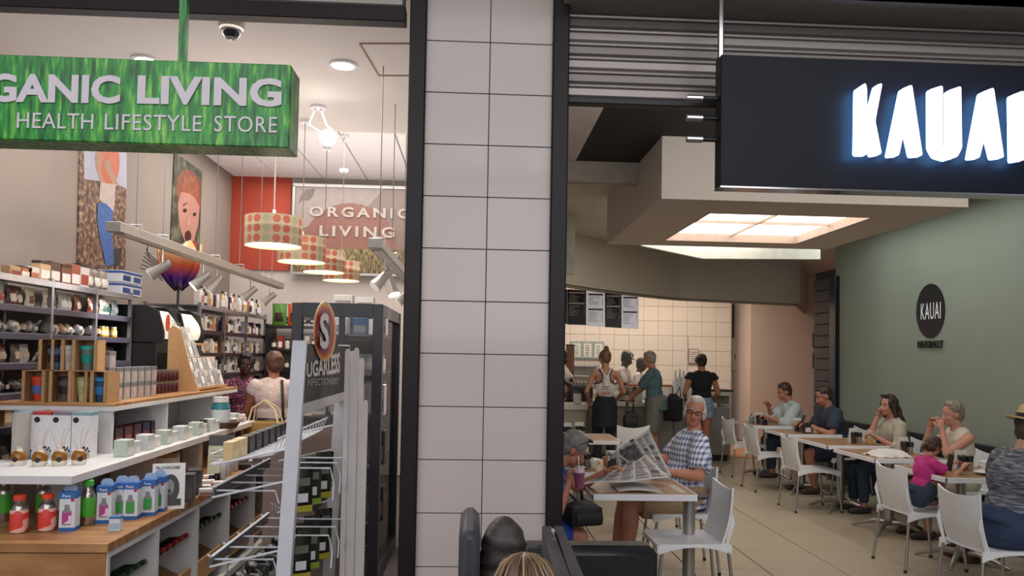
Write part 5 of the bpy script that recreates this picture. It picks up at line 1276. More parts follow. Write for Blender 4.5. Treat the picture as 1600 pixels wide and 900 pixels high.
for i in range(5):
    ya, yb = div[i]+.02, div[i+1]-.02
    MB().prism([V((-2.4, ya, .46)), V((-2.4, ya, .48)), V((-1.78, ya, .18)), V((-1.78, ya, .16))], (0, yb-ya, 0)).build('bin_tray', M_bin, t, world=True)
    MB().box(-1.79, -1.775, ya, yb, .12, .26).build('bin_lip', M_kraft, t, world=True)
    for j in range(6):
        y = ya+.06+j*(yb-ya-.12)/5; K = ('binbottle', i % 2)
        def mk(i=i):
            q = thing('wine_bottle', 'x', 'bottle'); mb = MB(); mb.M = Matrix.Rotation(math.radians(64), 4, 'Y')
            mb.lathe([(.03, 0), (.034, .01), (.034, .17), (.013, .22), (.013, .27)], 12); mb.build('bottle_body', CM('#1f3a22' if i % 2 == 0 else '#20201f', .12), q, smooth=True)
            mb = MB(); mb.M = Matrix.Rotation(math.radians(64), 4, 'Y'); mb.lathe([(.0348, .05), (.0348, .14)], 12); mb.build('paper_label', CM('#cfc9be'), q, smooth=True)
            mb = MB(); mb.M = Matrix.Rotation(math.radians(64), 4, 'Y'); mb.lathe([(.015, .25), (.015, .28), (0, .28)], 10); mb.build('cap', CM('#8b2326' if i % 2 else '#28402a', .3), q, smooth=True); return q
        goods(K, mk, -2.03, y, .36, 0, f'bottle lying in the {ORD[i]} cubby bin, {ORD[j]} along', 'bottles in the gondola bins')
# middle shelf and its carcass
mx1, my0 = -2.02, 4.02; z2 = 1.0; z3 = 1.31
MB().box(-2.93, mx1, my0, my0+.55, z2-.045, z2, .003).build('middle_shelf', M_gw, t, world=True)
MB().box(-2.55, mx1, my0+.55, 7.3, z2-.045, z2, .003).build('middle_shelf', M_gw, t, world=True)
MB().box(-2.6, -2.58, 4.5, 7.3, z1_, z3-.04).build('back_panel', M_gi, t, world=True)
for y in (4.6, 5.5, 6.4, 7.28): MB().box(-2.5, -2.2, y-.012, y+.012, z1_, z2-.04).build('divider', M_gw, t, world=True)
p = aty(178, 690, 4.88); tx1 = p.x+.0
for y in (4.9, 5.75, 6.95): MB().box(-2.58, tx1-.02, y-.014, y+.014, z2, z3-.04).build('divider', M_gw, t, world=True)
MB().box(-2.93, tx1, 4.86, 5.1, z3-.05, z3-.02, .003).build('top_shelf_rail', M_gw, t, world=True); MB().box(-2.6, tx1, 5.1, 7.35, z3-.05, z3-.02, .003).build('top_shelf_rail', M_gw, t, world=True)
MB().box(-2.93, tx1, 4.86, 5.1, z3-.02, z3, .002).build('top_board', M_oak, t, world=True); MB().box(-2.6, tx1, 5.1, 7.35, z3-.02, z3, .002).build('top_board', M_oakY, t, world=True)
def on(px, py, z): return atz(px, py, z)
# --- lowest counter: steel bottles
M_st = mat('#a9a39f', .22, .9, nz=.1)
def steelb(h, r, band, capc, swirl=False):
    def f():
        q = thing('steel_bottle', 'x', 'bottle')
        MB().lathe([(r*.92, 0), (r, h*.02), (r, h*.66), (r*.82, h*.74), (r*.62, h*.78), (r*.62, h*.86), (r*.68, h*.87)], 18).build('bottle_body', M_st, q, smooth=True)
        m = nodes_mat('swirl', lambda nt, v: mixc(nt, mth(nt, 'GREATER_THAN', ntex(nt, v, 9, (1, 1, 2), 1), .5), '#d8433a', '#e9b3a8'), .4) if swirl else CM(band, .45)
        MB().lathe([(r*1.04, h*.2 if not swirl else h*.04), (r*1.06, h*.22), (r*1.06, h*.6), (r*1.03, h*.62)], 18).build('silicone_sleeve', m, q, smooth=True)
        MB().lathe([(r*.72, h*.86), (r*.72, h*.97), (r*.55, h), (0, h)], 16).build('cap', CM(capc, .4), q, smooth=True); return q
    return ('steelb', h, r, band, capc, swirl), f
for i, (px, py, k) in enumerate(((5, 822, 0), (67, 822, 0), (136, 828, 0), (29, 838, 1), (73, 835, 1))):
    p = on(px, py-8 if not k else py-6, z1_)
    K, f = steelb(.24, .036, '#47a62f', '#47b23a') if not k else steelb(.19, .04, '#d8433a', '#e0492f', True)
    goods(K, f, p.x, p.y, z1_, 0, ('green banded tall steel bottle on the wooden counter, '+ORD[i]+' from the left') if not k else ('red swirled short steel bottle with a red cap, '+('left one' if i == 3 else 'one with a blue tag beside it')), 'steel bottles on the wooden counter')
p = on(40, 822, z1_); tg = thing('hang_tag', 'round pale blue hang tag between the red swirled bottles', 'tag', (p.x, p.y-.06, z1_+.05))
mb = MB(); mb.prism([V((.028*math.cos(a), 0, .04+.034*math.sin(a))) for a in [2*PI*i/20 for i in range(20)]], (0, .002, 0)); mb.build('card', CM('#6f9bb5'), tg); MB().cbox(0, -.001, .04, .03, .001, .006).build('printed_line', M_white, tg)
def bbox_(col, w=.075, h=.2):
    def f():
        q = thing('bottle_box', 'x', 'box'); MB().box(-w/2, w/2, -w/2, w/2, 0, h, .002).build('box_body', CM('#d6dde6'), q)
        MB().box(-w/2-.001, w/2+.001, -w/2-.001, w/2+.001, 0, h*.1).build('blue_base', CM('#2f5fa5'), q); MB().box(-w/2-.001, w/2+.001, -w/2-.001, w/2+.001, h*.83, h+.001).build('blue_top', CM('#2f66b0'), q)
        mb = MB(); mb.grid(lambda u, v: V(((u*2-1)*w*.42, -.0+.0*v+.002, h+.0+v*.035*(1-.5*(2*u-1)**4))), 6, 2, .002); mb.build('hang_tab', CM('#9fb6cf'), q)
        m = nodes_mat('bb'+col, lambda nt, v: mixc(nt, mth(nt, 'GREATER_THAN', ntex(nt, v, 16, (1, 1, 1), 1, (0, .6, 0)), .53), col, '#e6c9dd' if col == '#b0418f' else col), .4)
        pr_ = MB(); pr_.prism([V((x*w, -w/2-.0015, z*h)) for x, z in ((-.28, .16), (.28, .16), (.3, .5), (.16, .58), (.14, .68), (-.14, .68), (-.16, .58), (-.3, .5))], (0, .001, 0)); a_ = pr_.build('bottle_print', CM('#8d8a90', .3), q)
        MB().box(-w*.3, w*.3, -w/2-.0025, -w/2-.0015, h*.2, h*.48).build('sleeve_print', m, a_)
        mb = MB(); text(mb, 'Pura', (-w*.3, -w/2-.0015, h*.87), (1, 0, 0), (0, 0, 1), w=w*.5, h=h*.07, depth=.001, bold=.02); mb.build('lettering', M_white, q)
        mb = MB(); mb.prism([V((w*.33+.009*math.cos(a), -w/2-.002, h*.8+.009*math.sin(a))) for a in [2*PI*i/14 for i in range(14)]], (0, .001, 0)); mb.build('red_sticker', CM('#b8284a'), q); return q
    return ('bbox', col, w), f
for i, (px, py, c) in enumerate(((108, 830, '#b0418f'), (165, 818, '#b0418f'), (189, 812, '#3d9a48'), (206, 812, '#3d9a48'), (233, 806, '#3d9a48'), (248, 800, '#3d9a48'))):
    p = on(px, py-2, z1_); K, f = bbox_(c); goods(K, f, p.x, p.y, z1_, .12, f'blue and white bottle box, {"pink" if c[1] == "b" else "green"} print, {ORD[i]} from the left on the counter', 'bottle boxes on the wooden counter')
p = on(181, 829, z1_); K, f = carton(.055, .045, .075, '#cfd8de', '#9fb9c9', '#3d6ba6', 'small_box'); goods(K, f, p.x, p.y, z1_, .1, 'small white and blue box standing before the bottle boxes')
# book standee
p = on(262, 796, z1_); q = thing('book', 'tilted black and white pillowcases picture card propped on the counter', 'book', (p.x, p.y, z1_), .35)
R_ = Matrix.Rotation(math.radians(-16), 4, 'X')
mb = MB(); mb.M = R_; mb.box(-.09, .09, 0, .008, 0, .27, .001); mb.build('cover', CM('#dcd9d8'), q)
mb = MB(); mb.M = R_; text(mb, 'PILLOWCASES', (-.07, -.001, .235), (1, 0, 0), (0, 0, 1), w=.13, h=.018, depth=.001, bold=.02); mb.build('lettering', M_black, q)
mb = MB(); mb.M = R_; mb.prism([V((x, -.001, z)) for x, z in [(.01+.05*math.cos(a), .12+.085*math.sin(a)) for a in [2*PI*i/20 for i in range(20)]]], (0, .001, 0)); hp_ = mb.build('hair_print', M_black, q)
mb = MB(); mb.M = R_; mb.prism([V((x, -.002, z)) for x, z in [(.005+.026*math.cos(a), .13+.045*math.sin(a)) for a in [2*PI*i/20 for i in range(20)]]], (0, .001, 0)); mb.build('face_print', CM('#8d8a88'), hp_)
mb = MB(); mb.M = R_; mb.prism([V((x, -.003, z)) for x, z in [(.005+.01*math.cos(a), .105+.013*math.sin(a)) for a in [2*PI*i/14 for i in range(14)]]], (0, .001, 0)); mb.build('mouth_print', M_black, hp_)
mb = MB(); mb.M = R_; mb.box(-.05, .07, -.002, 0, .02, .06); mb.build('shoulder_print', CM('#2a292b'), q)
# boxes farther along the counter
def KX(x, y, w, d, h, c, a, c2, nm, lab, z=z1_, rz=.0): K, f = carton(w, d, h, c, a, c2, nm); goods(K, f, x, y, z, rz, lab)
def cnt(px, py, w, d, h, c, a, c2, nm, lab, z=z1_, rz=.0):
    p = on(px, py, z); K, f = carton(w, d, h, c, a, c2, nm); goods(K, f, p.x, p.y, z, rz, lab)
cnt(290, 783, .1, .1, .17, '#4f4c52', '#5e5b60', '#3a383d', 'gift_box', 'tall dark grey box on the wooden counter behind the picture card', rz=.2)
cnt(304, 772, .08, .08, .16, '#46434a', '#56535a', '#333136', 'gift_box', 'second dark grey box beside the white tea boxes', rz=.2)
cnt(262, 752, .13, .11, .2, '#cfcac8', '#b8b1ad', '#9c7350', 'blender_box', 'white box with a wooden lid, nearer of the two on the counter', rz=.1)
cnt(300, 732, .13, .11, .24, '#d6d1d0', '#b8b1ad', '#9c7350', 'blender_box', 'white box with a wooden lid and a bottle print, taller one behind', rz=.1)
for i, (px, py, k) in enumerate(((318, 768, 0), (324, 760, 1), (328, 752, 2), (344, 762, 0), (322, 774, 0))): cnt(px, py, .09, .05, .045, '#d8d4d2', '#a5685a', None, 'soap_box', f'small white soap box on the counter, {ORD[i]} of the loose stack', rz=.3)
p = on(343, 742, z1_); q = thing('info_card', 'leaning pale green information card behind the soap boxes', 'card', (p.x, p.y, z1_), .2); R_ = Matrix.Rotation(math.radians(-14), 4, 'X')
mb = MB(); mb.M = R_; mb.box(-.09, .09, 0, .005, 0, .3); mb.build('card_sheet', CM('#b9bda6'), q)
mb = MB(); mb.M = R_; mb.box(-.09, .09, -.001, 0, .22, .3); mb.build('dark_header', CM('#3b3a3e'), q)
for k in range(4): mb = MB(); mb.M = R_; mb.box(-.07, .06, -.001, 0, .18-k*.025, .186-k*.025); mb.build('printed_line', CM('#7b7f70'), q)
for i, (px, py) in enumerate(((356, 742), (367, 736), (349, 750))):
    p = on(px, py, z1_); K, f = bottle(.026, .17, '#b9b7ba', '#8d8b90', None, 'metal_flask'); goods(K, f, p.x, p.y, z1_, 0, f'silver flask on the wooden counter, {ORD[i]} of three', 'silver flasks')
for i in range(3):
    p = on(330+i*8, 756-i*3, z1_); K, f = jar(.02, .06, '#1c1a1c', '#141214', None, 'black_jar'); goods(K, f, p.x, p.y, z1_, 0, f'small black jar by the soap boxes, {ORD[i]} along', 'small black jars')
p = on(392, 726, z1_+.02); q = MB(); r9 = random.Random(5)
tr = thing('sweet_tray', 'tray heaped with green and red wrapped sweets at the far end of the counter', 'tray', (p.x, p.y, z1_)); MB().box(-.14, .14, -.16, .16, 0, .05, .005).build('tray_body', M_dark, tr)
for k in range(34):
    x, y = r9.uniform(-.11, .11), r9.uniform(-.13, .13); c_ = CM(('#7f9c3e', '#b8323f', '#d8cfc2', '#93a64a')[k % 4], .3)
    MB().ell((x, y, .065+r9.uniform(0, .05)), (.022, .016, .013), rot('Z', r9.uniform(0, 180)), 8, 5).build('wrapped_sweet', c_, tr, smooth=True)
# --- middle shelf: reed diffusers and their boxes
def diffuser():
    q = thing('reed_diffuser', 'x', 'diffuser')
    MB().lathe([(.032, 0), (.038, .01), (.038, .05), (.03, .07), (.014, .085), (.013, .1)], 16).build('glass_bottle', mat('#dcd3c0', .08, nz=.1), q, smooth=True)
    MB().lathe([(.0385, .028), (.0388, .05), (.031, .071), (.02, .08)], 16).build('amber_oil', mat('#8a5a1d', .15, nz=.1), q, smooth=True)
    mb = MB(); mb.prism([V((.014*math.cos(a), -.0395, .035+.014*math.sin(a))) for a in [2*PI*i/14 for i in range(14)]], (0, .002, 0)); mb.build('round_label', M_black, q)
    for dx, dy in ((-.05, .01), (.04, -.01), (.015, .03)): MB().tube([V((0, 0, .05)), V((dx, dy, .2))], .0017, 5).build('reed', CM('#c9a88a'), q)
    return q
for i, (px, py) in enumerate(((24, 728), (57, 729), (88, 728), (119, 727))):
    p = on(px, py, z2); goods('diffuser', diffuser, p.x, p.y+.03, z2, i*.2, f'amber reed diffuser bottle on the white shelf, {ORD[i]} from the left', 'reed diffusers on the white shelf')
def dbox(topc, wide=.105):
    def f():
        q = thing('diffuser_box', 'x', 'box'); h = .27; w = wide*1.05
        MB().box(-w/2, w/2, -.045, .045, 0, h, .002).build('box_body', CM('#dcdbde'), q); MB().box(-w/2-.001, w/2+.001, -.046, .046, h*.93, h+.001).build('coloured_top', CM(topc), q)
        mb = MB(); mb.prism([V((-w*.28+.017*math.cos(a), -.0465, h*.83+.017*math.sin(a))) for a in [2*PI*i/16 for i in range(16)]], (0, .001, 0)); mb.build('round_logo', M_black, q)
        mb = MB(); r8 = random.Random(3)
        for k in range(7):
            x = w*.45-k*.009; hh = r8.uniform(.03, .085); mb.prism([V((x-.001, -.0465, 0.004)), V((x+.001, -.0465, .004)), V((x+.001, -.0465, hh)), V((x-.001, -.0465, hh))], (0, .001, 0)); mb.prism([V((x+.005*math.cos(a), -.0465, hh+.008*math.sin(a))) for a in [2*PI*i/8 for i in range(8)]], (0, .001, 0))
        mb.build('plant_print', CM('#2b2a2c'), q); return q
    return ('dbox', topc, wide), f
for i, (px, c) in enumerate(((42, '#7d9aa6'), (72, '#b3423c'), (101, '#7f7788'), (132, '#7fa0ab'))):
    p = on(px, 715, z2); K, f = dbox(c); goods(K, f, aty(px, 690, 4.7).x, 4.7, z2, 0, f'white diffuser box with a {("grey blue", "red", "mauve", "light blue")[i]} top behind the reed diffusers', 'white diffuser boxes')
# small cream boxes along the middle shelf
for i in range(15):
    y = 4.78+i*.15; w_ = .1-.02*(i % 3 == 1); c = ('#b9c6b8', '#d3d4d2', '#cdd0cf', '#dad7d3')[i % 4]
    K, f = carton(w_, .08, .075 if i % 2 else .1, c, '#e3e2df', None, 'cream_box'); goods(K, f, -2.1-.02*(i % 2), y, z2, PI/2, f'small pale cosmetics box on white middle shelf, {ORD[i]} from diffusers', 'cosmetics boxes on the white shelf')
for i in range(8):
    c = ('#5a1f2e', '#4a1a28', '#26304a', '#33201f')[i % 4]; K, f = carton(.11, .09, .13, c, '#7d4350', None, 'dark_carton'); goods(K, f, -2.35, 4.75+i*.14, z2, PI/2, f'dark red or blue carton at the back of the middle shelf, {ORD[i]} along', 'dark cartons on the middle shelf')
# tray with wrapped goods, tall jar
p = on(330, 668, z2); tr = thing('snack_tray', 'brown wicker tray of pink and white wrapped snacks on the white shelf', 'tray', (-2.08, p.y, z2)); MB().lathe([(.1, 0), (.13, .05)], 18).build('tray_body', CM('#4a3428'), tr, smooth=True)
for k in range(10): MB().ell((r9.uniform(-.08, .08), r9.uniform(-.08, .08), .06+r9.uniform(0, .02)), (.035, .02, .015), rot('Z', r9.uniform(0, 180)), 8, 5).build('wrapped_snack', CM(('#d3c5cc', '#b98a9c', '#e2dcd8')[k % 3], .3), tr, smooth=True)
p = on(353, 662, z2); K, f = jar(.075, .26, '#2f6f7c', '#d3d0d0', '#c9cfd2', 'glass_jar'); goods(K, f, -2.1, 6.55, z2, 0, 'tall glass jar with teal contents and white lid on the middle shelf')
for i in range(5): K, f = bowl(.07, ('#a09890', '#c9c0b6', '#6a9a78', '#8b8178', '#d8d1cb')[i], 'mixed_pack'); goods(K, f, -2.12, 6.75+i*.11, z2, 0, f'wrapped pack near the tall glass jar, {ORD[i]} along', 'wrapped packs on the middle shelf')
K, f = jar(.035, .1, '#5c5552', '#3b3634', None, 'steel_mug'); goods(K, f, -2.12, 6.2, z2, 0, 'brushed steel mug near the snack tray')
# --- top shelf: travel cups in open kraft boxes
def cupbox(sleeve, cup, lidc):
    def f():
        q = thing('cup_box', 'x', 'box'); w, d, h = .15, .13, .195
        for (x0, x1, y0, y1, z0, z1) in ((-w/2, -w/2+.003, -d/2, d/2, 0, h), (w/2-.003, w/2, -d/2, d/2, 0, h), (-w/2, w/2, d/2-.003, d/2, 0, h), (-w/2, w/2, -d/2, d/2, 0, .003), (-w/2, w/2, -d/2, d/2, h-.003, h), (-w/2, -w*.36, -d/2, -d/2+.003, 0, h), (w*.36, w/2, -d/2, -d/2+.003, 0, h)):
            MB().box(x0, x1, y0, y1, z0, z1).build('box_panel', M_kraft, q)
        c = MB().lathe([(.03, .004), (.045, .138)], 18).build('cup', CM(cup, .4), q, smooth=True)
        MB().lathe([(.038, .05), (.0445, .1), (.043, .1), (.037, .05)], 18).build('sleeve', CM(sleeve), c, smooth=True); MB().lathe([(.048, .135), (.048, .15), (.04, .158), (0, .156)], 18).build('lid', CM(lidc), c, smooth=True)
        return q
    return ('cupbox', sleeve, cup, lidc), f
cups = [(60, 632, 0, '#4f6fa8', '#d2452c', '#d2452c'), (101, 634, 0, '#23222a', '#5a5652', '#1d1c20'), (130, 636, 0, '#b3ad78', '#c9c296', '#a8a46c'), (157, 632, 0, '#2f7fb8', '#2b4a6e', '#2a88c9'),
        (84, 592, 1, '#232d44', '#5d7fa5', '#1b2233'), (104, 592, 1, '#b9ada2', '#cfc6be', '#d0c8c2'), (136, 592, 1, '#1d8f86', '#6d7a72', '#28b3a4')]
for i, (px, py, l, a, b, c) in enumerate(cups):
    p = aty(px, py, 4.94); K, f = cupbox(a, b, c)
    goods(K, f, p.x, 4.95, z3+l*.196, (-.1, .05, .1, -.15, .12, 0, .08)[i], f'open kraft box with a {("red and blue", "black", "olive", "blue", "navy", "beige", "teal")[i]} travel cup, {("lower", "upper")[l]} row', 'travel cup boxes')
# striped grey tins
M_tin = nodes_mat('tin', lambda nt, v: mixc(nt, mth(nt, 'GREATER_THAN', mth(nt, 'SINE', mth(nt, 'MULTIPLY', mth(nt, 'ADD', sep(nt, v)[0], sep(nt, v)[1]), 520)), 0), '#77777c', '#c9c9cc'), .4)
def tin():
    q = thing('striped_box', 'x', 'box'); MB().box(-.045, .045, -.045, .045, 0, .105, .002).build('box_body', M_tin, q); MB().box(-.046, .046, -.046, .046, .078, .106, .002).build('lid', CM('#74747a'), q)
    MB().cbox(.0, -.0462, .045, .035, .001, .05).build('round_label', CM('#c9a8a4'), q); return q
for i in range(7):
    for k in range(3 if i == 0 else 2): goods('tin', tin, -2.39, 5.13+i*.11, z3+k*.107, PI/2, f'grey striped box, {("lowest", "middle", "upper")[k]} of the {ORD[i]} stack beside the cup boxes', 'grey striped boxes')
for i in range(6):
    for k in range(2): K, f = jar(.03, .09, '#4a1d22', '#7a6a60', None, 'dark_jar'); goods(K, f, -2.4, 5.95+i*.075, z3+k*.092, 0, f'dark red jar beside the kraft wedge, {("lower", "upper")[k]} row, {ORD[i]} along', 'dark red jars')
# kraft wedge with cards, and clear card packs
yw = 6.42
w_ = thing('card_stand', 'stepped kraft card display wedge on the gondola top', 'display', (-2.3, yw, z3))
MB().prism([V((-2.5, yw, z3)), V((-2.24, yw, z3)), V((-2.32, yw, z3+.2)), V((-2.4, yw, z3+.5)), V((-2.46, yw, z3+.54)), V((-2.5, yw, z3+.5))], (0, .02, 0)).build('side_board', M_kraft, w_, world=True)
for k, (x, z) in enumerate(((-2.25, .01), (-2.31, .13), (-2.36, .26), (-2.41, .38))): MB().box(x-.06, x, yw+.02, yw+.75, z3+z, z3+z+.02).build('step', M_kraft, w_, world=True)
for k, (x, z) in enumerate(((-2.24, .01), (-2.3, .13), (-2.35, .26), (-2.4, .38))):
    for j in range(6 if k < 2 else 3):
        q = thing('card_pack', f'clear wrapped card pack on the {ORD[k]} step of the kraft display, {ORD[j]} along', 'card', (x-.02, yw+.09+j*.115, z3+z+.02), PI/2, 'card packs on the kraft display'); R_ = Matrix.Rotation(math.radians(-18), 4, 'X')
        mb = MB(); mb.M = R_; mb.box(-.045, .045, 0, .006, 0, .14, .001); mb.build('card_body', CM(('#c9c7cb', '#b3b1b6', '#d6d0ce')[(j+k) % 3], .15), q); mb = MB(); mb.M = R_; mb.box(-.03, .03, -.001, 0, .03, .09); mb.build('printed_panel', CM(('#8f8c92', '#e2dfde')[(j+k) % 2]), q)
KX(-2.42, 7.2, .16, .14, .14, '#c9c2bd', None, '#d6d0cb', 'white_carton', 'plain pale carton with a lid at the far end of the gondola top', z=z3, rz=.1)
KX(-2.36, 7.05, .16, .03, .13, '#a8a4a2', '#7a7573', None, 'clear_pack', 'grey pack with a curved handle print at the far end of the gondola top', z=z3)
# ================================================================ CONFECTIONERY STAND
t = thing('confectionery_stand', 'leaning white framed confectionery stand with black sugarless sign board', 'display', (-1.05, 4.6, 0))
XT, XBt = -.832, -.905; ya, yb = 3.9, 5.2; M_sw = mat('#d3d4db', .4, nz=.05)
def sxx(z): return XBt+(XT-XBt)*z/1.7
def post(y, w, ztop):
    MB().prism([V((sxx(0)-.0, y-w/2, 0)), V((sxx(0), y+w/2, 0)), V((sxx(ztop), y+w/2, ztop)), V((sxx(ztop), y-w/2, ztop))], (-.07, 0, 0)).build('post', M_sw, t, world=True)
post(ya, .05, 1.705); post(yb, .06, 1.7)
MB().prism([V((sxx(1.36), ya, 1.335)), V((sxx(1.36), yb, 1.335)), V((sxx(1.4), yb, 1.39)), V((sxx(1.4), ya, 1.39))], (-.05, 0, 0)).build('crossbar', M_sw, t, world=True)
MB().prism([V((sxx(1.39), ya, 1.39)), V((sxx(1.39), yb, 1.39)), V((sxx(1.69), yb, 1.69)), V((sxx(1.69), ya, 1.69))], (-.012, 0, 0)).build('sign_board', mat('#1d1c22', .5), t, world=True)
def brd(px, py, d=.0): # point on the board plane
    r_ = ray(px, py); k = (XT-XBt)/1.7; s_ = (XBt+k*H+.002+d)/(r_.x-k*r_.z); return V((0, 0, H))+r_*s_
def brdtext(txt, q0, q1, q2, q3, nm, m, bold=.02, dd=.002):
    """q0 lower left, q1 lower right, q2 upper right, q3 upper left in the photograph -> lettering on the board"""
    vs, fs = text_poly(txt, bold); x0 = min(v.x for v in vs); x1 = max(v.x for v in vs); y0 = min(v.y for v in vs); y1 = max(v.y for v in vs)
    A, B_, Cc, D = brd(*q0, dd), brd(*q1, dd), brd(*q2, dd), brd(*q3, dd); out = []
    for v in vs: u = (v.x-x0)/(x1-x0); w = (v.y-y0)/(y1-y0); out.append((A*(1-u)+B_*u)*(1-w)+(D*(1-u)+Cc*u)*w)
    mb = MB(); mb.add(out, fs); mb.build(nm, m, t, world=True)
brdtext('UGARLESS', (479, 590), (531, 583), (531, 550), (479, 568), 'lettering', M_white, .03); brdtext('NFECTIONERY', (481, 603), (529, 600), (529, 590), (481, 592), 'lettering', mat('#bdbdc2', .5), .0)
def brdoval(cx, cy, rx, ry, d, nm, m):
    mb = MB(); mb.prism([brd(cx+rx*math.cos(a), cy+ry*math.sin(a), d) for a in [2*PI*i/32 for i in range(32)]], (.003, 0, 0)); return mb.build(nm, m, t, world=True)
o1 = brdoval(507, 518, 17.5, 47, .004, 'oval_badge', CM('#d9c2a0'))
for i, (k, c) in enumerate(((.94, '#e0992e'), (.84, '#c9502f'), (.73, '#7d2f5a'), (.6, '#d36a3a'), (.52, '#221d24'))): brdoval(507, 518, 17.5*k, 47*k, .007+.003*i, 'badge_ring', CM(c))
brdtext('S', (500, 545), (514, 545), (514, 489), (500, 489), 'badge_letter', M_white, .03, .03)
# strips and hooks
for k, (z, nm) in enumerate(((.97, 'upper'), (.63, 'lower'))):
    MB().prism([V((-1.275, 3.9, z-.06)), V((-1.275, 4.95, z-.06)), V((-1.265, 4.95, z)), V((-1.265, 3.9, z))], (-.01, 0, 0)).build('price_strip', mat('#5b5c62', .35), t, world=True)
    MB().box(-1.28, -1.262, 3.9, 4.95, z, z+.004).build('strip_edge', M_sw, t, world=True)
    for j in range(5):
        y = 3.93+j*.24; MB().tube([V((-1.3, y, z+.0)), V((-1.27, y, z-.02)), V((-.98, y, z-.02+.0)), V((-.96, y, z-.08))], .005, 6, True).build('hook', M_sw, t, world=True)
for y in (3.9, 5.2):
    for z in (1.13, .97, .63): MB().tube([V((-1.28, y, z-.05)), V((sxx(z)-.03, y, z+.04))], .006, 6).build('bracket', M_sw, t, world=True)
# sloping wire tray
wt = 1.13
for j in range(14): y = 3.95+j*.095; MB().tube([V((-1.3, y, wt)), V((-1.3, y, wt-.05)), V((-1.0, y, wt+.0)), V((-.97, y, wt+.08))], .0035, 5).build('wire', M_sw, t, world=True)
for (x, z) in ((-1.3, wt), (-1.3, wt-.05), (-.97, wt+.08), (-1.0, wt)): MB().tube([V((x, 3.92, z)), V((x, 5.22, z))], .005, 6).build('wire_rail', M_sw, t, world=True)
MB().prism([V((-1.3, 3.93, wt-.055)), V((-1.3, 5.2, wt-.055)), V((-1.0, 5.2, wt-.005)), V((-1.0, 3.93, wt-.005))], (0, 0, .004)).build('tray_floor', M_gi, t, world=True)
for i in range(8):
    c = ('#d9bd8a', '#d6c49a')[i % 2] if i < 2 else ('#1d1c20', '#26252a')[i % 2]; K, f = carton(.11, .05, .1, c, '#3b3a40' if i > 1 else '#e3d3ab', None, 'chocolate_box'); goods(K, f, -1.22, 3.99+i*.14, wt-.04, PI/2, f'{"cream" if i < 2 else "black"} chocolate bar box in the wire tray, {ORD[i]} from the near end', 'chocolate boxes in the wire tray')
# bags hanging on the hooks
for lv, z in enumerate((.93, .58)):
    for i in range(6):
        c = ('#23241e', '#2e2f26', '#1d1e1c')[i % 3]; a = ('#b3a52e', '#8aa83a')[i % 2]
        def mk(c=c, a=a):
            q = thing('hanging_bag', 'x', 'bag'); mb = MB()
            mb.grid(lambda u, v: V(((u*2-1)*.055, -.018*math.sin(PI*v)*(1-(2*u-1)**2), -.22*v)), 5, 7, .0); mb.grid(lambda u, v: V(((u*2-1)*.055, .018*math.sin(PI*v)*(1-(2*u-1)**2), -.22*v)), 5, 7)
            mb.build('pouch_body', CM(c, .3), q, smooth=True); MB().box(-.054, .054, -.012, .012, -.22, -.185, .004).build('coloured_band', CM(a), q)
            MB().box(-.03, .025, -.022, -.018, -.165, -.12).build('white_label', M_white, q); MB().box(-.035, .035, -.021, -.018, -.08, -.04).build('printed_panel', CM('#6d6f60'), q); return q
        px = (478, 492, 508, 482, 496, 512)[i]; Y_ = (4.1, 4.3, 4.5)[i % 3]+.35*(i//3); p = aty(px-4, 700, Y_)
        goods(('hb', c, a), mk, min(p.x, -.8), Y_, z+.1 if not lv else z+.1, .5, f'dark hanging sweet bag, {"yellow" if a[1] == "b" else "green"} base, {("upper", "lower")[lv]} row, {ORD[i]} from near post', 'bags hanging on the confectionery stand')
    for j in range(3):
        y = 4.1+j*.2; MB().tube([V((-.98, y, z+.11)), V((-.74, y, z+.11)), V((-.72, y, z+.03)), V((-.72, y-.02, z-.05))], .0045, 6, True).build('hook', M_sw, t, world=True)
for i in range(6):
    K, f = bowl(.1, '#15181a', 'dark_sweet_bag'); goods(K, f, -1.13+.01*(i % 2), 4.0+.19*i, .42, 0, f'black sweet bag hanging below the lower strip, {ORD[i]} from the near end', 'black bags under the lower strip')
MB().box(-1.28, -.95, 3.92, 5.2, .38, .4).build('lower_tray', M_gi, t, world=True)
# cafe advertisement panel behind
t = thing('advert_panel', 'taupe advertising panel with a dark cup shape behind the stand', 'sign', (-1.2, 5.6, 0)); pts = [(408, 910), (540, 910), (546, 652), (525, 660), (412, 697)]
P = [aty(x, y, 5.35) for x, y in pts]; P[0].z = P[1].z = 0
MB().prism(P, (0, .03, 0)).build('panel_sheet', mat('#8f7a72', .5, nz=.04), t, world=True)
MB().prism([aty(x, y, 5.345) for x, y in [(480+33*math.cos(a), 760+40*math.sin(a)) for a in [2*PI*i/24 for i in range(24)]]], (0, .004, 0)).build('cup_print', mat('#2b272c', .5), t, world=True)
mb = MB(); a = aty(422, 798, 5.345); text(mb, 'The M', a, (1, 0, 0), (0, 0, 1), w=.13, h=.05, depth=.002); mb.build('lettering', mat('#cfc8c6', .5), t, world=True)
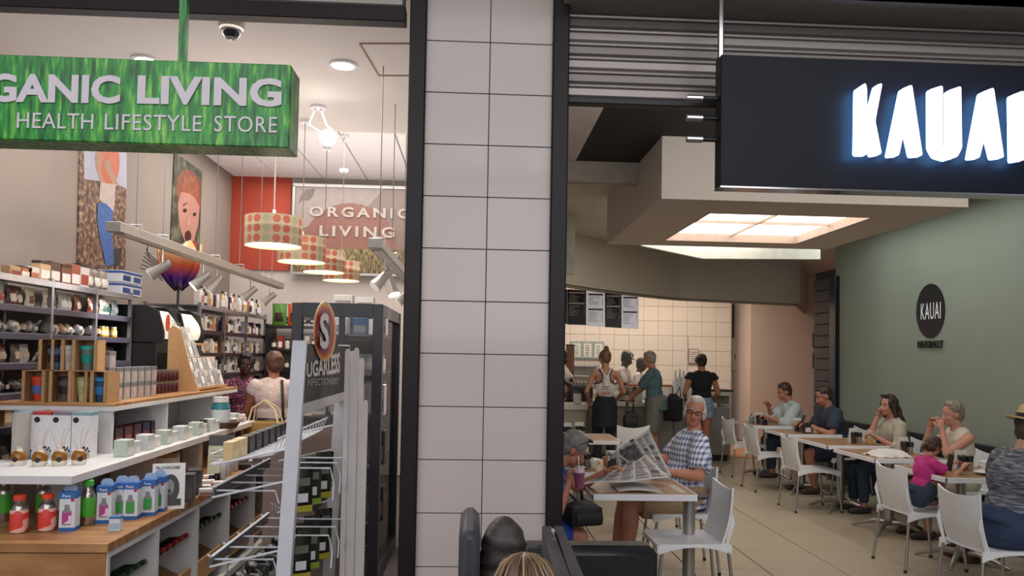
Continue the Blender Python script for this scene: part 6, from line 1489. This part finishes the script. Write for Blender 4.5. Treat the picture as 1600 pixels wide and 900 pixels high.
# white picket panel
t = thing('picket_panel', 'narrow white picket panel between the stand and the glass cabinet', 'panel', (-.7, 4.5, 0))
for i, (px, py) in enumerate(((543, 545), (550, 548), (557, 543), (565, 560), (571, 625))):
    p = aty(px, py, 4.5+.02*(i % 2)); w_ = .014
    MB().prism([V((p.x-w_, p.y, 0)), V((p.x+w_, p.y, 0)), V((p.x+w_, p.y, p.z-.02)), V((p.x+w_*.6, p.y, p.z-.004)), V((p.x, p.y, p.z)), V((p.x-w_*.6, p.y, p.z-.004)), V((p.x-w_, p.y, p.z-.02))], (0, .015, 0)).build('picket', mat('#e0dad8', .5, nz=.04), t, world=True)
for z in (.3, 1.0): p = aty(543, 600, 4.52); MB().box(p.x-.01, aty(572, 600, 4.52).x, 4.54, 4.555, z, z+.05).build('rail', M_white, t, world=True)
# glass cabinet
Y0, Y1 = 5.45, 6.7
xl = aty(466, 480, Y0).x; xr = aty(592, 480, Y0).x; zc = aty(530, 474, Y0).z
t = thing('glass_cabinet', 'tall dark framed glass display cabinet beside the shop front jamb', 'cabinet', ((xl+xr)/2, 6.1, 0)); fr = mat('#2a2930', .35, nz=.1)
for (x, y) in ((xl, Y0), (xr, Y0), (xl, Y1), (xr, Y1)): MB().box(x-.035, x+.035, y-.035, y+.035, 0, zc, .003).build('frame_post', fr, t, world=True)
for z in (0.05, zc-.045):
    for (x0, x1, y0, y1) in ((xl, xr, Y0-.03, Y0+.03), (xl, xr, Y1-.03, Y1+.03), (xl-.03, xl+.03, Y0, Y1), (xr-.03, xr+.03, Y0, Y1)): MB().box(x0, x1, y0, y1, z-.045, z+.045).build('frame_rail', fr, t, world=True)
xm_ = aty(535, 480, Y0).x
MB().box(xm_-.02, xm_+.02, Y0-.01, Y0+.02, 1.25, zc-.05).build('frame_mullion', fr, t, world=True)
for k, z in enumerate((.45, .85, 1.2, 1.5, 1.78)): MB().box(xl+.03, xr-.03, Y0+.05, Y1-.03, z-.012, z).build('cabinet_shelf', mat('#5b4238', .5) if k == 2 else mat('#6f6c6e', .4), t, world=True)
MB().box(xr-.002, xr+.002, Y0+.04, Y1-.04, .1, zc-.09).build('side_glass', M_glassdark, t, world=True)
MB().box(xl+.04, xr-.04, Y0-.002, Y0+.002, .1, zc-.09).build('front_glass', M_glass, t, world=True)
MB().box(xl, xr, Y1, Y1+.02, .05, zc).build('back_panel', mat('#2f2626', .5), t, world=True)
for k, z in enumerate((.45, .85, 1.2, 1.5, 1.78)):
    for i in range(4):
        x = xl+.13+i*.14
        if k in (2, 4): K, f = carton(.1, .12, .22 if k == 2 else .12, '#cfcaca' if k == 2 else ('#3a5f8a', '#d6d4d6')[i % 2], '#8b8788', None, 'cabinet_box'); L = 'white box '
        elif k == 3: K, f = jar(.045, .14, '#bdbab8', '#8f8c8b', '#dedad7', 'cabinet_jar'); L = 'silver jar '
        else: K, f = carton(.12, .14, .24, ('#5b3a34', '#3b302f')[i % 2], '#7d6a60', None, 'brown_box'); L = 'brown box '
        goods(K, f, x, Y0+.2, z, 0, L+f'in the glass cabinet, {ORD[4-k]} shelf up, {ORD[i]} along', 'goods in the glass cabinet')
        if i == 3:
            for j in range(4): goods(K, f, xr-.12, Y0+.4+j*.2, z, PI/2, L+f'by side glass of glass cabinet, {ORD[4-k]} tier, {ORD[j]} deep', 'goods in the glass cabinet')
for i, (px, z) in enumerate(((553, .0), (560, 0))): K, f = carton(.14, .1, .09, '#c9c6c4', '#8f8b8a', None, 'device_box'); goods(K, f, aty(px+i*20-12, 480, 6.0).x, 5.9+.2*i, zc, 0, ('pale device box on top of the glass cabinet', 'second pale box on the glass cabinet top')[i])
# straw basket on the arm of the woman in pink
p = aty(413, 674, 7.3); t = thing('straw_basket', 'woven straw basket with two looped handles on the arm of the woman in pink', 'basket', (p.x, p.y, p.z-.08))
M_str = nodes_mat('straw2', lambda nt, v: mixc(nt, ntex(nt, v, 90, (1, 1, 4)), '#8f6a3c', '#c9a468'), .8, bump=.4)
mb = MB(); mb.grid(lambda u, v: V(((.17+.05*v)*math.cos(2*PI*u), (.1+.03*v)*math.sin(2*PI*u), .17*v)), 28, 6, .008); mb.lathe([(.17, 0), (0, .0)], 20, sy=.6); mb.build('basket_body', M_str, t, smooth=True)
for y in (-.09, .09): MB().tube([V((-.13, y, .15)), V((-.1, y*.7, .3)), V((0, y*.3, .37)), V((.1, y*.7, .3)), V((.15, y, .15))], .008, 8).build('handle', CM('#d8c6a0'), t, smooth=True)
# ================================================================ THINGS ON TABLES AND COUNTER
def tent():
    q = thing('table_tent', 'x', 'menu'); MB().prism([V((-.05, -.03, 0)), V((-.05, .03, 0)), V((-.05, .002, .16)), V((-.05, -.002, .16))], (.1, 0, 0)).build('card', CM('#c9c5c0'), q)
    mb = MB(); mb.M = Matrix.Rotation(math.radians(-10), 4, 'X'); mb.box(-.036, .036, -.036, -.034, .085, .115); mb.box(-.036, -.028, -.036, -.034, .05, .1); mb.box(.028, .036, -.036, -.034, .05, .1); mb.build('arch_print', M_black, q)
    mb = MB(); mb.M = Matrix.Rotation(math.radians(-10), 4, 'X'); mb.box(-.03, .03, -.036, -.034, .02, .03); mb.build('printed_line', M_black, q); return q
def shaker(full):
    def f():
        q = thing('pepper_mill', 'x', 'shaker'); MB().lathe([(.022, 0), (.024, .01), (.022, .075)], 14).build('glass_body', CM('#8f7d70' if full else '#3a2c26', .15), q, smooth=True)
        MB().lathe([(.027, .072), (.027, .115), (.02, .12), (0, .12)], 14).build('cap', M_black, q, smooth=True); return q
    return ('shaker', full), f
def plate():
    q = thing('plate', 'x', 'plate'); MB().lathe([(.06, 0), (.07, .004), (.125, .02), (.12, .024), (.065, .01), (0, .009)], 26).build('plate_body', CM('#d9d4ce', .25), q, smooth=True)
    MB().ell((.01, .0, .025), (.05, .03, .016)).build('food', CM('#8a7a4a'), q, smooth=True); return q
def cup_(c):
    def f():
        q = thing('coffee_cup', 'x', 'cup'); MB().lathe([(.022, 0), (.028, .01), (.038, .07), (.034, .068), (.024, .014)], 18).build('cup_body', CM(c, .3), q, smooth=True)
        MB().tube([V((.034, 0, .055)), V((.056, 0, .05)), V((.056, 0, .028)), V((.03, 0, .02))], .005, 6).build('handle', CM(c, .3), q, smooth=True); return q
    return ('cup', c), f
def napk():
    q = thing('napkin_holder', 'x', 'holder'); MB().box(-.05, .05, -.03, .03, 0, .05, .004).build('tray', CM('#d6d1ca'), q)
    for k in range(5): MB().box(-.042+k*.017, -.03+k*.017, -.02, .02, .01, .085, .004).build('sachet', CM('#e6e1da'), q)
    return q
ZT = .752
def set_(x, y, which, nm, rz=0):
    goods('tent', tent, x, y+.06, ZT, rz, f'white table tent with a black arch on {nm}', 'table tents')
    for i, dx in enumerate((-.03, .035)): K, f = shaker(i); goods(K, f, x+dx, y-.01, ZT, 0, f'{("dark pepper", "pale salt")[i]} mill with a black cap on {nm}', 'pepper and salt mills')
    if which: goods('napk', napk, x+.14, y-.05, ZT, rz, f'small holder of sachets on {nm}', 'sachet holders')
set_(4.02, 10.6, 0, 'the farthest wall table'); set_(4.15, 9.62, 0, 'the table of the man in navy'); set_(4.2, 8.25, 1, 'the middle wall table', .2)
set_(4.25, 7.35, 0, 'the table with the white cloth'); set_(4.15, 6.3, 1, 'the nearest wall table')
set_(1.05, 8.45, 0, 'the table before the servery', .1); set_(.9, 6.2, 0, 'the table behind the newspaper'); set_(1.2, 8.55, 0, 'the table before the servery, second set')
for i, (x, y) in enumerate(((.78, 6.1), (.98, 6.55))): goods('plate', plate, x, y, ZT, 0, ('white plate with leftover food near the bent woman', 'white plate behind the mills')[i], 'plates')
goods('plate', plate, 4.1, 10.85, ZT, 0, 'white plate on the farthest wall table'); goods('plate', plate, 4.2, 6.05, ZT, 0, 'plate with a wrap before the eating woman')
for i, (x, y, c) in enumerate(((1.12, 6.35, '#b9855c'), (.98, 6.15, '#e0dbd5'), (.95, 8.7, '#b0402c'), (1.0, 8.35, '#d8cfc6'), (4.25, 9.35, '#d8d2ca'), (4.3, 8.15, '#c9a15f'))):
    K, f = cup_(c); goods(K, f, x, y, ZT, i, ('tan mug among the mills', 'pale cup beside the plates', 'red tin cup on the table before the servery', 'pale cup on the table before the servery', 'small cup by the phone of the man in navy', 'amber drink on the middle wall table')[i])
K, f = carton(.09, .04, .13, '#2b2a2e', '#d6d2cc', None, 'sauce_caddy'); goods(K, f, 4.12, 9.3, ZT, .2, 'black caddy with white print on the table of the man in navy')
K, f = bottle(.03, .13, '#6d8898', '#2d4a66', None, 'water_bottle')
for i in range(2): goods(K, f, 3.95+i*.07, 10.75, ZT, 0, ('blue water bottle on the farthest wall table', 'second blue water bottle on the farthest wall table')[i])
K, f = jar(.035, .08, '#1c1b20', '#1c1b20', None, 'black_mug'); goods(K, f, 4.02, 10.42, ZT, 0, 'black mug at the edge of the farthest wall table')
# cloth
t = MB(); r9 = random.Random(2)
t.grid(lambda u, v: V((3.8+.34*u, 7.05+.3*v, ZT+.035+.03*noise.noise(V((u*4, v*4, 1)))+.025*math.sin(PI*u)*math.sin(PI*v)-.03*(max(abs(2*u-1), abs(2*v-1))**6))), 14, 14, .01)
tag(t.build('white_cloth', CM('#cfcac6', .8), world=True, smooth=True), 'crumpled white cloth on a table of the wall row', 'cloth')
# phones
def phone(x, y, z, lab, tilt=50, rz=0):
    q = thing('phone', lab, 'phone', (x, y, z), rz); mb = MB(); mb.M = Matrix.Rotation(math.radians(tilt), 4, 'X'); mb.box(-.036, .036, -.004, .004, -.07, .07, .003); mb.build('phone_body', M_black, q)
    mb = MB(); mb.M = Matrix.Rotation(math.radians(tilt), 4, 'X'); mb.box(-.032, .032, -.005, -.004, -.06, .06); mb.build('screen', mat('#1a2028', .1), q)
phone(4.13, 9.45, .9, 'black phone in the hands of the man in navy', 20, PI/2); phone(3.93, 6.16, .83, 'black phone held by the child', 10, PI/2)
# smoothie
t = thing('smoothie_cup', 'clear cup of pink purple smoothie with a straw held by the woman in blue', 'cup', tuple(aty(905, 762, 4.93)))
MB().lathe([(.026, 0), (.036, .1)], 18).build('cup_body', CM('#8d4d6c', .2), t, smooth=True); MB().lathe([(.038, .098), (.036, .11), (.02, .125), (0, .125)], 18).build('lid', CM('#c9b5be', .15), t, smooth=True); MB().tube([V((0, 0, .1)), V((-.01, 0, .2))], .003, 6).build('straw', M_white, t)
# newspaper
t = thing('newspaper', 'open newspaper held up and drooping over the nearest table', 'newspaper', (1.1, 5.5, .76))
M_pap = nodes_mat('newsprint', lambda nt, v: mixc(nt, ntex(nt, v, 30), '#b9b6b2', '#cac7c2'), .85)
def quad(c, nm, bend=.03, n=12):
    A, B_, Cc, D = [V(q) for q in c]
    def fn(u, v): p = (A*(1-u)+B_*u)*(1-v)+(D*(1-u)+Cc*u)*v; nn = (B_-A).cross(D-A).normalized(); return p+nn*(bend*math.sin(PI*u)*math.sin(PI*v*.9)+.006*math.sin(u*9+v*5))
    MB().grid(fn, n, n, .0015).build(nm, M_pap, t, world=True, smooth=True)
    return fn
def ink(fn, side, spec, seed, dark):
    r = random.Random(seed); mb = MB(); parent = t
    def patch(u0, u1, v0, v1):
        nu = max(1, int((u1-u0)/.06)); W = []
        P = []; nn = (fn(.6, .5)-fn(.4, .5)).cross(fn(.5, .6)-fn(.5, .4)).normalized()*side
        for i in range(nu+1):
            u = u0+(u1-u0)*i/nu; P.append((fn(u, v0)+nn, fn(u, v1)+nn))
        for a, b in zip(P, P[1:]): mb.add([a[0], b[0], b[1], a[1]], [(0, 1, 2, 3)])
    for c in range(5):
        u0 = .05+c*.185; v = .05
        while v < .93:
            if r.random() < .12: patch(u0, u0+.16, v, v+.02); v += .045
            elif r.random() < .06: patch(u0+.02, u0+.14, v, v+.1); v += .12
            else: patch(u0, u0+.10+.06*r.random(), v, v+.006); v += .018
    mb.build('newsprint_lines', mat('#55535a', .85), t, world=True)
Yn = 5.45
q1 = [aty(908, 752, 5.15), aty(1049, 748, 5.35), aty(1012, 700, 5.55), aty(975, 735, 5.5)]
n0, n1, n2, n3 = aty(907, 757, 5.1), aty(1048, 747, 5.25), aty(1010, 711, 5.6), aty(962, 738, 5.45)
fA = quad([n0, n1, n2, n3], 'lower_page'); ink(fA, .003, 0, 1, 0); ink(fA, -.005, 0, 1, 0)
m0, m1, m2, m3 = aty(985, 728, 5.66), aty(1050, 745, 5.45), aty(1014, 671, 5.75), aty(960, 706, 5.85)
fB = quad([m0, m1, m2, m3], 'upper_page', .02); ink(fB, .003, 0, 4, 0); ink(fB, -.005, 0, 4, 0)
k0_, k1_, k2_, k3_ = aty(948, 737, 5.78), aty(1003, 722, 5.72), aty(990, 690, 5.8), aty(950, 712, 5.86)
fC = quad([k0_, k1_, k2_, k3_], 'rear_page', .01); ink(fC, .003, 0, 9, 0); ink(fC, -.005, 0, 9, 0)
d0 = [fC(.0, .0), fC(.3, .0), fC(.3, .6), fC(.02, .6)]; nn = (d0[1]-d0[0]).cross(d0[3]-d0[0]).normalized()
for s in (1, -1): MB().add([p+nn*.008*s for p in d0], [(0, 1, 2, 3)]).build('dark_advert', mat('#2a282c', .8), t, world=True)
d0 = [fB(.08, .35), fB(.5, .3), fB(.5, .8), fB(.1, .85)]; nn = (d0[1]-d0[0]).cross(d0[3]-d0[0]).normalized()
for s in (1, -1): MB().add([p+nn*.012*s for p in d0], [(0, 1, 2, 3)]).build('photo_print', mat('#5b5a5f', .8, nz=.7, scale=25), t, world=True)
MB().grid(lambda u, v: V((.98+.46*u, 5.1+.32*v, .757+.01*math.sin(u*6))), 8, 4, .002).build('page_on_table', M_pap, t, world=True)
# servery equipment
def ct(px, py, Y, z=None): return aty(px, py, Y)
ZC_ = .935
t = thing('coffee_machine', 'dark coffee machine and grinder behind the till counter', 'machine', (1.75, 12.4, .93)); x = aty(906, 620, 12.4).x
MB().box(x-.16, x+.2, 12.3, 12.62, .93, 1.18, .02).build('machine_body', mat('#2a2d30', .4), t, world=True)
for k in range(6): MB().lathe([(.03, 0), (.03, .05), (0, .06)], 12, (x-.12+k*.055, 12.45, 1.18)).build('cup_stack', M_chrome, t, world=True, smooth=True)
t = thing('wood_post', 'brown wooden post panel behind the till counter', 'post', (aty(890, 580, 13).x, 13, 0)); a = aty(885, 540, 13).x; b = aty(897, 540, 13).x
MB().box(a, b, 12.95, 13.05, 0, aty(890, 540, 13).z, .004).build('board', wood('redwood', '#6d3f28', '#8a5436', '#9a6545', (1, 1, .2)), t, world=True); MB().box(a-.005, b+.005, 12.945, 13.055, aty(890, 540, 13).z, aty(890, 540, 13).z+.02).build('cap_strip', M_dark, t, world=True)
t = thing('notice_board', 'framed strip of pale notices on the servery wall beside the shelves', 'notice', aty(920, 560, 15.4)); a = aty(892, 560, 15.44); b = aty(944, 534, 15.44)
MB().box(a.x, b.x, 15.44, 15.48, a.z, b.z).build('frame', mat('#9aa39a', .5), t, world=True)
for k in range(3):
    w9 = (b.x-a.x)/3; MB().box(a.x+w9*k+.03, a.x+w9*(k+1)-.03, 15.43, 15.44, a.z+.03, b.z-.04).build('sheet', mat('#d9ddd2', .5), t, world=True)
    for j in range(5): MB().box(a.x+w9*k+.07, a.x+w9*(k+1)-.08, 15.425, 15.43, a.z+.07+j*.045, a.z+.085+j*.045).build('printed_line', mat('#a85f52' if k == 1 else '#8b928a', .6), t, world=True)
t = thing('notice_board', 'small framed notice on the tiled wall near the woman in black', 'notice', aty(1084, 560, 15.4)); a = aty(1076, 568, 15.44); b = aty(1092, 545, 15.44)
MB().box(a.x, b.x, 15.45, 15.48, a.z, b.z).build('frame', mat('#8f8377', .5), t, world=True); MB().box(a.x+.02, b.x-.02, 15.44, 15.45, a.z+.02, b.z-.02).build('sheet', mat('#ddd0c2', .5), t, world=True)
for j in range(5): MB().box(a.x+.04, b.x-.04, 15.435, 15.44, a.z+.05+j*.045, a.z+.06+j*.045).build('printed_line', mat('#8a6f62', .6), t, world=True)
t = thing('wall_shelf', 'steel wall shelves with trays beneath the notices', 'shelf', aty(915, 580, 15.2))
for z in (1.45, 1.25): a = aty(893, 570, 15.3).x; b = aty(936, 570, 15.3).x; MB().box(a, b, 15.2, 15.47, z, z+.03).build('shelf_board', M_steel, t, world=True); MB().box(a, a+.02, 15.2, 15.47, z-.12, z).build('bracket', M_steel, t, world=True)
t = thing('splash_screen', 'clear glass splash screen on the servery ledge', 'screen', (2.8, 13.2, 1.2)); a = aty(893, 600, 13.2).x; b = aty(1075, 600, 13.2).x
for k in range(3): x0_ = a+(b-a)*k/3; MB().box(x0_+.004, a+(b-a)*(k+1)/3-.004, 13.2, 13.208, 1.2, aty(1000, 526, 13.2).z).build('glass_pane', M_glass, t, world=True)
MB().box(b-.02, b, 13.195, 13.215, 1.18, aty(1000, 526, 13.2).z).build('end_bar', M_white, t, world=True)
for k, (px, c, h) in enumerate(((1055, '#cfd0cf', .34), (1062, '#c6c9c9', .36), (1068, '#d5d3cf', .34))):
    K, f = bottle(.05, h, c, '#e0ddd8', None, 'clear_bottle'); p = aty(px, 600, 12.95); goods(K, f, p.x, 12.95, 1.19 if False else .93, 0, f'tall clear dispenser bottle on the servery, {ORD[k]} of three', 'clear dispenser bottles', (1, 1, 1.5))
p = aty(1017, 600, 12.9); K, f = carton(.22, .15, .12, '#d8a22c', '#efe0a8', None, 'fruit_crate'); goods(K, f, p.x, 13.05, 1.19, 0, 'yellow tray of fruit on the servery ledge')
p = aty(980, 625, 12.5); t = thing('display_rack', 'clear rack of small wrapped snacks on the servery counter', 'display', (p.x, 12.42, .935))
MB().box(-.16, .16, -.08, .08, 0, .02).build('rack_base', M_dark, t)
for r_ in range(3):
    for c in range(4): MB().box(-.15+c*.078, -.085+c*.078, -.07+.04*r_, -.03+.04*r_, .02+.07*r_, .1+.07*r_, .006).build('snack_bar', CM(('#8b8178', '#b3a79a', '#5b534d')[(r_+c) % 3], .3), t)
for px, z_, lb_, Y_ in ((902, .92, 'small card with a square code holder on the till counter', 11.72), (998, .93, 'price card stand on the servery counter', 12.3)):
    p = aty(px, 640, Y_); t = thing('card_stand', lb_, 'stand', (p.x, Y_, z_)); mb = MB(); mb.M = Matrix.Rotation(math.radians(-12), 4, 'X'); mb.box(-.06, .06, 0, .004, 0, .2); mb.build('card', CM('#cfcac6'), t)
    mb = MB(); mb.M = Matrix.Rotation(math.radians(-12), 4, 'X'); mb.box(-.06, .06, -.001, 0, .16, .2); mb.build('dark_header', M_dark, t); MB().box(-.05, .05, -.02, .03, 0, .008).build('stand_foot', M_dark, t)
# niche: electrical boxes
t = thing('electrical_box', 'white wall mounted electrical box beside the servery', 'cabinet', aty(1156, 579, 15.9)); a = aty(1145, 579, 15.9); b = aty(1164, 529, 15.9)
MB().box(a.x, b.x, 15.88, 16.05, a.z, b.z, .01).build('box_body', CM('#cdbfa9'), t, world=True); MB().box(a.x+.03, a.x+.05, 15.87, 15.88, a.z+.25, a.z+.33).build('lock', M_dark, t, world=True)
t = thing('distribution_board', 'dark recessed distribution board above the electrical box', 'panel', aty(1158, 527, 15.95)); a = aty(1145, 527, 15.98); b = aty(1164, 476, 15.98)
MB().box(a.x, b.x, 15.96, 16.05, a.z, b.z, .01).build('board_body', mat('#5e564d', .5), t, world=True)
for j in range(3): MB().box(a.x+.03, a.x+.14, 15.94, 15.96, a.z+.12+j*.16, a.z+.2+j*.16).build('breaker_row', mat('#8b8176', .5), t, world=True)
